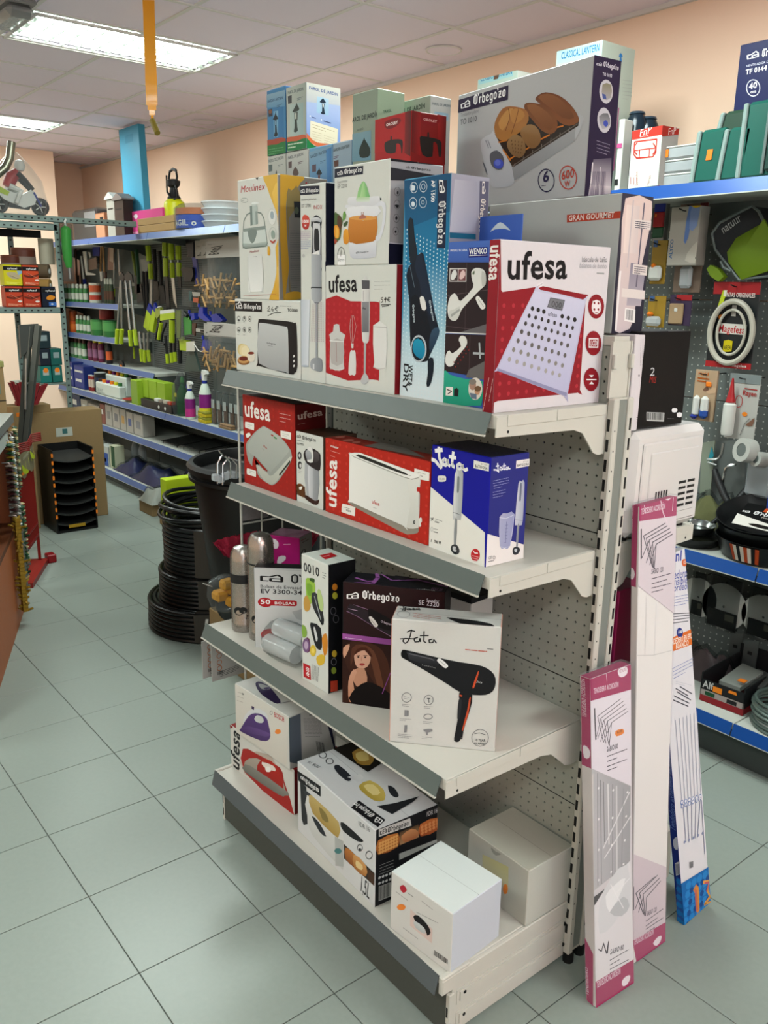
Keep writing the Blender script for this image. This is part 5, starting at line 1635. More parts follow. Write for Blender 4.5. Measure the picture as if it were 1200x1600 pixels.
# pink plastic-net pack on the grid
NET=mat('9c1f3a',.5,0,.6,90,.15)
def netpack(name,label,P,th):
    o=T(name,label,'cloth',P[0]); b=Vector(P[0]); n=len(P)//2
    top,bot=P[:n],P[n:]
    for k in range(4):
        g=G(b); V=[];F=[];m=18
        for i in range(m):
            t=i/(m-1)*(n-1); a=int(min(t,n-2)); f=t-a
            A=Vector(top[a]).lerp(Vector(top[a+1]),f); B=Vector(bot[a]).lerp(Vector(bot[a+1]),f)
            A=A+Vector((-.012*k,0,.006*math.sin(i*2.3+k)-.004*k)); B=B+Vector((-.012*k,0,0))
            for j in range(5): 
                q=A.lerp(B,j/4); V.append(q+Vector((.005*math.sin(i*1.7+j*2+k),0,0)))
        for i in range(m-1):
            for j in range(4): F.append((i*5+j,(i+1)*5+j,(i+1)*5+j+1,i*5+j+1))
        g.add(V,F,0,True); g.build('net_layer',NET,o,(0,0,0))
    return o
netpack('net_cloths','crimson folded net cloths hanging on the wire grid behind the flasks',[(0.62, 0.58, 1.033),(0.62, 0.668, 1.041),(0.62, 0.758, 1.04),(0.62, 0.622, 0.965),(0.62, 0.69, 0.934),(0.62, 0.768, 0.919)],.01)
netpack('net_cloths','crimson net cloths at the right end of the wire grid behind the magenta box',[(0.62, 0.92, 1.018),(0.62, 0.962, 1.011),(0.62, 1.011, 0.991),(0.62, 0.919, 0.915),(0.62, 0.941, 0.916),(0.62, 0.959, 0.937)],.01)
item('grey_pack','grey mesh fronted pack hanging under the second shelf on the grid','pack',(0.64, 0.71, 1.156),[('card',mat('8a8688',.6,0,.3,80,.2),lambda g:g.box((-.01,-.045,-.06),(.004,.06,.03),0,.002)),('hook',WIRE,lambda g:g.tube([(-.003,.0,.03),(-.003,.0,.05),(.012,.0,.05)],.002,6))])
# yellow sponges in a clear bag
yb=(0.6, 0.614, 0.836)
o=T('sponge_bag','clear bag of yellow sponges hanging beside the short flask','bag',yb)
G().lathe([(.02,-.07),(.05,-.055),(.066,-.01),(.06,.04),(.02,.062)],n=14).build('film',CLR,o)
for k,(y,z) in enumerate(((-.018,-.01),(.022,.012),(.0,.034),(.015,-.03))): G().box((-.03+.012*k,y-.024,z-.018),(.02+.008*k,y+.024,z+.018),0,.008).build('sponge',mat('e0a018',.7,0,.5,60,.15),o)
G().tube([(0,-.05,.03),(0,-.085,.05)],.002,6).build('hook',WIRE,o)
# two printed cards hanging under the third shelf
for k,(u,v) in enumerate(((352,1030),(344,1028))):
    p=(0.62, 0.595, 0.592); p=(p[0]-.03*k,p[1]-.02*k,p[2]+.006*k)
    o=T('blister_card',['grey blister card with four round icons hanging below the third shelf','second grey blister card just behind the one with round icons'][k],'card',p)
    g=G(); g.box((-.002,-.055,-.072),(.002,.075,.07)); g.c=[lin('a8a8a4')]*6; g.build('card',PRINT,o)
    art('\n'.join(['r b86a3a 60 %d 18 0 0 18 5'%q for q in (230,185,135,90)]+['k 555555 4 4 60 60 220 76 0 -12','s 8a8c8a 120 160 180 230 240 220 250 170 180 140','v 2a2a2a 40 40 90 44 90 70 40 66']),((.0021,-.055,-.072),(0,1,0),(0,0,1),(1,0,0)),'card_print',o,(.13,.142))
    G().tube([(.0,-.02,.06),(.0,-.02,.085),(.012,-.02,.09)],.0022,6).build('hook',WIRE,o)
# big black tub, carton below it, hose coils
o=item('carton','plain brown carton on the floor under the black tub','carton',(-.1,1.4,0),[('body',CARD,lambda g:g.box((-.52,-.24,0),(.3,.26,.275),0,.004)),('tape',mat('a58a5a',.4),lambda g:g.box((-.53,-.02,.2745),(.3,.03,.2765)))])
tb=T('tub','large round black plastic tub standing on a carton by the hose coils','tub',(-.42,1.39,.277)); RUB=mat('0d0d0e',.42,0,.04,40)
G().lathe([(.0001,.012),(.23,.012),(.25,.0),(.262,.03),(.345,.70),(.352,.705),(.352,.74),(.372,.745),(.378,.77),(.366,.785),(.345,.785),(.335,.76),(.335,.70),(.25,.035),(.0001,.03)],n=56).build('body',RUB,tb)
G().lathe([(.353,.70),(.37,.706),(.37,.722),(.353,.728)],n=56).build('rim_band',RUB,tb)
PIPE=mat('0e0f10',.33,0,.02,60); TAPE=mat('3a352f',.35,0,.1,60)
def coil(label,cx,cy,z0,r,turns,pr,layers,lab=False,tape=-2.0):
    o=T('hose_coil',label,'hose',(cx,cy,z0),0,'stacked black hose coils')
    for k in range(turns):
        n=40; g=G(); g.tube([(r*(1+.006*math.sin(3*t+k))*math.cos(t),r*(1+.006*math.sin(3*t+k))*math.sin(t),pr*(2*k+1)) for t in [2*PI*i/n for i in range(n)]],pr,8,0,True)
        g.build('turn',PIPE,o)
    g=G()
    for q in range(1,layers):
        for k in ((0,turns-1) if turns>1 else (0,)):
            rr=r-2*pr*q; g.tube([(rr*math.cos(t),rr*math.sin(t),pr*(2*k+1)) for t in [2*PI*i/32 for i in range(32)]],pr,6,0,True)
    if layers>1: tag(g.build('inner_turns',PIPE,o),kind='stuff')
    g=G(); hh=2*pr*turns
    for q in range(6):
        a,b=tape-.16+q*.055,tape-.16+(q+1)*.055; rr=r+pr*1.12
        V=[(rr*math.cos(a),rr*math.sin(a),.01),(rr*math.cos(b),rr*math.sin(b),.01),(rr*math.cos(b),rr*math.sin(b),hh-.005),(rr*math.cos(a),rr*math.sin(a),hh-.005),((r-pr*3)*math.cos(b),(r-pr*3)*math.sin(b),hh+.002),((r-pr*3)*math.cos(a),(r-pr*3)*math.sin(a),hh+.002)]
        g.add(V,[(0,1,2,3),(3,2,4,5)],0,True)
    tp=g.build('tape_wrap',TAPE,o)
    if lab:
        a=tape+.02; rr=r+pr*1.2; V=[(rr*math.cos(a+d),rr*math.sin(a+d),z) for d,z in ((-.03,.1),(.01,.1),(.03,.15),(-.01,.15))]; G().add(V,[(0,1,2,3)]).build('price_tag',WHT,tp)
    return o
TA=-.62
coil('widest black hose coil at the bottom of the stack, white tag on its tape',-1.08,1.43,0,.365,7,.0125,4,True,TA)
coil('middle black hose coil resting on the widest one',-1.06,1.43,.176,.305,7,.0125,3,False,TA)
coil('tallest narrow black hose coil, third from the floor',-1.04,1.43,.352,.28,11,.0125,3,False,TA-.1)
o=T('hose_coil','loose thin black hose loops on top of the coil stack','hose',(-1.04,1.43,.628),0,'stacked black hose coils')
for k in range(7):
    r=.28+.022*((k*7)%5-2)/2; n=36; g=G(); g.tube([(r*math.cos(t)+.012*math.sin(k),r*math.sin(t)+.01*math.cos(k*2),.014+k*.0165+.012*math.sin(2*t+k)+.003) for t in [2*PI*i/n for i in range(n)]],.011,8,0,True); g.build('turn',PIPE,o)
lb=(-1.38, 1.245, 0.61)
item('lime_box','tall narrow lime green carton standing behind the hose coils','box',(-1.47,1.52,0),[('body',LIME,lambda g:g.box((-.04,-.2,0),(.04,.3,.78),0,.003)),('lid',WHT,lambda g:g.box((-.042,-.02,.78),(.042,.302,.788)))],.0)

# ================================================================ wall shelving (left part seen down the aisle, right part behind the gondola)
BLUE=mat('46629a',.35,.1,.02,50); BLUR=mat('1c4f9c',.32,.1,.02,50); SHW=mat('c3c7bf',.4,0,.02,60); SHD=mat('4f5654',.5,.2); PNL=mat('707876',.55,.2,.03,60); DOT=mat('d6dad4',.5)
def wall_unit(name,label,x0,x1,levels,rail):
    o=T(name,label,'shelving',((x0+x1)/2,2.9,0)); b=Vector(o.location)
    def P(n,m,f,par=None): g=G(b); f(g); return g.build(n,m,par or o,(0,0,0))
    for k in range(5): P('back_panel',PNL,lambda g:g.box((x0+.015,2.86,.1+k*.44),(x1-.015,2.87,.1+k*.44+.436)))
    for x in (x0,x1-.03): P('upright',GREYM,lambda g:g.box((x,2.855,0),(x+.03,2.91,2.32),0,.003))
    P('kick_panel',SHD,lambda g:g.box((x0,levels[0][1]+.06,0),(x1,levels[0][1]+.075,levels[0][0]-.03)))
    for z,y0,xa,xb in levels:
        s=P('shelf',SHW,lambda g:g.box((xa+.002,y0+.004,z-.028),(xb-.002,2.855,z),0,.002))
        if rail is not None: P('price_rail',rail,lambda g:g.slab([(xa+.003,y0,z+.004),(xb-.003,y0,z+.004),(xb-.003,y0-.016,z-.046),(xa+.003,y0-.016,z-.046)],(0,-.003,.001)),s); P('rail_lip',SHW,lambda g:g.box((xa+.003,y0-.019,z-.049),(xb-.003,y0-.015,z-.045)),s)
        for x in (xa+.006,xb-.01): P('bracket',SHD,lambda g:g.prism([(y0+.02,z-.03),(2.855,z-.03),(2.855,z-.14),(2.76,z-.1),(y0+.03,z-.05)],0,x,x+.004),s)
    return o
LX=[-6.9,-5.02,-3.72,-2.42,-1.2]
for k in range(4):
    x0,x1=LX[k],LX[k+1]; lv=[(.135,2.28,x0,x1),(.52,2.38,x0,x1),(.815,2.38,x0,x1),(2.295,2.30,x0,x1)]
    if k==0: lv+=[(z,2.55,x0,x1) for z in (1.10,1.372,1.70)]
    if k==1: lv+=[(1.10,2.55,x0,x0+.72)]
    wall_unit('shelving_unit',['far left bay of blue railed wall shelving with paint cans','second bay of blue railed wall shelving with hanging garden tools','third bay of blue railed wall shelving with peg bags','bay of wall shelving hidden behind the gondola end'][k],x0,x1,lv,BLUE)
RX=[-1.2,.3,1.62,3.0]
for k in range(3):
    x0,x1=RX[k],RX[k+1]
    wall_unit('shelving_unit',['bay of blue railed wall shelving behind the gondola','blue railed wall shelving right of the gondola with pans','blue railed wall shelving at the right edge'][k],x0,x1,[(.2,2.34,x0,x1),(.85,2.38,x0,x1),(2.295,2.4,x0,x1)],BLUR)
# small pale discs on the pegboard panels in view
def dots(parent,x0,x1,z0,z1,p,r,m=DOT):
    g=G(parent.location); 
    for i in range(int((x1-x0)/p)):
        for j in range(int((z1-z0)/p)):
            x,z=x0+(i+.5)*p,z0+(j+.5)*p; g.add([(x+r*math.cos(k*PI/3),2.8592,z+r*math.sin(k*PI/3)) for k in range(6)][::-1],[(0,1,2,3,4,5)])
    tag(g.build('peg_dots',m,parent,(0,0,0)),kind='stuff')
WU=[o for o in D.objects if o.name.startswith('shelving_unit')]
WU.sort(key=lambda o:o.location.x)
dots(WU[-2],.34,1.6,.25,2.2,.031,.0034); dots(WU[-1],1.65,2.2,.25,2.2,.031,.0034)
dots(WU[2],-3.7,-2.45,.56,.78,.03,.004,mat('9aa09c',.5)); 
g=G(WU[1].location)                                      # slotted panels behind the tools
for k in range(70): g.box((-4.98,2.856,.9+k*.02),(-3.76,2.859,.9+k*.02+.004))
tag(g.build('panel_slots',DRK,WU[1],(0,0,0)),kind='stuff')
SZ=dict(base=.136,low=.521,mid=.816,top=2.296,s1=1.701,s2=1.373,s3=1.101)
def can(name,label,cat,x,y,z,r,h,mb,ml,mlab=None,group=None,zl=(.25,.75)):
    P=[('body',mb,lambda g:g.lathe([(r*.96,0),(r,.004),(r,h*.96),(r*.95,h*.965)],n=16)),('lid',ml,lambda g:g.lathe([(r*.97,h*.96),(r*.99,h),(r*.86,h),(r*.84,h*.985),(.0001,h*.985)],n=16))]
    if mlab: P.append(('label_band',mlab,lambda g:g.lathe([(r*1.012,h*zl[0]),(r*1.012,h*zl[1])],n=16)))
    return item(name,label,cat,(x,y,z),P,0,group)
def spray(name,label,cat,x,y,z,r,h,mb,mcap,mlab,group=None):
    return item(name,label,cat,(x,y,z),[('body',mb,lambda g:g.lathe([(r*.92,0),(r,.005),(r,h*.68),(r*.8,h*.76),(r*.5,h*.79)],n=14)),('cap',mcap,lambda g:g.lathe([(r*.72,h*.76),(r*.72,h*.95),(r*.5,h),(.0001,h)],n=14)),('label_band',mlab,lambda g:g.lathe([(r*1.015,h*.15),(r*1.015,h*.5)],n=14))],0,group)
def box_item(name,label,cat,x0,x1,y0,dep,z,h,m,mface=None,rz=0,group=None,extra=()):
    w=x1-x0; P=[('body',m,lambda g:g.box((0,0,0),(w,dep,h),0,.003))]
    if mface: P.append(('front_panel',mface,lambda g:g.box((.006,-.0015,.01),(w-.006,0,h-.01))))
    for pn,mm,(a,b,c,d) in extra: P.append((pn,mm,lambda g,a=a,b=b,c=c,d=d:g.box((a*w,-.003,c*h),(b*w,-.0016,d*h))))
    return item(name,label,cat,(x0,y0,z),P,rz,group)
# --- top shelf goods
zt=SZ['top']+.001
x0,x1=(-5.999, -5.35)
o=T('wrapped_box','dark box loosely wrapped in clear film on the far left top shelf','box',(x0,2.5,zt)); w=x1-x0
G().box((0,0,0),(w,.2,.3),0,.006).build('body',mat('4a3a38',.5,0,.1,30,.3),o); G().box((-.012,-.012,0),(w+.012,.212,.315),0,.03).build('film',CLR,o); G().box((w*.5,-.004,.14),(w*.95,-.001,.28),0,.02).build('window',mat('b8b4b8',.3),o)
x0,x1=(-5.334, -5.107); box_item('carton','slim brown printed carton beside the film wrapped box on the top shelf','carton',x0,x1,2.48,.12,zt,.25,mat('a5694a',.6),mat('c08a6a',.6),0,None,[('print_panel',DRK,(.55,.9,.65,.85))])
for k,(u0,u1,h,m,mr,lab) in enumerate([(167,181,.385,mat('aaa9a2',.4,.2),mat('c4c8c4',.4,.2),'pale grey house shaped mailbox on the top wall shelf'),(177.5,197,.36,mat('2c1d1a',.4),mat('7a6f6c',.45),'dark brown house shaped mailbox on the top wall shelf')]):
    x0,x1=[(-4.725, -4.547),(-4.504, -4.299)][k]
    w=x1-x0
    item('mailbox',lab,'mailbox',(x0,2.36-.02*k,zt),[('body',m,lambda g:g.box((0,0,0),(w,.09,h-.06),0,.003)),('roof',mr,lambda g:g.prism([(h-.06,-.012),(h-.048,-.012),(h,w/2),(h-.048,w+.012),(h-.06,w+.012)],1,-.015,.1)),('slot',DRK,lambda g:g.box((w*.2,-.002,h*.62),(w*.8,.0,h*.65))),('lock',STEEL,lambda g:g.cyl((w*.5,-.006,h*.3),(w*.5,0,h*.3),.012))],0,'house shaped mailboxes')
# tall blue carton leaning
a,b_,c,d=(-4.564, 2.47, 2.568),(-4.152, 2.47, 2.543),(-4.587, 2.47, 3.437),(-4.135, 2.47, 3.356)
w=b_[0]-a[0]; o=T('blue_carton','tall slim light blue carton standing on the top wall shelf','carton',(a[0],2.47,zt))
h=min(d[2],CH-.02)-zt; g=G(); g.box((0,0,0),(w,.06,h),0,.002); g.c=[lin('4fa8cc')]*len(g.f)
lean=Matrix(((1,0,(c[0]-a[0]-.03)/h,0),(0,1,0,0),(0,0,1,0),(0,0,0,1)))
g.v=[tuple(lean@Vector(p)) for p in g.v]; g.build('body',PRINT,o)
g=G(); g.box((-.002,-.001,.001),(0.0,.061,h-.001)); g.v=[tuple(lean@Vector(p)) for p in g.v]; g.c=[lin('a08c88')]*6; g.build('side_panel',PRINT,o)
g=G(); g.box((w*.3,-.0012,h*.86),(w*.7,-.0002,h*.93)); g.v=[tuple(lean@Vector(p)) for p in g.v]; g.c=[lin('3f98bc')]*6; g.build('side_print',PRINT,o)
x0,x1=(-4.475, -3.684)
o=T('pink_box','bright pink printed box behind the wooden crate','box',(x0,2.415,zt)); w=x1-x0
g=G(); g.box((0,0,0),(w,.05,.205),0,.003); g.c=[lin('d8488e')]*len(g.f); g.build('body',PRINT,o)
art('s f0b8d4 60 300 200 320 260 220 160 160 80 200\ns e8e0e4 400 330 520 360 600 330 520 280\nd b02a78 14 6 3 80 60 700 60 80 140 700 140\ns 8a2a5a 240 380 300 400 340 380 320 340 260 340\nk f8d8e8 3 12 40 40 600 40 0 26',((0,0,0),(1,0,0),(0,0,1),(0,-1,0)),'front_print',o,(w,.2))
x0,x1=(-3.956, -3.045)
o=T('wooden_crate','shallow wooden crate with boards on the top wall shelf','crate',(x0+.01,2.31,zt)); w=x1-x0-.02; WD=mat('a5834c',.65,0,.1,30,.12)
for k in range(2):
    G().box((0,0,.01+k*.056),(w,.012,.063+k*.056),0,.002).build('board',WD,o); G().box((0,.088,.01+k*.056),(w,.1,.063+k*.056),0,.002).build('board',WD,o)
    for q in (0,1): G().box((q*(w-.012),.012,.01+k*.056),(q*(w-.012)+.012,.088,.063+k*.056),0,.002).build('end_board',WD,o)
for k in range(4): G().box((.0,.003+k*.024,0),(w,.024+k*.024,.01),0,.001).build('slat',WD,o)
p=(-3.678, 2.52, 2.478)
o=T('sprayer','yellow pressure sprayer bottle with a black pump head behind the wooden crate','sprayer',(p[0],2.52,zt)); o.scale=(1,1,1.38); YB=mat('d6dc10',.35)
G().lathe([(.078,0),(.088,.008),(.088,.15),(.08,.18),(.05,.2),(.0001,.205)],n=24).build('tank',YB,o)
g=G(); 
for k in range(6): g.box((-.05,-.0885,.03+k*.022),(-.028,-.079,.033+k*.022))
tag(g.build('scale_marks',DRK,o),kind='stuff')
G().lathe([(.05,.19),(.055,.205),(.04,.22),(.03,.26),(.05,.275),(.055,.3),(.02,.31)],n=18).build('pump',DRK,o)
G().tube([(-.06,0,.29),(-.08,0,.32),(-.06,0,.355),(0,0,.365),(.055,0,.355),(.07,0,.32),(.055,0,.29)],.009,8).build('handle',DRK,o)
G().tube([(.03,0,.26),(.07,-.02,.27),(.095,-.02,.24),(.085,-.02,.2),(.05,-.03,.19)],.005,6).build('hose',DRK,o)
G().tube([(.03,-.04,.2),(-.02,-.05,.24),(-.06,-.03,.33)],.008,6).build('lance',DRK,o)
p=(-3.123, 2.44, 2.418)
o=T('tape_stack','clear wrapped stack of blue lettered fragile tape rolls','tape',(p[0],2.47,zt)); r=0.395/2
for k,m in enumerate((NAVY,NAVY,OR)): G().lathe([(r*.55,.012+k*.05),(r*.96,.012+k*.05),(r*.96,.058+k*.05),(r*.55,.058+k*.05)],n=28).build('tape_roll',mat('1c48b0',.35) if k<2 else mat('b8683a',.4),o)
g=G()
for pol in text_polys('FRAGIL · ',1)[0]:
    V=[]
    for x_,y_ in pol: 
        a=-PI/2-.75+ (x_)*.27; V.append((r*.968*math.cos(a),r*.968*math.sin(a),.03+y_*.04))
    g.add(V,[list(range(len(V)))])
tag(g.build('lettering',WHT,o),kind='stuff')
G().lathe([(r,.002),(r*1.03,.06),(r*1.02,.16),(r*.8,.19),(r*.3,.2),(.0001,.2)],n=24).build('film',CLR,o)
p=(-2.744, 2.44, 2.419)
o=T('clear_tubs','stack of clear round plastic food tubs on the top wall shelf','tub',(p[0],2.46,zt)); r=0.322/2
for k in range(4): G().lathe([(r*.8,k*.045),(r*.96,k*.045+.04),(r,k*.045+.042),(r,k*.045+.05),(r*.93,k*.045+.05)],n=24).build('tub',CLR2,o)
p=(-2.643, 2.5, 2.418)
o=T('corrugated_sheets','upright clear corrugated plastic sheets behind the food processor box','sheet',(p[0],2.56,zt))
for k in range(3):
    g=G(); V=[];n=14
    for i in range(n): V+=[(-.05+i*.012,.012*math.sin(i*2)+k*.03,0),(-.05+i*.012,.012*math.sin(i*2)+k*.03,.33-.03*k)]
    g.add(V,[(2*i,2*i+2,2*i+3,2*i+1) for i in range(n-1)],0,True); g.build('sheet',CLR2,o)
# --- mid shelves of the far bay
WS=mat('c4cabc',.4); GS=mat('3a7a40',.4); RS=mat('b03a28',.4)
for k in range(6):
    x=-6.734+k*0.6200000000000001/5
    spray('spray_bottle','white and green spray can, '+ORD[k]+' from the left on the upper small shelf','spray can',x,2.62,SZ['s1']+.001,.026,.19,GS,WS,WS,'green and white spray cans on the upper small shelf')
x=-5.872
can('tin','white tin with red emblem under an orange tin on the upper small shelf','tin',x,2.63,SZ['s1']+.001,.06,.1,WS,WHT,RS,None,(.3,.8)); can('tin','orange tin lying on the white tin, upper small shelf','tin',x,2.63,SZ['s1']+.103,.058,.1,mat('c8c0b0',.5),WHT,mat('b8502a',.5),None,(.1,.75))
for k in range(3):
    x=-5.745+k*.075; spray('spray_can','slim dark spray can at the right end of the upper small shelf, '+ORD[k],'spray can',x,2.7,SZ['s1']+.001,.024,.25,mat('3a4a34',.4),WS,mat('5a3a2a',.5),'slim dark spray cans on the upper small shelf')
x=-6.554
can('tin','orange tin at the left of the middle small shelf','tin',x,2.62,SZ['s2']+.001,.045,.12,mat('b8501c',.4),RS,mat('d06a28',.4)); can('tin','orange brown tin stacked on the orange tin, middle small shelf','tin',x,2.62,SZ['s2']+.122,.042,.11,mat('a04a22',.4),BRN)
for k in range(4):
    x=-6.416+k*0.3330000000000002/3
    spray('spray_bottle','white and green spray can, '+ORD[k]+' on the middle small shelf','spray can',x,2.62,SZ['s2']+.001,.025,.19,GS,WS,WS,'green and white spray cans on the middle small shelf')
for k in range(2):
    x=[-5.824,-5.487][k]
    can('bucket','green printed plastic bucket, '+['left','right'][k]+' of the pair on the middle small shelf','bucket',x,2.63,SZ['s2']+.001,.085,.165,mat('35763c',.45,0,.1,40,.15),mat('2a5a30',.4),mat('4a8a48',.5),'green buckets on the middle small shelf',(.35,.85))
can('bucket','dark red tub above the right green bucket','bucket',-5.67,2.66,SZ['s2']+.168,.075,.1,mat('7a2420',.45),mat('6a1c1a',.4))
for k in range(5):
    x=-6.709+k*0.49099999999999966/4
    spray('spray_can','pale green and white spray can, '+ORD[k]+' on the lowest small shelf','spray can',x,2.6,SZ['s3']+.001,.028,.215,[GS,mat('6a9a70',.4)][k%2],BRN,WS,'pale spray cans on the lowest small shelf')
for k,(u,cap) in enumerate(((139,BRN),(147,YEL),(156,YEL),(168,DRK))):
    x=[-6.026,-5.885,-5.728,-5.514][k]
    spray('insect_spray',['plum spray can with brown cap on the lowest small shelf','plum spray can with yellow cap on the lowest small shelf','second plum can with yellow cap on the lowest small shelf','dark spray can with orange emblem at the end of the lowest small shelf'][k],'spray can',x,2.6,SZ['s3']+.001,.033,.25,mat('6a2440',.4) if k<3 else mat('1c1a1e',.4),cap,mat('8a5a78',.5) if k<3 else mat('c8582a',.5))
# --- shelf at .81: paint and craft goods
zm=SZ['mid']+.001
for k,(a0,a1) in enumerate([(-6.253, -6.111),(-6.074, -5.786)]):
    box_item('filler_box',['dark blue filler carton at the left end of the blue railed shelf','dark blue filler carton with white print, second on the blue railed shelf'][k],'carton',a0,a1,2.42,.14,zm,.26-.02*k,mat('16286a',.5,0,.05,40,.2),mat('1c3484',.5),0,None,[('print_panel',WHT,(.1,.9,.72,.8)),('print_panel',WHT,(.15,.75,.3,.42))])
for k,a in enumerate([-5.714,-5.64]): can('tube',['slim red tube beside the blue filler cartons','second slim red tube beside the blue filler cartons'][k],'tube',a,2.46,zm,.022,.16,mat('8a2a28',.5),WHT,mat('c8b8a8',.5))
can('tin','black tin with pale lid on the blue railed shelf','tin',-5.535,2.5,zm,.06,.2,mat('16181c',.4),mat('aab0ac',.4),mat('1c2c48',.5))
for k,(a0,a1,y) in enumerate([(-5.614, -4.975)+(2.54,),(-5.466, -4.852)+(2.42,)]):
    h=[.19,.12][k]; w=a1-a0
    o=T('paint_set',['rear white paint pot set with coloured lids','front white paint pot set with coloured lids'][k],'paint set',(a0,y,zm))
    G().box((0,0,0),(w,.07,h),0,.01).build('tray',mat('d0dad2',.4),o)
    for q,m in enumerate((BRN,OR,PURP,OR,YEL,GS)): G().lathe([(.02,h),(.021,h+.03),(.0001,h+.03)],((q+.5)*w/6,.035,0),12).build('lid',m,o)
    art('t 8a9a9a b 60 60 400 60 0 60 "GUAY"\nk 8a9a9a 2 8 60 40 500 40 0 -14',((0,-.0005,0),(1,0,0),(0,0,1),(0,-1,0)),'front_print',o,(w,h))
p=(-4.639, 2.42, 0.877); item('plate','red rimmed shallow plate lying on the blue railed shelf','plate',(p[0],2.47,zm),[('dish',mat('c8b48a',.5),lambda g:g.lathe([(.03,.004),(.07,.008),(.085,.018)],n=24)),('rim',mat('a8342a',.5),lambda g:g.lathe([(.085,.018),(.1,.024),(.1,.028),(.084,.022)],n=24))])
for k in range(4):
    a0,a1=[(-4.513, -4.359),(-4.394, -4.236),(-4.222, -4.055),(-4.042, -3.881)][k]
    z=zm if k==0 else zm+.075
    box_item('lime_carton',['taller lime carton at the left of the lime row','lime carton, first on the black tray','lime carton, second on the black tray','lime carton, third on the black tray'][k],'carton',a0,a1-.004,2.4 if k==0 else 2.45,.1,z,.225 if k==0 else .165,mat('92b42a',.5,0,.05,50,.08),mat('7fa03a',.5) if k==0 else None,0,'lime cartons on the blue railed shelf')
a0,a1=(-4.298, -3.653)
o=T('card_tray','black display tray with small packs under the lime cartons','tray',(a0,2.4,zm)); w=a1-a0
G().box((0,0,0),(w,.2,.072),0,.003).build('tray',DRK,o)
for k in range(4): G().box((w*(.42+.14*k),.01,.0725),(w*(.52+.14*k),.06,.1),0,.003).build('pack',[WHT,mat('8a8478',.5),mat('b8b0a0',.5),RS][k],o)
for k in range(2): G().cyl((w*(.6+.2*k),-.002,.035),(w*(.6+.2*k),.0,.035),.016).build('print_dot',WHT,o)
can('jar','glass jar with steel lid behind the lime cartons','jar',-4.695,2.6,zm,.05,.25,mat('b8c0c0',.3),STEEL)
o=item('bag_clip_pack','black pack with an orange fruit print hanging above the paint sets','pack',(-5.188, 2.6, 1.097),[('pack',DRK,lambda g:g.prism(smooth([(-.05,-.06),(-.055,.04),(.03,.045),(.06,0),(.035,-.05)]),1,-.01,.01)),('print_dot',OR,lambda g:g.cyl((0,-.0125,-.005),(0,-.0105,-.005),.026,n=16))])
GB=mat('1a8a3e',.25,0,0,50,0,0,1,.75)
p=(-3.552, 2.45, 0.949)
item('bottle','clear green spray bottle in a film bag on the blue railed shelf','bottle',(p[0],2.46,zm),[('body',GB,lambda g:g.lathe([(.045,0),(.052,.01),(.05,.08),(.052,.13),(.045,.2),(.02,.25),(.016,.28)],n=20)),('cap',GS,lambda g:g.lathe([(.018,.28),(.018,.31),(.006,.33)],n=14)),('tag',YEL,lambda g:g.box((-.045,-.055,.16),(-.01,-.051,.19))),('film',CLR,lambda g:g.lathe([(.07,.005),(.085,.1),(.075,.25),(.02,.36)],(-.02,0,0),14))])
def trigger(label,x,y,z,r,h,mb,mlab,mlab2):
    return item('trigger_bottle',label,'bottle',(x,y,z),[('body',mb,lambda g:g.lathe([(r*.95,0),(r,.01),(r,h*.55),(r*.6,h*.7),(r*.32,h*.76)],n=18)),('label_band',mlab,lambda g:g.lathe([(r*1.012,h*.28),(r*1.012,h*.54)],n=18)),('lower_label',mlab2,lambda g:g.lathe([(r*1.012,h*.06),(r*1.012,h*.28)],n=18)),('collar',NAVY,lambda g:g.lathe([(r*.42,h*.74),(r*.42,h*.8)],n=14)),
      ('spray_head',WHT,lambda g:g.prism([(h*.8,-r*.4),(h*.8,r*.35),(h*.9,r*.4),(h*.93,r*1.1),(h*.98,r*.9),(h,-.3*r),(h*.96,-r*.5)],1,-.014,.014)),('trigger',NAVY,lambda g:g.prism([(h*.97,-r*.45),(h*.93,-r*.9),(h*.82,-r*1.3),(h*.8,-r*1.1),(h*.9,-r*.4)],1,-.006,.006))])
trigger('shorter white trigger spray bottle with magenta label on the blue railed shelf',-3.354,2.43,zm,.043,.31,mat('c8d4c8',.4),PURP,mat('b02a78',.5))
trigger('taller trigger spray bottle with purple and yellow labels on the blue railed shelf',-3.12,2.45,zm,.05,.42,mat('c8d4c8',.4),PURP,mat('cfc22a',.5))
x=-3.147
for k in range(4):
    a=Vector((0,0,0)); item('sponge_pack','yellow sponge pack, '+['bottom left','bottom right','top left','top right'][k]+' of the pile beside the spray bottles','sponge',(x+(k%2)*.07-.02,2.40,zm+(k//2)*.047),[('sponge',mat('b8a418',.7,0,.4,70,.15),lambda g:g.box((0,0,0),(.066,.06,.026),0,.004)),('scourer',mat('8a8a2a',.8,0,.5,90,.2),lambda g:g.box((0,0,.026),(.066,.06,.045),0,.004))],0,'yellow sponge packs by the spray bottles')
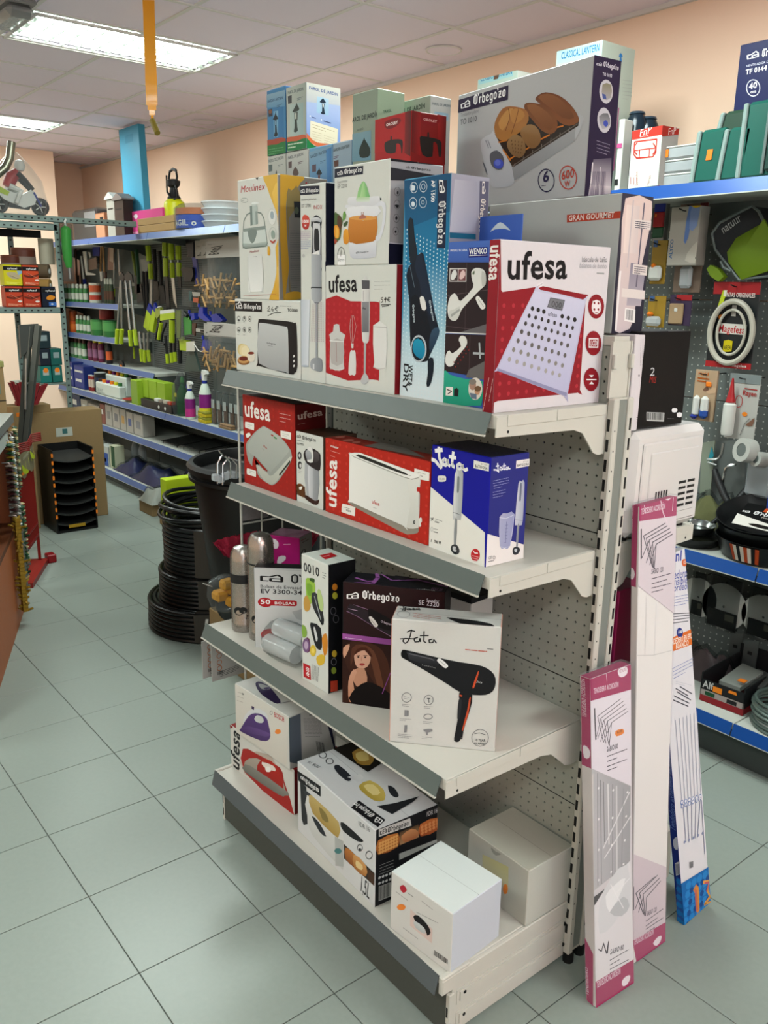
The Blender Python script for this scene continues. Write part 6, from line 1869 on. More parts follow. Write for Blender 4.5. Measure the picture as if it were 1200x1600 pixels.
# peg bags hanging right
PEGW=mat('b8905a',.6,0,.1,40,.15); WCARD=mat('a9a59e',.6)
def peg_bag(label,x0,x1,zt_,zb,y,group):
    o=T('peg_bag',label,'bag',((x0+x1)/2,y,zb),0,group); w=(x1-x0)/2; h=zt_-zb; rn=random.Random(int(x0*100))
    G().box((-w,-.004,h*.72),(w,.004,h),0,.001).build('header_card',WCARD,o)
    art('t 303030 b 60 40 330 170 322 4 60 "Betty"\nk 606060 2 4 60 200 300 196 0 -12',((-w,-.0042,h*.72),(1,0,0),(0,0,1),(0,-1,0)),'card_print',o,(2*w,h*.28))
    n=16; g=G(); V=[];F=[]
    prof=[(0,.01),(.06,.04),(.3,.05),(.5,.04),(.72,.006)]
    for t,d in prof: V+=[(-w*.98,0,h*t),(-w*.5,-d,h*t),(0,-d*1.15,h*t),(w*.5,-d,h*t),(w*.98,0,h*t)]
    for i in range(4):
        for j in range(4): F.append((i*5+j,i*5+j+1,(i+1)*5+j+1,(i+1)*5+j))
    g.add(V,F,0,True); g.build('film',CLR,o)
    for k in range(26):
        z=h*rn.uniform(.05,.42); x=rn.uniform(-w*.85,w*.85); a=rn.choice([0,.1,.9,2.2,1.3]); l=.05; d=Vector((math.cos(a),0,math.sin(a)))*l; c=Vector((x,-.006-rn.uniform(0,.028),z)); c.x=max(-w+.05,min(w-.05,c.x))
        G().cyl(c-d,c+d,.0085,n=6).build('peg',PEGW,o)
    G().tube([(w*.6,.0,h*.96),(w*.6,.06,h*.97)],.003,6).build('hook',STEEL,o)
    return o
for k in range(3):
    q=[(-2.951, 2.42, 2.233, -2.433, 2.42, 1.733),(-3.192, 2.5, 2.24, -2.633, 2.5, 1.728),(-3.451, 2.58, 2.243, -2.856, 2.58, 1.733)][k]
    peg_bag(['front clear bag of wooden clothes pegs in the upper row','middle clear bag of wooden clothes pegs in the upper row','rear clear bag of wooden clothes pegs in the upper row'][k],q[0],q[3],q[2],q[5],[2.42,2.5,2.58][k],'bags of wooden clothes pegs')
for k in range(2):
    q=[(-2.978, 2.42, 1.618, -2.457, 2.42, 1.272),(-3.189, 2.5, 1.6, -2.659, 2.5, 1.252)][k]
    peg_bag(['front clear bag of wooden clothes pegs in the lower row','rear clear bag of wooden clothes pegs in the lower row'][k],q[0],q[3],q[2],q[5],[2.42,2.5][k],'bags of wooden clothes pegs')
# bundles of white-labelled brushes and wooden packs on the shelf
for k in range(5):
    q=[(-2.968, 2.45, 0.935),(-2.877, 2.45, 0.935),(-2.778, 2.45, 0.937),(-2.676, 2.45, 0.949),(-2.595, 2.45, 0.954)][k]
    item('skewer_pack','brown skewer pack with white label, '+ORD[k]+' in the row behind the gondola end','pack',(q[0],2.45,zm),[('sticks',mat('6a5242',.7,0,.3,120,.3),lambda g:g.box((-.022,-.012,.01),(.022,.012,.17),0,.008)),('label',mat('c4ccc8',.5),lambda g:g.box((-.023,-.0135,.13),(.023,-.0125,.2))),('film',CLR,lambda g:g.box((-.026,-.016,0),(.026,.016,.28),0,.012))],0,'clear skewer packs on the blue railed shelf')
x=-2.718
item('wooden_tongs_pack','flat pack of wooden kitchen tongs lying at the shelf edge','pack',(x,2.42,zm),[('tong',TAN,lambda g:g.box((-.09,-.02,.0),(.09,.03,.02),0,.004)),('tong',TAN,lambda g:g.box((-.08,-.018,.022),(.1,.025,.036),0,.004)),('film',CLR,lambda g:g.box((-.1,-.025,-.0),(.11,.035,.042),0,.008))])
# --- shelf at .52
zl=SZ['low']+.001
GP=[(112,128,605,645,'16365e','tall blue carton at the far end of the lower blue railed shelf',.22),(129.5,140,612,650,'a8a8a0','grey patterned carton on the lower blue railed shelf',.19),(141,158,618,655,'b8b0a4','white carton with a red square on the lower blue railed shelf',.17),(159.5,167,625,660,'8a5048','red and brown carton on the lower blue railed shelf',.2)]
BX=[(-6.253, -5.938),(-5.912, -5.716),(-5.697, -5.391),(-5.365, -5.236)]
for (u0,u1,v0,v1,c,lab,h),(a0,a1) in zip(GP,BX):
    box_item('carton',lab,'carton',a0,a1,2.41,.16,zl,h,mat(c,.5,0,.05,40,.15),None,0,None,[('print_panel',RS if k==2 else WHT,(.3,.7,.5,.75))])
for k in range(5):
    a0,a1=[(-5.221, -5.051),(-5.036, -4.855),(-4.841, -4.698),(-4.685, -4.53),(-4.517, -4.308)][k]
    h=[.21,.21,.21,.2,.2][k]
    box_item('bulb_box','pale grey lamp carton, '+ORD[k]+' in the row on the lower blue railed shelf','carton',a0,a1-.003,2.41,.12,zl,h,mat('a9a69e',.5,0,.03,50,.08),mat('b4b0a8',.5),0,'pale lamp cartons on the lower blue railed shelf',[('print_panel',[mat('8a8a88',.5),mat('7a7c80',.5),mat('c8a060',.5),mat('5a6a9a',.5),mat('8a8c90',.5)][k],(.3,.75,.35,.7))])
for k in range(3):
    q=[(-3.807, 2.42, 0.557),(-3.393, 2.42, 0.574),(-2.99, 2.42, 0.598)][k]
    o=T('wire_rack','black wire grill rack lying on the lower blue railed shelf, '+['left','middle','right'][k],'rack',(q[0],2.46,zl),0,'black wire racks on the lower shelf')
    g=G()
    for i in range(12): g.tube([(-.14+i*.026,-.02,.02+.02*k),(-.14+i*.026,.28,.05+.02*k)],.003,5)
    tag(g.build('bars',DRK,o),kind='stuff'); G().tube([(-.15,-.03,.02+.02*k),(.16,-.03,.02+.02*k),(.16,.29,.05+.02*k),(-.15,.29,.05+.02*k)],.005,6,0,True).build('frame',DRK,o)
    for sx in (-.14,.15): G().tube([(sx,-.02,.02+.02*k),(sx,-.02,.002)],.004,6).build('leg',DRK,o)
# --- base shelf
zb=SZ['base']+.001
q=(-5.843, 2.36, 0.335)
o=T('shoe_insole_stack','stack of cream soled dark slippers at the far end of the base shelf','slippers',(q[0],2.4,zb))
for k in range(5): G().box((-.07,-.06,.02+k*.05),(.06,.08,.042+k*.05),0,.008).build('sole',mat('c8b890',.6) if k>1 else mat('4a3a38',.6),o); 
for k in range(5): G().box((-.07,-.055,.0+k*.05),(.06,.08,.02+k*.05),0,.006).build('upper',mat('2a2024',.6),o)
for k in range(2):
    q=[(-5.506, 2.36, 0.248),(-5.347, 2.36, 0.239)][k]
    item('jug','pale plastic jug, '+['left','right'][k]+' of the pair on the base shelf','jug',(q[0],2.4,zb),[('body',mat('aab0a4',.4),lambda g:g.lathe([(.055,0),(.06,.01),(.06,.17),(.03,.21)],n=16)),('cap',WHT,lambda g:g.lathe([(.02,.21),(.02,.235),(.0001,.236)],n=12))],0,'pale jugs on the base shelf')
q=(-5.22, 2.34, 0.261, -5.001, 2.34, 0.25)
box_item('detergent_box','blue detergent box with white top on the base shelf','box',q[0],q[3],2.33,.1,zb,.2,mat('b8c0bc',.5),None,0,None,[('front_label',mat('1c4a9c',.5),(.05,.95,.02,.66)),('print_dot',OR,(.3,.7,.2,.38))])
q=(-4.967, 2.34, 0.255, -4.835, 2.34, 0.263)
box_item('detergent_box','narrow green and cream box beside the blue detergent box','box',q[0],q[3],2.33,.1,zb,.23,mat('c0c4a8',.5),None,0,None,[('front_label',DGRN,(.35,.98,.1,.98))])
FILB=mat('20285e',.35,0,.6,14,.25)
def heap(name,label,cat,cx,cy,z,sx,sy,h,m,seed,film=True):
    o=T(name,label,cat,(cx,cy,z)); rn=random.Random(seed); n=13; g=G(); V=[];F=[]
    for i in range(n):
        for j in range(9):
            u,v=i/(n-1)*2-1,j/8*2-1; e=max(0,1-abs(u)**3)*max(0,1-abs(v)**3)
            V.append((u*sx,v*sy,h*e*(.72+.28*math.sin(u*5+seed)*math.cos(v*4+seed)+rn.uniform(-.06,.06))+.002))
    for i in range(n-1):
        for j in range(8): F.append((i*9+j,(i+1)*9+j,(i+1)*9+j+1,i*9+j+1))
    g.add(V,F,0,True); g.build('contents',m,o)
    if film:
        g=G(); g.add([(a*1.06,b*1.06,c*1.12+.006) for a,b,c in V],F,0,True); g.build('film',CLR3,o)
    return o
for k in range(3):
    q=[(-4.685, 2.4, 0.243),(-4.17, 2.42, 0.235),(-3.833, 2.5, 0.325)][k]
    heap('cover_bag',['clear bag of navy covers at the left of the base shelf heap','clear bag of navy covers in front on the base shelf','navy folded covers at the back of the base shelf'][k],'bag',q[0]+.05,[2.47,2.46,2.73][k],zb,[.24,.34,.3][k],[.15,.15,.11][k],[.15,.17,.26][k],FILB,k+1,k<2)
for k in range(2):
    q=[(-5.028, 2.5, 0.326),(-4.851, 2.5, 0.334)][k]
    item('clear_bottle','clear water bottle, '+['left','right'][k]+' of two behind the navy bags','bottle',(q[0],2.62,zb),[('body',CLR2,lambda g:g.lathe([(.04,0),(.042,.02),(.04,.17),(.016,.23)],n=16)),('cap',WHT,lambda g:g.lathe([(.016,.23),(.016,.25),(.0001,.251)],n=12))],0,'clear bottles behind the navy bags')
q=(-3.144, 2.2, 0.279)
o=T('hose_reel','dark green hose reel pack with a blue and white label by the base shelf','reel',(q[0]+.1,2.16,0))
G().box((-.16,-.12,0),(.16,.1,.13),0,.01).build('carton',CARD,o)
G().lathe([(.13,.13),(.145,.14),(.145,.30),(.135,.31),(.13,.33),(.145,.335),(.145,.345),(.1,.35),(.06,.345),(.06,.2)],n=32).build('reel',TEAL,o)
g=G()
for i in range(6):
    a,b=-2.35+i*.15,-2.35+(i+1)*.15
    g.add([(.1465*math.cos(a),.1465*math.sin(a),.17),(.1465*math.cos(b),.1465*math.sin(b),.17),(.1465*math.cos(b),.1465*math.sin(b),.28),(.1465*math.cos(a),.1465*math.sin(a),.28)],[(0,1,2,3)],0,True); g.c[-1]=lin('c4c8c4' if i<3 else '2a8aa0')
g.build('label',PRINT,o)
heap('white_bag','clear bag of white filling lying beside the green hose reel','bag',-3.577,2.18,.1,.15,.1,.14,mat('c8ccc0',.6,0,.4,20),9,True)
item('carton','low carton under the bag of white filling','carton',(-3.577,2.18,0),[('body',CARD,lambda g:g.box((-.14,-.09,0),(.13,.09,.1),0,.003)),('tape',TAN,lambda g:g.box((-.141,-.02,.05),(-.14,.02,.1)))])
# --- hanging garden tools
def hung(name,label,cat,pts_parts,y,group=None):
    """parts=[(name,mat,kind,pts,size)] with world points"""
    o=T(name,label,cat,pts_parts[0][3][0],0,group); b=o.location
    for pn,m,k,P,s_ in pts_parts:
        g=G(b)
        if k=='t': g.tube(P,s_,7)
        else: g.slab(P,(0,s_,0))
        g.build(pn,m,o,(0,0,0))
    return o
Y=2.72
hung('loppers','lime handled long loppers, left pair beside the small shelves','loppers',[('blade',DRK,'s',[(-4.957, 2.53, 1.965), (-4.888, 2.53, 2.006), (-4.833, 2.53, 1.965), (-4.857, 2.53, 1.913), (-4.965, 2.53, 1.912)],.012),('pole',STEEL,'t',[(-4.916, 2.53, 1.93), (-5.068, 2.53, 1.467)],.012),('pole',STEEL,'t',[(-4.9, 2.53, 1.93), (-4.956, 2.53, 1.471)],.012),('grip',LIME,'t',[(-5.026, 2.51, 1.469), (-5.064, 2.51, 1.332)],.021),('grip',LIME,'t',[(-4.914, 2.51, 1.474), (-4.951, 2.51, 1.339)],.021)],Y,'lime handled loppers')
hung('loppers','lime handled long loppers, right pair beside the small shelves','loppers',[('blade',DRK,'s',[(-4.832, 2.53, 1.976), (-4.736, 2.53, 2.01), (-4.652, 2.53, 1.976), (-4.646, 2.53, 1.913), (-4.826, 2.53, 1.913)],.012),('pole',STEEL,'t',[(-4.808, 2.53, 1.93), (-4.77, 2.53, 1.48)],.012),('pole',STEEL,'t',[(-4.703, 2.53, 1.93), (-4.656, 2.53, 1.485)],.012),('grip',LIME,'t',[(-4.722, 2.51, 1.476), (-4.721, 2.51, 1.328)],.021),('grip',LIME,'t',[(-4.616, 2.51, 1.487), (-4.592, 2.51, 1.341)],.021)],Y,'lime handled loppers')
hung('sickle','dark sickle with lime collar hanging left of the loppers','sickle',[('handle',LIME,'t',[(-5.6, 2.72, 1.851), (-5.614, 2.72, 1.768)],.02),('blade',DRK,'s',[(-5.648, 2.72, 1.768), (-5.579, 2.72, 1.769), (-5.596, 2.72, 1.666), (-5.698, 2.72, 1.573), (-5.746, 2.72, 1.598), (-5.665, 2.72, 1.665)],.006),('shaft',STEEL,'t',[(-5.508, 2.72, 2.2), (-5.583, 2.72, 1.851)],.008)],Y)
hung('gloves_pack','pale gloves pack hanging at the top left of the tools','pack',[('card',mat('8a6a5a',.6,0,.3,60,.3),'s',[(-5.665, 2.72, 2.272), (-5.514, 2.72, 2.268), (-5.536, 2.72, 2.033), (-5.724, 2.72, 2.035)],.01),('glove',mat('b09a8a',.7),'s',[(-5.585, 2.7, 2.244), (-5.482, 2.7, 2.254), (-5.507, 2.7, 2.107), (-5.606, 2.7, 2.121)],.008)],Y)
hung('bulb_pack','clear pack of peach coloured goods hanging beside the navy brush','pack',[('film',CLR,'s',[(-6.116, 2.66, 2.166), (-5.858, 2.66, 2.174), (-5.846, 2.66, 2.047), (-6.107, 2.66, 2.023)],.02),('contents',mat('a5816a',.7),'s',[(-6.111, 2.67, 2.14), (-5.887, 2.67, 2.162), (-5.891, 2.67, 2.047), (-6.113, 2.67, 2.036)],.012)],Y)
hung('navy_brush','navy blue brush hanging at the far end of the tools','brush',[('handle',NAVY,'s',[(-6.052, 2.7, 2.295), (-5.854, 2.7, 2.289), (-5.893, 2.7, 2.176), (-6.056, 2.7, 2.179)],.012),('bristles',DRK,'s',[(-6.056, 2.7, 2.179), (-5.893, 2.7, 2.176), (-5.907, 2.7, 2.1), (-6.07, 2.7, 2.102)],.012)],Y)
for k in range(5):
    P=[[(-6.607, 2.72, 2.292), (-6.632, 2.72, 1.987)],[(-6.451, 2.72, 2.188), (-6.422, 2.72, 1.946)],[(-5.803, 2.72, 2.276), (-5.814, 2.72, 2.016)],[(-5.856, 2.72, 2.277), (-5.92, 2.72, 2.023)],[(-5.403, 2.72, 2.24), (-5.406, 2.72, 2.014)]][k]
    hung('tool_handle',['dark tool with brown grip hanging at the far end','slim tool with white shaft hanging at the far end','tan handled brush hanging, second from the far end','pale handled brush hanging beside the tan one','wrapped hand tool hanging above the left loppers'][k],'tool',[('shaft',[BRN,WHT,TAN,TAN,STEEL][k],'t',P,.011),('head',[DRK,NAVY,BRN,WHT,mat('9a8a80',.5,0,.4,60,.3)][k],'s',[(P[1][0]-.03,P[1][1],P[1][2]),(P[1][0]+.03,P[1][1],P[1][2]),(P[1][0]+.02,P[1][1],P[1][2]-.1),(P[1][0]-.02,P[1][1],P[1][2]-.1)],.015)],Y)
hung('bracket','white angled bracket hanging at the far end of the tools','bracket',[('frame',WHT,'s',[(-6.291, 2.68, 2.229), (-6.197, 2.68, 2.227), (-6.201, 2.68, 2.017), (-5.981, 2.68, 1.997), (-5.984, 2.68, 1.984), (-6.245, 2.68, 1.985)],.012),('tab',WHT,'s',[(-6.123, 2.68, 2.219), (-6.086, 2.68, 2.218), (-6.059, 2.68, 2.166), (-6.099, 2.68, 2.153)],.01)],Y)
for k in range(4):
    A,B,Cc,Dd=[[(-4.606, 2.68, 2.24), (-4.595, 2.68, 2.104), (-4.576, 2.68, 2.082), (-4.572, 2.68, 1.945)],[(-4.234, 2.68, 2.257), (-4.247, 2.68, 2.143), (-4.235, 2.68, 2.126), (-4.247, 2.68, 1.967)],[(-4.116, 2.68, 2.259), (-4.12, 2.68, 2.108), (-4.115, 2.68, 2.086), (-4.116, 2.68, 1.956)],[(-4.022, 2.7, 2.225), (-4.021, 2.7, 2.107), (-4.017, 2.7, 2.086), (-4.023, 2.7, 1.967)]][k][:4]
    hung('hand_tool','lime handled hand tool, '+ORD[k]+' from the left in the upper row','tool',[('grip',LIME,'t',[A,B],.026),('shaft',STEEL,'t',[B,Cc],.014),('lower_grip',LIME,'t',[Cc,Dd],.024),('blade',[STEEL,DRK,STEEL,DRK][k],'s',[(Dd[0]-.03,Dd[1],Dd[2]),(Dd[0]+.03,Dd[1],Dd[2]),(Dd[0]+[-.02,.05,.06,.03][k],Dd[1],Dd[2]-[.28,.3,.26,.1][k]),(Dd[0]-[.07,.03,-.0,.03][k],Dd[1],Dd[2]-[.3,.3,.2,.1][k])],.008)],Y,'lime handled hand tools in the upper row')
for k in range(4):
    P=[[(-5.129, 2.74, 2.264), (-5.046, 2.74, 1.982)],[(-5.013, 2.74, 2.219), (-4.997, 2.74, 1.898)],[(-4.604, 2.74, 2.209), (-4.611, 2.74, 1.923)],[(-4.494, 2.74, 2.195), (-4.489, 2.74, 1.889)]][k]
    hung('hand_fork',['dark handled weeder left of the lime tools','dark green handled cultivator left of the lime tools','black handled fork between the lime tools','black handled rake between the lime tools'][k],'tool',[('handle',[mat('6a7a2a',.5),DGRN,DRK,DRK][k],'t',P,.018),('tines',DRK,'s',[(P[1][0]-.05,P[1][1],P[1][2]),(P[1][0]+.05,P[1][1],P[1][2]),(P[1][0]+.08,P[1][1],P[1][2]-.16),(P[1][0]-.07,P[1][1],P[1][2]-.18)],.01)],Y)
hung('garden_pack','flat dark green pack hanging behind the loppers','pack',[('pack',mat('0f3a24',.5),'s',[(-5.33, 2.8, 1.879), (-5.078, 2.8, 1.881), (-5.096, 2.8, 1.746), (-5.35, 2.8, 1.742)],.02),('header',mat('8a8f8a',.5),'s',[(-5.325, 2.8, 1.91), (-5.074, 2.8, 1.911), (-5.078, 2.8, 1.881), (-5.33, 2.8, 1.879)],.02)],Y)
hung('shovel','black shafted long tool hanging right of the green pack','tool',[('shaft',DRK,'t',[(-4.875, 2.74, 2.017), (-4.879, 2.74, 1.533)],.016),('shaft',DRK,'t',[(-4.801, 2.74, 2.016), (-4.83, 2.74, 1.565)],.014),('head',GREYM,'s',[(-4.935, 2.74, 2.129), (-4.743, 2.74, 2.126), (-4.787, 2.74, 2.01), (-4.891, 2.74, 2.011)],.006)],Y)
for k in range(2):
    A=[[(-4.617, 2.64, 1.667), (-4.523, 2.64, 1.617), (-4.614, 2.64, 1.467), (-4.711, 2.64, 1.51)],[(-4.487, 2.64, 1.676), (-4.422, 2.64, 1.637), (-4.514, 2.64, 1.46), (-4.597, 2.64, 1.486)]][k]
    hung('hedge_shears','lime grips of hedge shears, '+['left','right'][k]+' grip pair below the upper tools','shears',[('grip',LIME,'s',A,.03),('ferrule',NAVY,'s',[A[0],A[1],(A[1][0]+.03,A[1][1],A[1][2]+.05),(A[0][0]+.05,A[0][1],A[0][2]+.06)],.02)],Y,'lime shears below the upper tools')
hung('header_card_tool','lime and white carded tool with lime grip in the middle of the wall','pack',[('card',WHT,'s',[(-4.188, 2.58, 1.672), (-3.912, 2.58, 1.691), (-3.902, 2.58, 1.664), (-4.192, 2.58, 1.639)],.01),('card_band',LIME,'s',[(-4.192, 2.58, 1.639), (-3.902, 2.58, 1.664), (-3.908, 2.58, 1.609), (-4.199, 2.58, 1.583)],.01),('grip',LIME,'t',[(-3.99, 2.6, 1.596), (-4.011, 2.6, 1.401)],.026),('saw_frame',DRK,'t',[(-4.23, 2.6, 1.576), (-4.325, 2.6, 1.47), (-4.347, 2.6, 1.405), (-4.278, 2.6, 1.403)],.01),('saw_frame',DRK,'t',[(-4.111, 2.6, 1.563), (-4.201, 2.6, 1.475), (-4.238, 2.6, 1.394), (-4.172, 2.6, 1.375)],.01),('inner_grip',LIME,'t',[(-4.219, 2.6, 1.559), (-4.29, 2.6, 1.414)],.018)],Y)
hung('lime_bag','pale lime bag hanging left of the carded tool','bag',[('bag',mat('8f9a3a',.5),'s',[(-4.371, 2.62, 1.684), (-4.274, 2.62, 1.698), (-4.267, 2.62, 1.642), (-4.355, 2.62, 1.594), (-4.394, 2.62, 1.615)],.03),('tie',WHT,'s',[(-4.342, 2.62, 1.696), (-4.286, 2.62, 1.709), (-4.274, 2.62, 1.693), (-4.344, 2.62, 1.679)],.02)],Y)
for k in range(7):
    P=[[(-4.752, 2.62, 1.299), (-4.739, 2.62, 1.179)],[(-4.664, 2.62, 1.293), (-4.679, 2.62, 1.177)],[(-4.583, 2.62, 1.298), (-4.575, 2.62, 1.191)],[(-4.172, 2.62, 1.289), (-4.168, 2.62, 1.203)],[(-4.084, 2.62, 1.306), (-4.073, 2.62, 1.216)],[(-4.01, 2.62, 1.316), (-4.006, 2.62, 1.232)],[(-3.904, 2.62, 1.351), (-3.91, 2.62, 1.222)]][k]
    Q=[(P[0][0]+.02*((k%3)-1),P[0][1],P[0][2]+.16),P[0]]
    hung('hand_pruner','small lime gripped tool, '+ORD[k]+' from the left in the lowest row','tool',[('grip',LIME if k<6 else DRK,'t',P,.018),('neck',DRK if k>2 else STEEL,'t',Q,.013)],Y,'small lime gripped tools in the lowest row')
hung('lime_tape','lime tape reel case hanging at the right of the lowest tools','tape measure',[('case',LIME,'s',[(-3.824, 2.58, 1.439), (-3.688, 2.58, 1.435), (-3.697, 2.58, 1.348), (-3.821, 2.58, 1.346)],.04),('knob',mat('b8c86a',.5),'s',[(-3.827, 2.57, 1.455), (-3.739, 2.57, 1.465), (-3.742, 2.57, 1.433), (-3.817, 2.57, 1.429)],.02)],Y)
hung('stick_tool','lime and dark stick hanging below the right loppers','tool',[('stem',LIME,'t',[(-5.11, 2.7, 1.3), (-5.112, 2.7, 1.181)],.011),('tip',DRK,'t',[(-5.114, 2.7, 1.331), (-5.11, 2.7, 1.3)],.012)],Y)
hung('paint_brush_pack','green carded brush pack hanging left of the blue funnels','pack',[('card',mat('3a8a3a',.5),'s',[(-3.69, 2.56, 1.628), (-3.544, 2.56, 1.643), (-3.558, 2.56, 1.495), (-3.68, 2.56, 1.479)],.01),('brush',BRN,'s',[(-3.506, 2.55, 1.587), (-3.436, 2.55, 1.59), (-3.468, 2.55, 1.484), (-3.513, 2.55, 1.508)],.012),('brush_handle',DRK,'t',[(-3.641, 2.55, 1.671), (-3.584, 2.55, 1.642)],.016)],Y)
hung('clear_strip_pack','clear yellow strip pack hanging right of the carded tool','pack',[('strip',mat('7a8a2a',.5),'s',[(-3.82, 2.56, 1.682), (-3.733, 2.56, 1.685), (-3.768, 2.56, 1.453), (-3.831, 2.56, 1.45)],.01),('film',CLR,'s',[(-3.81, 2.55, 1.693), (-3.662, 2.55, 1.697), (-3.687, 2.55, 1.447), (-3.824, 2.55, 1.439)],.014)],Y)
hung('black_gloves','black rubber gloves hanging left of the peg bags','gloves',[('glove',DRK,'s',[(-3.783, 2.6, 2.027), (-3.685, 2.6, 2.042), (-3.567, 2.6, 2.035), (-3.548, 2.6, 1.984), (-3.6, 2.6, 1.922), (-3.72, 2.6, 1.922), (-3.739, 2.6, 1.974)],.03),('cuff',mat('2a2a30',.5),'s',[(-3.667, 2.6, 2.231), (-3.526, 2.6, 2.236), (-3.536, 2.6, 2.116), (-3.63, 2.6, 2.118)],.02)],Y)
hung('navy_brush','long navy brush hanging against the peg bags','brush',[('handle',NAVY,'s',[(-3.61, 2.62, 2.138), (-3.53, 2.62, 2.117), (-3.481, 2.62, 1.882), (-3.55, 2.62, 1.892)],.014),('head',DRK,'s',[(-3.705, 2.62, 2.258), (-3.542, 2.62, 2.253), (-3.552, 2.62, 2.137), (-3.635, 2.62, 2.119)],.02)],Y)
for k in range(4):
    A=[[(-3.268, 2.5, 1.722), (-3.201, 2.5, 1.724), (-3.205, 2.5, 1.674), (-3.079, 2.5, 1.619), (-3.177, 2.5, 1.615), (-3.296, 2.5, 1.651)],[(-3.566, 2.56, 1.663), (-3.483, 2.56, 1.671), (-3.476, 2.56, 1.624), (-3.5, 2.56, 1.613), (-3.571, 2.56, 1.611)],[(-3.075, 2.5, 1.668), (-2.978, 2.5, 1.681), (-2.878, 2.5, 1.636), (-2.91, 2.5, 1.62), (-3.047, 2.5, 1.615)],[(-3.221, 2.5, 1.472), (-3.156, 2.5, 1.46), (-3.138, 2.5, 1.401), (-3.165, 2.5, 1.343), (-3.252, 2.5, 1.368), (-3.249, 2.5, 1.409)]][k]
    hung('funnel','blue plastic funnel, '+['upper middle','upper left','upper right behind the peg bags','lower'][k]+' one on the wall','funnel',[('cone',mat('1a2f9c',.35),'s',A,.04),('spout',mat('1a2f9c',.35),'t',[A[0],(A[0][0],A[0][1],A[0][2]+.03)],.01)],Y,'blue funnels on the wall')
hung('green_sprayer_pack','dark green spray pack with a white tag hanging below the funnels','pack',[('pack',mat('3a4a44',.5),'s',[(-3.548, 2.52, 1.359), (-3.43, 2.52, 1.367), (-3.339, 2.52, 1.206), (-3.626, 2.52, 1.182)],.02),('tag',mat('c8c4b8',.5),'s',[(-3.524, 2.5, 1.435), (-3.382, 2.5, 1.448), (-3.378, 2.5, 1.365), (-3.532, 2.5, 1.356)],.006),('cord',WHT,'t',[(-3.384, 2.5, 1.427), (-3.308, 2.5, 1.375), (-3.218, 2.5, 1.37)],.004)],Y)
hung('label_strip','white shelf label strip hanging beside the peg bags, upper','label',[('card',mat('a8a49a',.6),'s',[(-3.422, 2.52, 1.841), (-3.287, 2.52, 1.837), (-3.289, 2.52, 1.807), (-3.414, 2.52, 1.805)],.004),('print',mat('b8583a',.5),'s',[(-3.405, 2.515, 1.795), (-3.303, 2.515, 1.792), (-3.317, 2.515, 1.756), (-3.397, 2.515, 1.76)],.004)],Y)
hung('label_strip','white shelf label strip hanging beside the peg bags, lower','label',[('card',mat('a8a49a',.6),'s',[(-3.379, 2.52, 1.551), (-3.221, 2.52, 1.548), (-3.223, 2.52, 1.522), (-3.381, 2.52, 1.525)],.004),('print',DRK,'s',[(-3.29, 2.515, 1.545), (-3.234, 2.515, 1.542), (-3.235, 2.515, 1.527), (-3.291, 2.515, 1.529)],.004)],Y)
hung('teal_pack','clear pack with teal and pink print hanging below the black gloves','pack',[('film',CLR,'s',[(-3.774, 2.6, 1.869), (-3.582, 2.6, 1.861), (-3.607, 2.6, 1.714), (-3.788, 2.6, 1.721)],.02),('insert',mat('2a6a6a',.5),'s',[(-3.664, 2.61, 1.844), (-3.604, 2.61, 1.84), (-3.623, 2.61, 1.766), (-3.671, 2.61, 1.765)],.012)],Y)

# ================================================================ right wall shelving goods
zt=SZ['top']+.001
# dark vases and a slim white carton behind the small organiser box
for k in range(2):
    q=[(0.702, 2.58, 2.599),(0.735, 2.62, 2.574)][k]
    item('dark_vase','dark navy glass bottle, '+['left','right'][k]+' of two behind the red topped box','vase',(q[0],2.62+.04*k,zt),[('body',mat('1c2a36',.2,.1),lambda g:g.lathe([(.045,0),(.05,.02),(.048,.3-.02*k),(.03,.335-.02*k)],n=20)),('lid',mat('2a3a48',.3),lambda g:g.lathe([(.035,.335-.02*k),(.03,.345-.02*k),(.0001,.346-.02*k)],n=16))],0,'dark bottles on the wall shelf')
q=(0.7, 2.5, 2.385, 0.728, 2.5, 2.586)
box_item('carton','slim white carton with a pink stripe left of the dark bottles','carton',q[0],q[3],2.5,.06,zt,.3,WHT,None,0,None,[('stripe',mat('c0508a',.5),(.0,.9,.62,.68)),('print_panel',DRK,(.1,.7,.12,.2))])
# clear lidded trays, stacked
q=(0.932, 2.43, 2.37, 1.134, 2.43, 2.375)
for k in range(3):
    x0=q[0]+.02*k
    o=item('clear_tray','clear plastic tray, '+['lowest','middle','topmost with orange tag'][k]+' of the stack on the wall shelf','tray',(x0,2.44,zt+k*.052),[('tray',CLR2,lambda g:g.box((.0,.0,.0),(q[3]-q[0]-.02*k,.2,.048),0,.008)),('rim',WHT,lambda g:g.box((-.002,-.002,.044),(q[3]-q[0]-.02*k+.002,.2,.05),0,.002))]+([('price_tag',OR,lambda g:g.box((.004,-.004,.01),(.028,-.002,.04)))] if k==2 else []),0,'stacked clear trays')
item('board_pack','long dark strip lying behind the clear trays','panel',(0.832,2.7,zt),[('board',BRN,lambda g:g.box((0,0,0),(.42,.05,.2),0,.003)),('edge',DRK,lambda g:g.box((-.001,-.002,.19),(.421,.052,.2),0,0))])
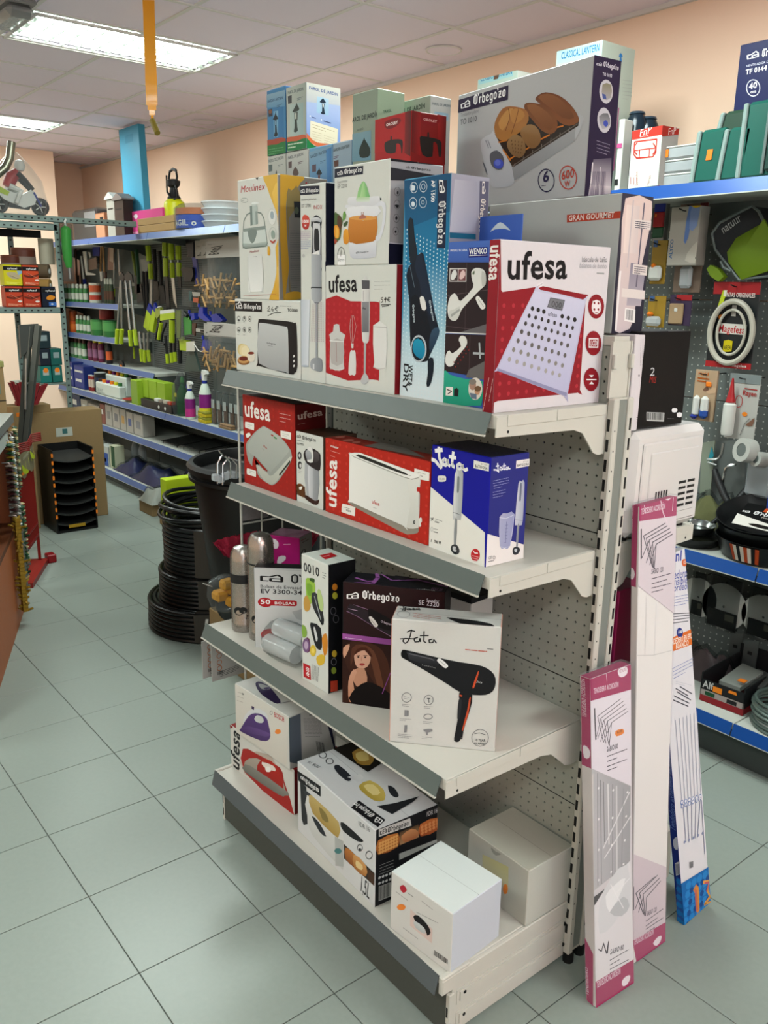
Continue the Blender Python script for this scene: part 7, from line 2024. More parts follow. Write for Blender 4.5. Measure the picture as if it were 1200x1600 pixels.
# green tool organisers leaning
GO2=mat('0c5a4e',.38,0,.02,60); GO3=mat('1d3f2e',.45)
OG=[((1.129, 2.42, 2.358),(1.207, 2.42, 2.491),.11,GO2,'leftmost green organiser case with an orange tag'),((1.165, 2.45, 2.365),(1.291, 2.45, 2.551),.13,GO3,'dark green organiser case with orange tag and rounded lid'),((1.24, 2.42, 2.357),(1.316, 2.42, 2.485),.1,GO2,'small green organiser case behind the tagged ones'),((1.322, 2.42, 2.363),(1.379, 2.42, 2.564),.16,GO2,'tallest green organiser case with a clear lid at the right edge')]
for k,(a,b,w,m,lab) in enumerate(OG):
    h=b[2]-zt; sh=(b[0]-w*.55-a[0])/h if k<3 else .02; o=T('organiser_case',lab,'case',(a[0],a[1],zt),0)
    def shear(g): g.v=[(x+z*sh,y,z) for x,y,z in g.v]; return g
    shear(G().box((0,0,0),(w,.16,h),0,.012)).build('body',m,o)
    shear(G().box((-.012,-.006,.004),(.006,.166,h-.004),0,.004)).build('rim',mat('8aa09c',.3),o)
    if k==3: shear(G().box((w*.55,-.012,.012),(w*.62,-.0,h-.006),0,.002)).build('lid_edge',mat('6a7a78',.3),o); shear(G().box((w*.64,-.016,.02),(w*1.5,.0,h-.0),0,.01)).build('clear_lid',mat('2f4a44',.2),o)
    if k<2: shear(G().box((w*.4,-.003,h*.42),(w*.62,-.001,h*.62),0,.001)).build('price_tag',OR,o)
    shear(G().tube([(w*.3,.08,h-.002),(w*.3,.08,h+.012),(w*.6,.08,h+.012),(w*.6,.08,h-.002)],.004,6)).build('latch',GREYM,o)
# ---- goods hung on the panel: card packs with a hook each
def pack(name,label,q,y,th,m,parts,hook=True,cat='pack'):
    """q=[left,bottom,right,top] world"""
    x0,z0,x1,z1=q; w,h=x1-x0,z1-z0; o=T(name,label,cat,(x0,y,z0))
    G().box((0,0,0),(w,th,h),0,.002).build('card',m,o)
    n=0
    for pn,mm,(a,b,c,d),t in parts:
        n+=1; G().box((a*w,-t,c*h),(b*w,-.0004*n,d*h),0,min(t*.4,.012)).build(pn,mm,o)
    if hook: G().tube([(w*.5,th,h-.02),(w*.5,-.02,h-.018),(w*.5,-.05,h-.012)],.0028,6).build('hook',DRK,o); G().tube([(w*.5,th,h-.02),(w*.5,2.86-y,h-.02)],.0028,6).build('hook_arm',DRK,o)
    return o
def Q(q): return (q[0],q[2],q[3],q[5])
C2=mat('9a7a1e',.5); C3=mat('7d6a5c',.55)
pack('toy_pack','small pack in blue, red and green stripes hung top left on the pegboard',Q((0.767, 2.72, 2.107, 0.823, 2.72, 2.31)),2.72,.03,mat('8a8a86',.5),[('blue_band',NAVY,(0,1,.62,.82),.01),('red_band',REDM,(0,1,.3,.62),.012),('green_band',DGRN,(0,1,.08,.3),.01),('price_tag',OR,(.1,.4,.5,.6),.014)])
pack('yellow_pack','mustard card pack of white fittings, upper one on the pegboard',Q((0.784, 2.7, 1.923, 0.862, 2.7, 2.111)),2.7,.006,C2,[('emblem',mat('3a5a8a',.5),(.08,.36,.85,1.0),.004),('fittings',WHT,(.05,.9,.08,.42),.03),('price_tag',OR,(.2,.5,.36,.48),.034)])
pack('yellow_pack','mustard card pack of clear screws, lower one on the pegboard',Q((0.788, 2.7, 1.733, 0.88, 2.7, 1.871)),2.7,.006,C2,[('emblem',mat('3a5a8a',.5),(.08,.38,.84,1.0),.004),('screws',CLR2,(.08,.92,.05,.36),.03),('price_tag',OR,(.15,.46,.36,.5),.034)])
pack('tap_pack','brown card pack with a chrome tap aerator hung on the pegboard',Q((0.881, 2.74, 1.888, 1.017, 2.74, 2.261)),2.74,.006,C3,[('photo_strip',mat('4a2a24',.5),(.72,.98,.5,.98),.003),('red_band',mat('6a1a1e',.5),(.72,1,.88,1.0),.004),('blister',CLR2,(.3,.75,.05,.3),.03)])
q=Q((0.891, 2.66, 2.001, 1.032, 2.66, 2.242))
bbx=pack('bulb_carton','white carton with a yellow lamp drawing hung before the tap pack','x' and q,2.66,.07,mat('b4b0a6',.5),[],True)
art('\n'.join(['s 6a8ac8 150 %d 190 %d 210 %d 170 %d'%(200,230,520,540),'s 8aa0d0 190 300 260 320 270 560 200 570','s e0b820 190 480 270 470 280 560 200 560','r b8b2a4 60 600 30 0 0 60 6','r b8b2a4 320 600 26 0 0 30 5','k 8a8478 3 10 300 520 380 520 0 -60','t 3a6a9a b 50 60 50 220 -30 0 "ALYCO"','s d0ccc0 180 40 240 160 380 220 430 210 430 20 300 20','e 3a3a3a 300 150 12 0 0 14','e 3a3a3a 350 90 12 0 0 14','e 3a3a3a 290 60 14 0 0 16']),((0,-.0004,0),(1,0,0),(0,0,1),(0,-1,0)),'front_print',bbx,(q[2]-q[0],q[3]-q[1]))
pack('purple_pack','purple topped card pack with a beige insert on the pegboard',Q((0.887, 2.72, 1.745, 0.997, 2.72, 1.878)),2.72,.006,mat('3a2a48',.5),[('red_band',REDM,(.3,1,.82,1),.003),('insert',mat('a58a68',.6),(.05,.7,.05,.72),.012),('label',WHT,(.28,.48,.42,.6),.015)])
# cooler bag with lime pocket
o=T('cooler_bag','black cooler bag with a lime green pocket hung on the pegboard','bag',(1.24, 2.68, 1.96)); b=Vector(o.location)
S1=[(1.084, 2.68, 2.128), (1.114, 2.68, 2.17), (1.246, 2.68, 2.228), (1.278, 2.68, 2.206), (1.375, 2.68, 2.057), (1.388, 2.68, 1.959), (1.228, 2.68, 1.942), (1.107, 2.68, 2.064)]
g=G(b); g.slab(S1,(0,.14,0)); g.build('body',mat('222428',.7,0,.2,90),o,(0,0,0))
g=G(b); g.tube([(p[0],p[1]-.002,p[2]) for p in S1],.006,6,0,True); g.build('piping',GREYM,o,(0,0,0))
g=G(b); P=[Vector(p) for p in [(1.166, 2.67, 2.052), (1.199, 2.67, 2.106), (1.296, 2.67, 2.156), (1.307, 2.67, 2.175), (1.369, 2.67, 2.081), (1.382, 2.67, 1.984), (1.242, 2.67, 1.942), (1.177, 2.67, 2.011)]]; g.slab(P,(0,.012,0)); c=sum(P,Vector())/len(P)-Vector((0,.05,0)); n=len(P)
g.add([tuple(p) for p in P]+[tuple(c)],[(i,(i+1)%n,n) for i in range(n)],0,True); g.build('pocket',mat('6d8a12',.6,0,.2,60),o,(0,0,0))
g=G(b); g.slab([(1.087, 2.66, 1.986), (1.103, 2.66, 2.001), (1.14, 2.66, 1.985), (1.17, 2.66, 1.954), (1.147, 2.66, 1.934), (1.109, 2.66, 1.955)],(0,.03,0)); g.build('strap_end',mat('6d8a12',.6),o,(0,0,0))
g=G(b); g.tube([(1.142, 2.67, 2.016), (1.157, 2.67, 1.991), (1.193, 2.67, 1.975)],.006,6); g.build('buckle',GREYM,o,(0,0,0))
a0,a1,a2=(1.138, 2.678, 2.124),(1.213, 2.678, 2.175),(1.129, 2.678, 2.149)
A=Vector(a0)-b; E=(Vector(a1)-Vector(a0)); U=Vector((-E.z,0,E.x)).normalized()*.036
pol,wd=text_polys('natuur',0); g=G()
for p in pol: g.add([A+E*(x/wd)+U*y+Vector((0,-.004,0)) for x,y in p],[list(range(len(p)))])
g.build('lettering',mat('a8aaa8',.6),o,(0,0,0))
# pressure-cooker gasket pack
q=Q((1.107, 2.7, 1.58, 1.315, 2.7, 1.933))
o=pack('gasket_pack','black and red pack with a big pale rubber ring on the pegboard',q,2.7,.005,mat('1c2022',.45),[('header',REDM,(0,1,.86,1),.002),('footer',REDM,(0,1,0,.07),.002)],True); w,h=q[2]-q[0],q[3]-q[1]
for rx,rz,rr,dz in ((.46,.36,.012,-.02),(.3,.26,.006,-.014)):
    G().tube([(w*.52+w*rx*math.cos(t),-.014,h*.42+h*rz*math.sin(t)) for t in [2*PI*i/40 for i in range(40)]],rr,8,0,True).build('ring',mat('b9b6a8',.4),o)
art('p d4d0c8 80 %d 340 %d 340 %d 80 %d\nt b02028 b 90 300 330 290 0 56 "Magefesa"\np b8b4ac 190 430 230 428 230 520 190 520\np c8b81a 150 130 230 140 230 225 190 235 150 225\nt 4a4a20 b 158 150 222 154 0 36 "AREA"\nt e8d8d4 b 100 588 380 582 0 34 "JUNTAS ORIGINALES"\np c0d030 50 470 90 480 130 640 90 640\np e0e4d0 100 590 120 590 130 640 100 640\ne f08a2a 100 420 24 0 0 20\nt f0d8d4 b 250 16 380 16 0 20 "magefesa"'%(285,280,365,370),((0,-.003,0),(1,0,0),(0,0,1),(0,-1,0)),'card_print',o,(w,h))
q=Q((1.064, 2.7, 1.342, 1.17, 2.7, 1.563))
o=pack('bottle_pack','rounded card pack with two white bottles and an orange tag on the pegboard',q,2.7,.014,mat('b49a7c',.5),[('bottle',WHT,(.12,.42,.08,.5),.03),('bottle',WHT,(.5,.82,.08,.5),.034),('bottle_base',mat('1c4a9c',.4),(.48,.84,.06,.26),.036),('foot_label',NAVY,(.06,.4,.03,.14),.034),('price_tag',OR,(.55,.8,.68,.78),.01)],True); w,h=q[2]-q[0],q[3]-q[1]
art('s c8a888 120 260 160 300 260 290 260 270 160 240\nt c86a28 b 30 400 130 396 0 26 "rapid"\nk b05a20 2 12 30 370 140 366 0 -26\ns 7a5a48 90 270 120 300 150 280 120 260',((0,-.001,0),(1,0,0),(0,0,1),(0,-1,0)),'card_print',o,(w,h))
q=Q((1.229, 2.7, 1.285, 1.365, 2.7, 1.56))
o=pack('glue_pack','pale card pack with a red nozzled tube hung on the pegboard','' or q,2.7,.005,mat('b4b4ae',.5),[('header',mat('7a8484',.5),(0,1,.86,1),.002),('red_label',REDM,(.12,.3,.1,.13),.04)],True); w,h=q[2]-q[0],q[3]-q[1]
G().lathe([(.022,0),(.026,.01),(.026,.13),(.014,.14)],(w*.22,-.03,h*.06),16).build('tube',WHT,o); G().lathe([(.02,0),(.012,.04),(.004,.1),(.0001,.102)],(w*.22,-.03,h*.06+.14),14).build('nozzle',REDM,o)
art('t a82a2a b 130 380 255 374 0 40 "Rayen"\np a82a2a 140 430 255 426 255 434 140 438\nl 7a7a7a 6 150 40 180 140 220 190\ns 7a5a4a 190 130 230 170 260 200 250 130\ne f08a2a 170 220 24 0 0 18\nr c04040 105 320 30 0 0 50 6',((0,-.0025,0),(1,0,0),(0,0,1),(0,-1,0)),'card_print',o,(w,h))
box_item('blue_pack','blue card pack with red corner hanging at the right edge','pack',1.506,1.582,2.6,.01,1.026,0.349,mat('1c3a8a',.5),None,0,None,[('red_corner',REDM,(0,1,.9,1))])
# wire hook rack, tape rolls, sleeve
o=T('hook_rack','bent steel wire hook rack in a grey sleeve above the pans','rack',(1.223, 2.72, 1.12)); b=Vector(o.location)
g=G(b); g.slab([(1.14, 2.78, 0.94), (1.156, 2.78, 1.247), (1.288, 2.78, 1.277), (1.321, 2.78, 0.957)],(0,.01,0)); g.build('sleeve',mat('6a706e',.4),o,(0,0,0))
G(b).tube([(1.154, 2.72, 1.172), (1.194, 2.72, 1.178), (1.211, 2.72, 1.187), (1.22, 2.72, 1.211), (1.221, 2.72, 1.256)],.006,6).build('wire',STEEL,o,(0,0,0))
G(b).tube([(1.291, 2.72, 1.172), (1.262, 2.72, 1.164), (1.247, 2.72, 1.147), (1.242, 2.72, 1.109), (1.241, 2.72, 1.074), (1.226, 2.72, 1.069), (1.215, 2.72, 1.081)],.006,6).build('hook',CHROME,o,(0,0,0))
G(b).tube([(1.159, 2.72, 1.161), (1.203, 2.72, 1.154)],.005,6).build('cross_wire',STEEL,o,(0,0,0))
for k in range(2):
    q=[(1.374, 2.64, 1.254),(1.429, 2.66, 1.223)][k]; r=[.05,.032][k]
    item('tape_roll',['big white tape roll hanging above the pans','smaller white tape roll right of the big one'][k],'tape',q,[('roll',mat('b8bab4',.4),lambda g:g.lathe([(r*.55,-.02),(r,-.02),(r,.03),(r*.55,.03),(r*.55,-.02)],n=28,ax=(-.35,-.9,.15))),('core',GREYM,lambda g:g.lathe([(r*.55,-.019),(r*.5,-.019),(r*.5,.029),(r*.55,.029)],n=28,ax=(-.35,-.9,.15)))],0,'white tape rolls')
item('clear_pack','clear pack with grey fittings under the tape rolls','pack',(1.409, 2.7, 1.128),[('film',CLR2,lambda g:g.box((-.05,-.02,-.07),(.06,.02,.09),0,.01)),('fitting',GREYM,lambda g:g.box((-.03,-.015,-.04),(.03,.015,.03),0,.006))])
hung('teal_sheet','pale sheet with a teal drop print beside the microwave','pack',[('sheet',mat('8a9484',.5),'s',[(1.128, 2.74, 0.952), (1.109, 2.74, 1.238), (1.169, 2.74, 1.258), (1.178, 2.74, 0.963)],.006),('drop',mat('2a8a9a',.5),'s',[(1.151, 2.735, 1.178), (1.16, 2.735, 1.229), (1.174, 2.735, 1.191), (1.163, 2.735, 1.16)],.003)],Y)
heap('green_bag','clear bag with yellowish net goods standing behind the pans','bag',1.221,2.7,.852,.13,.08,.2,mat('8a8c5a',.7,0,.5,30,.2),5,True)
# ---- pans on the shelf
zs=.852; PAN=mat('121314',.3,.1,.02,80); 
def pan(label,x,y,z,r,h,hd,shell,tilt=None,sleeve=False,group=None):
    o=T('frying_pan',label,'pan',(x,y,z),0,group)
    G().lathe([(.0001,0),(r*.78,0),(r*.84,.006),(r*.98,h*.9),(r,h),(r*.975,h),(r*.96,h*.9),(r*.8,.012),(.0001,.01)],n=40).build('pan_body',shell,o)
    d=Vector((math.cos(hd),math.sin(hd),0)); 
    G().tube([d*(r*.96)+Vector((0,0,h*.8)),d*(r+.03)+Vector((0,0,h+.015)),d*(r+.09)+Vector((0,0,h+.06)),d*(r+.15)+Vector((0,0,h+.125)),d*(r+.17)+Vector((0,0,h+.155))],[.01,.012,.016,.017,.012],10).build('handle',DRK,o)
    if sleeve:
        g=G()
        for k,c in enumerate(('b84a20','e0d8c8','1a1a1a','e0d8c8','b84a20','e0d8c8','1a1a1a','b84a20')):
            a0=-1.85+k*.075; a1=a0+.075
            for zz0,zz1,rr in ((.01,h*.92,1.006),):
                g.add([(r*(.86)*math.cos(a0),r*.86*math.sin(a0),zz0),(r*.86*math.cos(a1),r*.86*math.sin(a1),zz0),(r*rr*math.cos(a1),r*rr*math.sin(a1),zz1),(r*rr*math.cos(a0),r*rr*math.sin(a0),zz1)],[(0,1,2,3)],0,False,lin(c))
        g.build('paper_sleeve',PRINT,o)
    return o
q=(1.538, 2.5, 0.859)
p1=pan('largest black frying pan, lowest in the stack with striped sleeve',q[0]+.015,2.56,zs,.205,.085,1.75,PAN,None,True,'stacked black frying pans')
pan('second black frying pan in the stack',q[0]+.01,2.56,zs+.055,.2,.075,2.75,PAN,None,False,'stacked black frying pans')
p3=pan('top black frying pan of the stack with a striped card',q[0]+.005,2.57,zs+.125,.2,.06,1.75,PAN,None,False,'stacked black frying pans'); p3.rotation_euler=(.24,0,0)
art('\n'.join(['p 0c0c0d 120 60 560 40 600 420 100 420','p d8d4cc 130 110 520 110 560 170 100 250' ,'s 1a1614 250 150 320 170 420 165 480 145 400 125 300 130','t e0e0e0 o 210 285 540 285 0 44 "Orbegozo"','h e0e0e0 120 315 120 285 180 285','t b0a8a0 b 300 255 420 255 0 18 "Premium"','e c8502a 580 200 44 0 0 44','t f4ece4 b 556 186 606 186 0 30 "P"','p b84a20 270 340 300 340 300 470 270 470','p e0d8c8 300 340 314 340 314 470 300 470','p e0d8c8 340 340 352 340 352 520 340 520','p b84a20 352 340 400 340 400 520 352 520','p e0d8c8 400 340 412 340 412 520 400 520','p e0d8c8 446 340 460 340 460 470 446 470','p b84a20 460 340 490 340 490 470 460 470']),((-.17,-.15,.02),(1,0,0),(0,.985,.17),(0,-.17,.985)),'card_insert',p3,(.34,.3))
pan('steel frying pan with black handle left of the stack',1.29-.02,2.50,zs,.115,.04,2.3,PAN); 
pan('small steel pan wrapped in film, resting in the left pan',1.262-.01,2.51,zs+.045,.09,.035,1.2,mat('8a8e8c',.2,.9))
# ---- discs, plates, tray and wire coil below
for k in range(3):
    q=[Q((1.127, 2.78, 0.425, 1.185, 2.78, 0.629)),Q((1.213, 2.78, 0.404, 1.359, 2.78, 0.641)),Q((1.407, 2.78, 0.418, 1.538, 2.78, 0.639))][k]; w,h=q[2]-q[0],q[3]-q[1]
    o=pack('disc_pack',['dark blister pack with a grey saw disc, partly behind the blue clothes line carton','dark blister pack with a pale saw disc in the middle','dark blister pack with a pale saw disc at the right edge'][k],q,2.78,.006,mat('1c1e1e',.4),[],True)
    G().lathe([(.006,-.004),(h*.46,-.004),(h*.46,.0),(.006,.0),(.006,-.004)],(w*.5,-.004,h*.42),36,0,None,(0,-1,0)).build('disc',mat('#b9bcb6',.4),o)
    G().box((w*.02,-.012,0),(w*.98,-.007,h*.34)).build('sleeve',mat('141212',.4),o); G().box((w*.6,-.0135,h*.17),(w*.9,-.012,h*.3)).build('label',mat('6a6a5a',.5),o)
    G().box((-.004,-.016,-.004),(w+.004,-.014,h+.004),0,.001).build('blister',CLR3,o)
for k in range(3):
    P=[[(1.349, 2.76, 0.183), (1.344, 2.76, 0.395), (1.403, 2.76, 0.415), (1.39, 2.76, 0.179)],[(1.418, 2.74, 0.196), (1.422, 2.74, 0.396), (1.486, 2.74, 0.412), (1.482, 2.74, 0.215)],[(1.277, 2.7, 0.277), (1.348, 2.7, 0.294), (1.404, 2.7, 0.246), (1.403, 2.7, 0.202)]][k]
    o=hung('steel_plate',['grey steel joining plate, left of the pair on the lower pegboard','grey steel joining plate with a hole, right of the pair','angled steel bracket leaning behind the black tray'][k],'plate',[('plate',mat('6f7472',.35,.6),'s',P,.006),('hole',DRK,'s',[(sum(p[0] for p in P)/4-.01,P[0][1]-.001,P[1][2]-.06),(sum(p[0] for p in P)/4+.01,P[0][1]-.001,P[1][2]-.06),(sum(p[0] for p in P)/4+.01,P[0][1]-.001,P[1][2]-.045),(sum(p[0] for p in P)/4-.01,P[0][1]-.001,P[1][2]-.045)],.0008)],Y,'steel plates on the lower pegboard')
zb=.201
q=(1.416, 2.42, 0.15, 1.609, 2.4, 0.191)
o=T('parts_box','open black and red box with small grey bags on the lower wall shelf','box',(q[0],2.42,zb),.05); w=q[3]-q[0]
RB=mat('8a1820',.45)
G().box((0,0,0),(w,.34,.03),0,.002).build('red_base',RB,o)
G().box((0,0,.03),(w,.004,.055)).build('label_band',mat('a49a94',.5),o)
for k in range(2): G().box((w*(.12+.5*k),-.001,.033),(w*(.34+.5*k),0,.05)).build('print_panel',DGRN if k==0 else DRK,o)
for a,b2 in (((0,0,.055),(w,.006,.1)),((0,.334,.03),(w,.34,.17)),((0,0,.03),(.006,.34,.13)),((w-.006,0,.03),(w,.34,.12))): G().box(a,b2).build('wall',DRK,o)
art('t c8c8c4 b 20 30 110 30 0 60 "Alf"\np f08a28 110 20 190 20 190 70 110 70\np f08a28 240 60 320 60 310 85 250 85',((0,-.0005,.05),(1,0,0),(0,0,1),(0,-1,0)),'front_print',o,(w,.05))
for k in range(3): G().slab([(.05+k*.07,.06+.05*k,.09),(.15+k*.06,.04+.06*k,.1),(.17+k*.06,.2,.13),(.06+k*.07,.24,.12)],(0,0,-.02)).build('bag',[mat('8a8e88',.4),mat('4a4c4a',.4),mat('6e7270',.35)][k],o)
G().box((.13,.05,.121),(.16,.08,.124)).build('price_tag',OR,o)
heap('film_bag','clear bag with a red label behind the open black box','bag',1.311,2.64,.2,.14,.06,.16,mat('6a5a5c',.4,0,.4,20,.2),8,True)
q=(1.724, 2.42, 0.195)
o=T('wire_coil','coil of grey green wire at the right edge of the lower wall shelf','coil',(q[0]+.05,2.5,.202))
for k in range(9):
    r=.15-.004*(k%3); G().tube([(r*math.cos(t),r*math.sin(t)*.95,.012+k*.012+.01*math.sin(t+k)+.004) for t in [2*PI*i/36 for i in range(36)]],.007,6,0,True).build('turn',mat('6f7f78',.3,.5),o)
item('dark_tub','dark blue round tub behind the wire coil','tub',(q[0]+.02,2.72,.202),[('tub',mat('28363c',.4),lambda g:g.lathe([(.09,0),(.1,.1),(.11,.13)],n=24)),('rim',mat('3a4a52',.4),lambda g:g.lathe([(.11,.13),(.116,.135),(.116,.145),(.1,.145),(.1,.132)],n=24))])

# ================================================================ left side: angle-iron rack, counter, red stand
ANG=mat('7d918c',.4,.35,.02,60); RX0=-4.0
rk=T('angle_rack','grey green slotted angle rack with wood stain boxes at the far left','shelving',(RX0,1.4,0)); b=Vector(rk.location)
def RP(n,m,f,par=None): g=G(b); f(g); return g.build(n,m,par or rk,(0,0,0))
def angle(name,ax,a,c,holes=True):
    """slotted angle bar from a to c"""
    u=RP(name,ANG,lambda g:(g.box((a[0]-.003,a[1]-.022,a[2]-(.0 if ax==2 else .022)),(a[0],c[1]+.022,c[2]+(.0 if ax==2 else .022))),g.box((a[0]-.04,a[1]-.022 if ax!=2 else a[1]+.019,a[2]-(.0 if ax==2 else .022)),(a[0],c[1]+.022,(c[2] if ax==2 else a[2]-.019)))))
    def h(g):
        L=(c[ax]-a[ax]); n=int(L/.05)
        for k in range(n):
            p=list(a); p[ax]+=.025+k*.05; q=[p[0],p[1],p[2]]
            g.box((a[0],q[1]-.008,q[2]-.006),(a[0]+.0006,q[1]+.008,q[2]+.006))
    tag(RP('slots',DRK,h,u),kind='stuff')
angle('upright',2,(RX0,1.66,0),(RX0,1.66,2.36)); angle('upright',2,(RX0,.72,0),(RX0,.72,2.36)); angle('rear_upright',2,(RX0-.42,1.42,0),(RX0-.42,1.42,2.33))
angle('top_beam',1,(RX0+.004,.6,2.378),(RX0+.004,2.30,2.378)); angle('front_beam',1,(RX0,.74,2.315),(RX0,1.64,2.315)); angle('middle_beam',1,(RX0,.74,1.678),(RX0,1.64,1.678))
for z in (2.345,1.70): RP('shelf',mat('5c6664',.45,.3),lambda g:g.box((RX0-.42,.71,z-.012),(RX0-.004,1.67,z)))
RP('rear_beam',DRK,lambda g:g.box((RX0-.42,.72,2.25),(RX0-.40,1.66,2.31)))
RP('end_beam',ANG,lambda g:g.box((RX0-.42,1.655,1.06),(RX0-.0,1.66,1.084)))
RP('small_shelf',ANG,lambda g:g.box((RX0-.38,1.30,1.084),(RX0-.01,1.652,1.097)))
# wood stain boxes
def stain(label,q,base,fr,z,dx=0):
    y0,y1=q[1],q[4]; h=.158; o=T('stain_tin',label,'tin',(RX0-.02-dx,y0,z),0,'wood stain tins on the rack'); w=y1-y0-.006
    g=G(); g.box((-.12,0,0),(0,w,h),0,.004); g.c=[lin(base)]*len(g.f); g.build('body',PRINT,o)
    art(fr,((.0005,0,0),(0,1,0),(0,0,1),(1,0,0)),'front_print',o,(w,h)); G().box((-.118,.002,h),(-.002,w-.002,h+.004)).build('lid',DRK,o)
W2=int((.165)*2000)
SA='p 141416 0 230 330 230 330 290 0 290\nt e8e8e8 b 60 246 210 246 0 26 "xylazel"\n'
ST='s 6a2a1c 20 170 120 150 260 190 260 170 130 120 20 140\nl e8a080 4 60 200 240 110\nl 3a1a14 8 70 190 150 140\ne e8e4e0 210 90 34 0 0 14\nk f0b090 2 8 30 50 230 40 0 -18'
rows=[('upper left wood stain tin with a yellow label on the rack',(-4.02, 1.232, 1.876, -4.02, 1.376, 1.878),'d2c820',SA+'s b8a888 40 190 180 200 260 120 120 100\np 8ab0d0 220 160 290 190 290 225 200 225\nl 4a4a3a 6 90 150 220 100\nk e8e860 2 10 30 50 250 40 0 -18',1.866),
 ('upper orange wood stain tin beside the yellow one',(-4.02, 1.375, 1.874, -4.02, 1.503, 1.871),'c84a28',SA+ST,1.866),
 ('lower left orange wood stain tin on the rack',(-4.02, 1.232, 1.717, -4.02, 1.367, 1.717),'c0442a',SA+ST,1.702),
 ('lower second orange wood stain tin on the rack',(-4.02, 1.366, 1.712, -4.02, 1.504, 1.712),'b83e28',SA+ST,1.702),
 ('lower right dark blue wood stain tin beside the rack post',(-4.02, 1.509, 1.707, -4.02, 1.625, 1.708),'1a2030',SA+'s d88a28 60 140 120 190 200 170 190 130 110 110\np 3a6ab8 100 20 280 20 280 80 100 80\ne e8e8e4 150 50 20 0 0 12',1.702)]
for r in rows: stain(*r)
# rolls and jars behind
for k,(u,v,r,L,m,lab) in enumerate([(74,372,.05,.2,mat('b8b4a0',.5),'pale roll standing upright behind the rack post'),(78,400,.05,.24,mat('6a5a44',.6),'brown roll lying behind the rack post'),(78,432,.055,.3,mat('b08a4a',.5),'amber roll lying on the shelf behind the rack post'),(75,455,.06,.28,mat('c8b48a',.6),'cream roll lying lowest behind the rack post')]):
    q=[(-4.2, 1.644, 2.223),(-4.2, 1.664, 2.095),(-4.2, 1.652, 1.943),(-4.2, 1.622, 1.826)][k]
    z0=1.702+.112*max(0,3-k)
    if k==0: item('roll',lab,'roll',(RX0-.25,q[1],2.04),[('roll',m,lambda g:g.lathe([(.06,0),(.06,.2)],n=18)),('core',DRK,lambda g:g.lathe([(.02,.2005),(.018,.2)],n=12))])
    else: item('roll',lab,'roll',(RX0-.3,1.5,z0),[('roll',m,lambda g:g.cyl((0,-.12,.056),(.16,.12,.056),.055,n=18)),('core',WHT,lambda g:g.cyl((.1595,.119,.056),(.163,.124,.056),.02,n=12))])
for k in range(2):
    q=[(-4.25, 1.382, 2.193),(-4.25, 1.473, 2.158)][k]
    can('paint_can',['dark brown varnish can at the left on the rack','brown can with a wide grey label on the rack'][k],'can',RX0-.3,q[1],1.702,.085+.01*k,.4+.06*k,mat('5a2a1c',.4),mat('6a3a28',.4),mat('8a7a70',.5),None,(.45,.85))
# dark and teal boxes on the small shelf
for k,(c,lab) in enumerate([('122a30','dark teal box, topmost of the stack on the small rack shelf'),('101c2c','navy box in the middle of the stack on the small rack shelf'),('0f5a54','green teal box in the middle right of the small rack shelf'),('127068','teal box at the bottom left of the small rack shelf'),('14665e','teal box at the bottom right of the small rack shelf')]):
    q=[(-4.05, 1.442, 1.395, -4.05, 1.559, 1.392),(-4.05, 1.46, 1.251, -4.05, 1.547, 1.248),(-4.05, 1.547, 1.242, -4.05, 1.64, 1.239),(-4.05, 1.453, 1.106, -4.05, 1.546, 1.102),(-4.05, 1.55, 1.096, -4.05, 1.634, 1.092)][k]
    z=[1.376,1.2375,1.2375,1.0985,1.0985][k]; w=min(q[4],1.64)-max(q[1],1.31); o=T('paint_box',lab,'box',(RX0-.05,max(q[1],1.31),z))
    G().box((-.2,.002,0),(0,w-.002,.135),0,.003).build('body',mat(c,.45,0,.03,40,.1),o); G().box((0,w*.25,.06),(.0015,w*.75,.105)).build('label',mat('8a9a9c',.5) if k<3 else mat('a8b4ae',.5),o)
    if k>2: G().cyl((.0,w*.5,.1),(.002,w*.5,.1),.02,n=14).build('print_dot',OR,o)
# toy motorbike and chrome tube on the top
q=(-3.9, 1.402, 2.416)
o=T('toy_motorbike','toy motorcycle with a rider in red and white, on the rack top','toy',(RX0-.08,1.42,2.401)); 
def wheel(y):
    g=G(); g.lathe([(.045,-.012),(.062,-.016),(.068,-.01),(.068,.01),(.062,.016),(.045,.012),(.045,-.012)],(0,y,.068),28,0,None,(1,0,0)); return g
wheel(.15).build('wheel',DRK,o); wheel(-.16).build('wheel',DRK,o)
g=G()
for y in (.15,-.16):
    for k in range(5): a=k*PI*.4; g.tube([(0,y,.068),(0,y+.045*math.cos(a),.068+.045*math.sin(a))],.004,5)
tag(g.build('spokes',WHT,o),kind='stuff')
g=G(); g.prism([(-.12,.1),(.02,.05),(.1,.08),(.13,.15),(.09,.19),(.02,.15),(-.06,.16),(-.17,.2),(-.2,.18)],0,-.03,.03); g.build('fairing',WHT,o)
g=G(); g.prism([(-.1,.05),(.06,.04),(.08,.08),(-.08,.1)],0,-.026,.026); g.build('engine',DRK,o)
g=G(); g.prism([(-.2,.17),(-.1,.13),(-.08,.16),(-.18,.21)],0,-.034,.034); g.build('tail',LIME,o)
g=G(); g.tube([(-.03,.15,.068),(-.03,.1,.17)],.008,6).tube([(.03,.15,.068),(.03,.1,.17)],.008,6); tag(g.build('fork',NAVY,o),kind='stuff')
g=G(); g.tube([(0,-.08,.2),(0,-.05,.27),(0,.0,.31)],[.04,.05,.035],10); g.build('rider_torso',REDM,o)
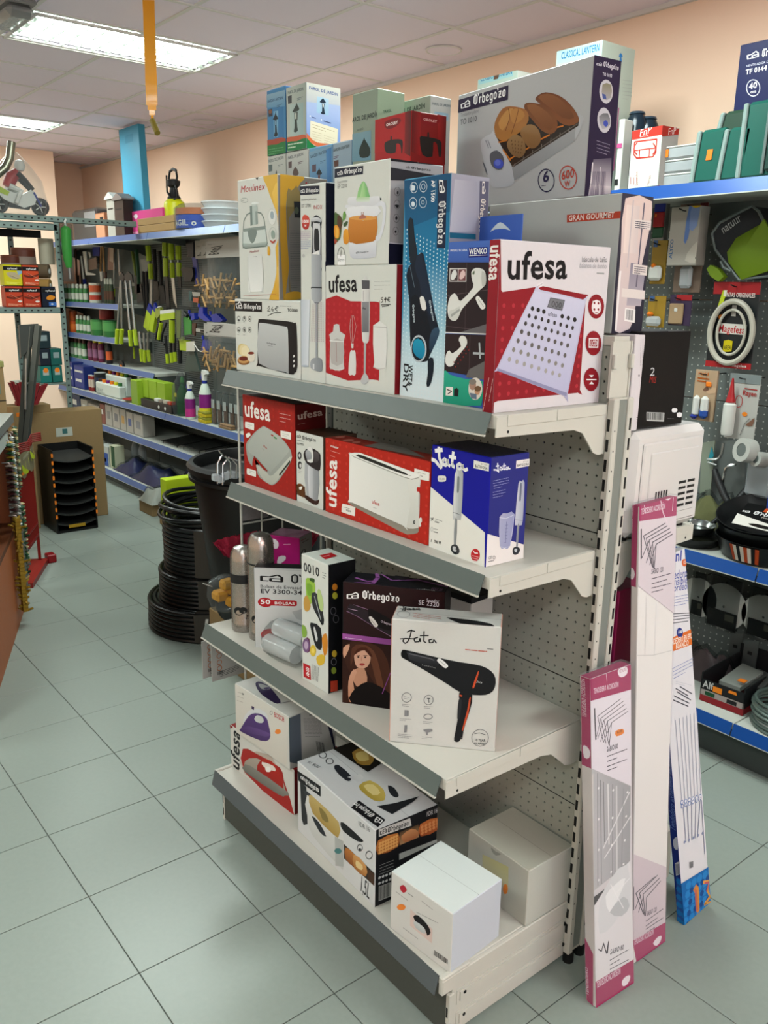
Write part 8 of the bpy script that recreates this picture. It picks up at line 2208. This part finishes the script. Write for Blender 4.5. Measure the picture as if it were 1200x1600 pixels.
for s in (-1,1):
    g=G(); g.tube([(s*.04,-.01,.3),(s*.055,.04,.25),(s*.04,.095,.19)],[.02,.016,.013],8); g.build('rider_arm',DRK,o)
    g=G(); g.tube([(s*.035,-.08,.2),(s*.05,.0,.17),(s*.045,-.04,.08)],[.028,.022,.016],8); g.build('rider_leg',WHT,o)
G().lathe([(.0001,-.045),(.03,-.035),(.042,0),(.03,.035),(.0001,.045)],(0,.02,.36),16).build('rider_helmet',WHT,o)
G().lathe([(.2,.0),(.22,.1),(.19,.25),(.1,.38),(.03,.45)],(0,-.02,0),16).build('film',mat('e6ecec',.12,0,.25,25,0,0,1,.92),o)
q=(-3.2, 1.046, 2.603)
o=T('steel_tube','bent satin steel tube rising at the far left above the rack','tube',(-3.9,1.05,2.401))
pts=[Vector(p)-Vector((-3.9,1.05,2.401)) for p in ((-3.9, 1.112, 2.352),(-3.9, 1.146, 2.613),(-3.9, 1.222, 2.664),(-3.9, 1.281, 2.714),(-3.9, 1.318, 2.78),(-3.9, 1.342, 2.898))]
pts[0].z=.0
G().tube([pts[0],pts[1],pts[2],pts[3],pts[4],pts[5]],.03,16).build('tube',mat('8a8c7c',.3,.8),o); G().tube([pts[5]-(pts[5]-pts[4]).normalized()*.002,pts[5]+(pts[5]-pts[4]).normalized()*.003],.026,16).build('opening',DRK,o)
# green handled tool hanging on the top beam
q=(-3.97, 1.724, 2.336); b2=Vector((q[0]+.005,q[1],2.378))
o=T('hanging_tool','bright green handled tool in a clear sleeve hanging from the rack beam','tool',b2)
G(b2).tube([(-3.955, 1.723, 2.326), (-3.955, 1.716, 2.306), (-3.955, 1.711, 2.175), (-3.955, 1.714, 2.077), (-3.955, 1.719, 2.013)],[.02,.042,.04,.036,.024],12).build('handle',mat('2fae2f',.35,0,.2,60),o,(0,0,0)); G(b2).tube([(-3.955, 1.72, 2.023), (-3.955, 1.722, 1.925)],.013,8).build('shaft',STEEL,o,(0,0,0)); G(b2).tube([b2+Vector((.01,0,.004)),*[(-3.955, 1.711, 2.363), (-3.955, 1.717, 2.316)]],.008,6).build('hang_loop',WHT,o,(0,0,0))
G(b2).tube([(-3.955, 1.719, 2.345), (-3.955, 1.711, 2.175), (-3.955, 1.706, 1.904)],[.05,.054,.045],12).build('sleeve',CLR,o,(0,0,0))
# cartons, black tray tower, red broom, grey trestle bars
item('carton','wide brown carton with a small label standing behind the black tray tower','carton',(-3.95,1.22,0),[('body',CARD,lambda g:g.box((0,0,0),(.22,.60,.9),0,.004)),('flap',CARD,lambda g:g.box((.02,.0,.9),(.2,.2,.96),0,.002)),('label',mat('b8bcb0',.5),lambda g:g.box((.22,.22,.7),(.222,.35,.77))),('label_print',mat('3a6a6a',.5),lambda g:g.box((.2221,.27,.72),(.2228,.31,.76)))])
item('carton','tall narrow brown carton left of the black tray tower','carton',(-3.66,.9,0),[('body',mat('9a8058',.85,0,.08,60,.06),lambda g:g.box((-.12,0,0),(.04,.33,.98),0,.004)),('tape',TAN,lambda g:g.box((.04,.14,.0),(.0412,.2,.98))),('price_tag',OR,lambda g:g.box((.04,.22,.9),(.042,.27,.93),0,.001))])
tw=T('tray_tower','black stacked tray tower with orange price tags on the rails','tray tower',(-3.5,1.44,0)); TB=mat('0c0c0d',.4,0,.02,60); b=Vector(tw.location)
for s in (-1,1): G().box((-.2,s*.155-.006,0),(.12,s*.155+.006,.66),0,.003).build('side_wall',TB,tw)
G().box((-.2,-.155,0),(-.19,.155,.66)).build('back_wall',TB,tw); G().box((-.19,-.15,0),(.12,.15,.02)).build('bottom',TB,tw)
for k in range(7):
    z=.06+k*.085; V=[];n=8;g=G()
    for i in range(n+1): y=-.149+i*.298/n; V+=[(.115,y,z+.02-.028*(1-(2*i/n-1)**2)),(-.18,y,z+.03)]
    g.add(V,[(2*i,2*i+2,2*i+3,2*i+1) for i in range(n)],0,True); g.add([(p[0],p[1],p[2]-.006) for p in V],[(2*i+1,2*i+3,2*i+2,2*i) for i in range(n)],0,True); g.add([V[2*i] for i in range(n+1)]+[(V[2*i][0]+.001,V[2*i][1],V[2*i][2]-.01) for i in range(n+1)],[(i,n+1+i,n+2+i,i+1) for i in range(n)],0,True)
    g.build('tray',mat('2a2b2a',.35) if k<6 else mat('3a3b3a',.4),tw)
for s in (-1,1):
    for k in range(9): G().box((.1205,s*.157-.006,.12+k*.058+(.0 if k<4 else .02)),(.122,s*.157+.008,.15+k*.058+(.0 if k<4 else .02))).build('price_tag',OR,tw)
G().box((.121,-.07,.035),(.123,.06,.06)).build('yellow_label',mat('a8841a',.5),tw)
o=T('broom_head','red bristled broom head standing upright on the brown cartons','broom',(-3.64,1.09,.981)); b=Vector(o.location); RBR=mat('7a0c14',.6,0,.4,150,.2)
A=[Vector(p)-b for p in [(-3.62, 1.089, 1.159), (-3.62, 1.379, 1.125), (-3.62, 1.286, 0.933), (-3.62, 1.144, 0.943)]]
for k in range(14):
    t0,t1=k/14,(k+1)/14; a,c=A[0].lerp(A[1],t0),A[0].lerp(A[1],t1-.006); e_,d=A[3].lerp(A[2],t0),A[3].lerp(A[2],t1-.006); j=.012*math.sin(k*2.1)
    e_.z=max(e_.z,0);d.z=max(d.z,0)
    G().slab([e_,d,c+Vector((0,0,j)),a+Vector((0,0,j))],(-.04,0,0)).build('bristle_tuft',RBR,o)
G().box((-.05,A[3].y-.01,-.0),(.008,A[2].y+.01,.03),0,.004).build('block',mat('8a1018',.4),o)
o=T('trestle','folded grey metal trestle with two square legs leaning at the counter end','trestle',(-3.2,1.0,0)); b=Vector(o.location); GB2=mat('5c5f5a',.4,.5,.02,60)
for k,P in enumerate(([(-3.2, 1.149, 1.59), (-3.2, 1.022, 0.779), (-3.2, 0.95, 0.314)],[(-3.16, 1.199, 1.6), (-3.16, 1.046, 0.783), (-3.16, 0.978, 0.366)])):
    P=[Vector(p) for p in P]; d=(P[1]-P[0]); f=P[0]+d*(-P[0].z/d.z)
    G(b).tube([f,P[0]],.026,4).build('leg',GB2,o,(0,0,0))
P=[Vector(p) for p in [(-3.18, 1.075, 1.6), (-3.18, 1.206, 1.608), (-3.18, 1.188, 1.501), (-3.18, 1.068, 1.371)]]; G(b).slab(P,(-.03,0,0)).build('hinge_plate',mat('4a4d4a',.4,.5),o,(0,0,0))
G(b).tube([(-3.18, 1.074, 1.191), (-3.18, 1.127, 1.189)],.012,8).build('cross_bar',GB2,o,(0,0,0))
G(b).tube([(-3.15, 1.094, 1.372), (-3.15, 1.058, 1.014)],.008,6).build('strip',STEEL,o,(0,0,0))
# counter, turned to the aisle
CA=Vector((-.5,.024,0)); CB=Vector((-1.93,.609,0)); cd=(CB-CA).normalized(); cn=Vector((cd.y,-cd.x,0)); cn=cn if cn.y>0 else -cn
ctr=T('counter','shop counter with an orange wood front and grey metal top at the left edge','counter',((CA+CB)/2)); b=Vector(ctr.location)
OW=mat('b5663a',.5,0,.04,30,.08); b3=-cn*.55
def quadbox(n,m,a,c,z0,z1,off0,off1): 
    g=G(b); P=[a+cn*off0,c+cn*off0,c+cn*off1,a+cn*off1]; g.slab([(p.x,p.y,z0) for p in P],(0,0,z1-z0)); return g.build(n,m,ctr,(0,0,0))
quadbox('front_panel',OW,CA,CB,0,.5,-.012,0); quadbox('side_panel',OW,CB-cd*.02,CB,0,1.12,-.55,-.002); quadbox('rear_panel',mat('5a3a24',.6),CA,CB,.5,1.1,-.2,-.19)
quadbox('post',mat('6a3a1e',.5),CB-cd*.05,CB-cd*.0,.5,1.1,-.03,-.002); quadbox('edge_strip',DRK,CB,CB+cd*.008,0,.5,-.02,.002)
quadbox('top',mat('8f9a98',.3,.5),CA,CB+cd*.02,1.115,1.165,-.55,.03); quadbox('glass_top',CLR,CA,CB-cd*.1,1.166,1.174,-.5,-.03)
quadbox('price_strip',mat('c4ccc4',.4),CB-cd*.34,CB-cd*.06,.66,.72,.012,.02); quadbox('price_strip',mat('c4ccc4',.4),CB-cd*.6,CB-cd*.2,1.03,1.09,.012,.02)
quadbox('shelf',mat('6a3a1e',.5),CA,CB,.5,.53,-.55,.0)
# trims and fringes hanging along the counter front
def fringe(label,t,z0,z1,m,m2,w,kind):
    c=CB-cd*t+cn*.035; o=T('trim_hank',label,'trim',(c.x,c.y,z0)); rn=random.Random(int(t*100)); g=G(); g2=G()
    for k in range(int((z1-z0)/.022)):
        z=k*.022
        if kind=='b': (g if k%2 else g2).lathe([(.001,0),(w,.009),(.001,.018)],(0,0,z),8); (g2 if k%2 else g).lathe([(.001,0),(w*.8,.009),(.001,.018)],(cd.x*w*1.6,cd.y*w*1.6,z+.008),8)
        else:
            d=Vector((rn.uniform(-1,1),rn.uniform(-1,1),.4))*w; (g if k%2 else g2).tube([(0,0,z),(d.x,d.y,z+d.z)],.007,5); (g2 if k%2 else g).tube([(0,0,z),(-d.x,-d.y,z+d.z)],.007,5); g.box((-w*.5,-w*.3,z),(w*.5,w*.3,z+.02))
    tag(g.build('strand',m,o),kind='stuff'); tag(g2.build('second_strand',m2,o),kind='stuff')
    G().tube([(0,0,z1-z0-.02),(0,0,z1-z0),(-cn.x*.037,-cn.y*.037,z1-z0)],.003,5).build('hook',STEEL,o)
GOLD=mat('a8852a',.4,.4,.2,80); CRM=mat('b8ad7a',.5); SIL=mat('8a8f8a',.3,.6,.3,80)
fringe('cream and green beaded trim nearest the red stand, upper half of the counter',.05,.74,1.1,CRM,DGRN,.02,'b')
fringe('cream and green beaded trim nearest the red stand, lower half of the counter',.045,.27,.65,CRM,DGRN,.022,'b')
fringe('dark green tinsel trim on the lower counter front',.1,.2,.65,DGRN,mat('0f3a20',.5),.03,'t'); fringe('grey tinsel trim on the lower counter front',.18,.16,.66,SIL,mat('6a665a',.5),.035,'t'); fringe('thick gold tinsel trim on the lower counter front',.29,.08,.64,GOLD,mat('8a6a1a',.4),.045,'t')
fringe('brown cord trim on the upper counter front',.13,.68,1.08,mat('4a3a28',.7),mat('5a4a34',.6),.02,'t'); fringe('grey white cord trim on the upper counter front',.2,.62,1.08,SIL,WHT,.018,'b'); fringe('dark green and gold trim at the left edge of the counter front',.3,.74,1.06,DGRN,GOLD,.024,'b')
fringe('dark red bead trim at the left edge of the counter front',.36,.66,.95,mat('3a1418',.5),mat('6a5a50',.5),.025,'b')
# red wire stand behind the counter end
o=T('red_stand','red wire slatted tool stand with a lime printed card beside the counter','stand',(-2.48,.82,0)); RD=mat('7e1812',.4,.1,.03,60)
L,Rr=Vector((-2.27,.71,0)),Vector((-2.695,.935,0)); b=Vector(o.location); u=(Rr-L).normalized(); L2=L-u*.02
n=22
for k in range(n):
    p=L.lerp(Rr,(k+.5)/n); g=G(b); g.box((p.x-.006,p.y-.006,.2),(p.x+.006,p.y+.006,.86)); g.build('bar',RD,o,(0,0,0))
for z in (.22,.3,.84): G(b).tube([L+Vector((0,0,z))-cn*.0,Rr+Vector((0,0,z))],.012,8).build('rail',RD,o,(0,0,0))
for p in (L,Rr): G(b).tube([p+Vector((0,0,.0)),p+Vector((0,0,.86))],.011,8).build('post',RD,o,(0,0,0))
g=G(b); P=[L2+cn*.05,Rr+u*.03+cn*.05,Rr+u*.03-cn*.1,L2-cn*.1]; g.slab([(p.x,p.y,.0) for p in P],(0,0,.035)); g.build('base',mat('8a2420',.4),o,(0,0,0))
g=G(b); p=Rr+u*.05+cn*.06; g.box((p.x-.04,p.y-.03,.0),(p.x+.04,p.y+.03,.06),0,.006); g.build('end_foot',mat('8a1018',.4),o,(0,0,0))
for p0 in (L.lerp(Rr,.1),L.lerp(Rr,.85)):
    for k in range(5): G(b).tube([p0+Vector((0,0,.86-.02*k))-cn*.0,p0+Vector((0,0,.92-.012*k))+cn*.03,p0+Vector((0,0,.93-.012*k))+cn*.09],.006,6).build('hook',RD,o,(0,0,0))
g=G(b); P=[L.lerp(Rr,.02)+cn*.02,L.lerp(Rr,.98)+cn*.02]; V=[]
m=10
for i in range(m+1):
    p=P[0].lerp(P[1],i/m); V+=[(p.x+cn.x*.006*math.sin(i*2),p.y,.69+.015*math.sin(i*1.3)),(p.x,p.y,.845)]
g.add(V,[(2*i,2*i+2,2*i+3,2*i+1) for i in range(m)],0,True); g.c=[lin('8f8668')]*m; g.build('card',PRINT,o,(0,0,0))
w=(P[1]-P[0]).length
art('s b8c820 120 180 300 90 420 60 440 20 260 30 130 90\ns c8d830 620 260 820 180 880 140 860 120 700 150\nd d8e048 10 5 5 150 160 840 220 150 60 860 150\ns f08a20 60 90 180 70 180 40 70 50\nk b8b498 2 14 200 250 700 280 0 -20',((P[0].x-b.x+cn.x*.012,P[0].y-b.y+cn.y*.012,.695),tuple(u),(0,0,1),tuple(cn)),'card_print',o,(w,.15))
# printed carton and metal goods on the counter behind the glass
item('carton','brown carton printed with glass jars standing behind the counter','carton',(-3.05,.5,0),[('body',CARD,lambda g:g.box((-.25,0,0),(.03,.4,1.33),0,.004)),('lid_edge',mat('8a8a50',.6),lambda g:g.box((-.26,-.005,1.33),(.035,.405,1.37),0,.002)),('jar_print',mat('6a7a6a',.5),lambda g:g.box((.03,.03,1.15),(.032,.37,1.3))),('price_tag',OR,lambda g:g.cyl((.03,.3,1.0),(.0325,.3,1.0),.025,n=12)),('strap',DRK,lambda g:g.box((.03,.0,1.1),(.031,.4,1.106)))])
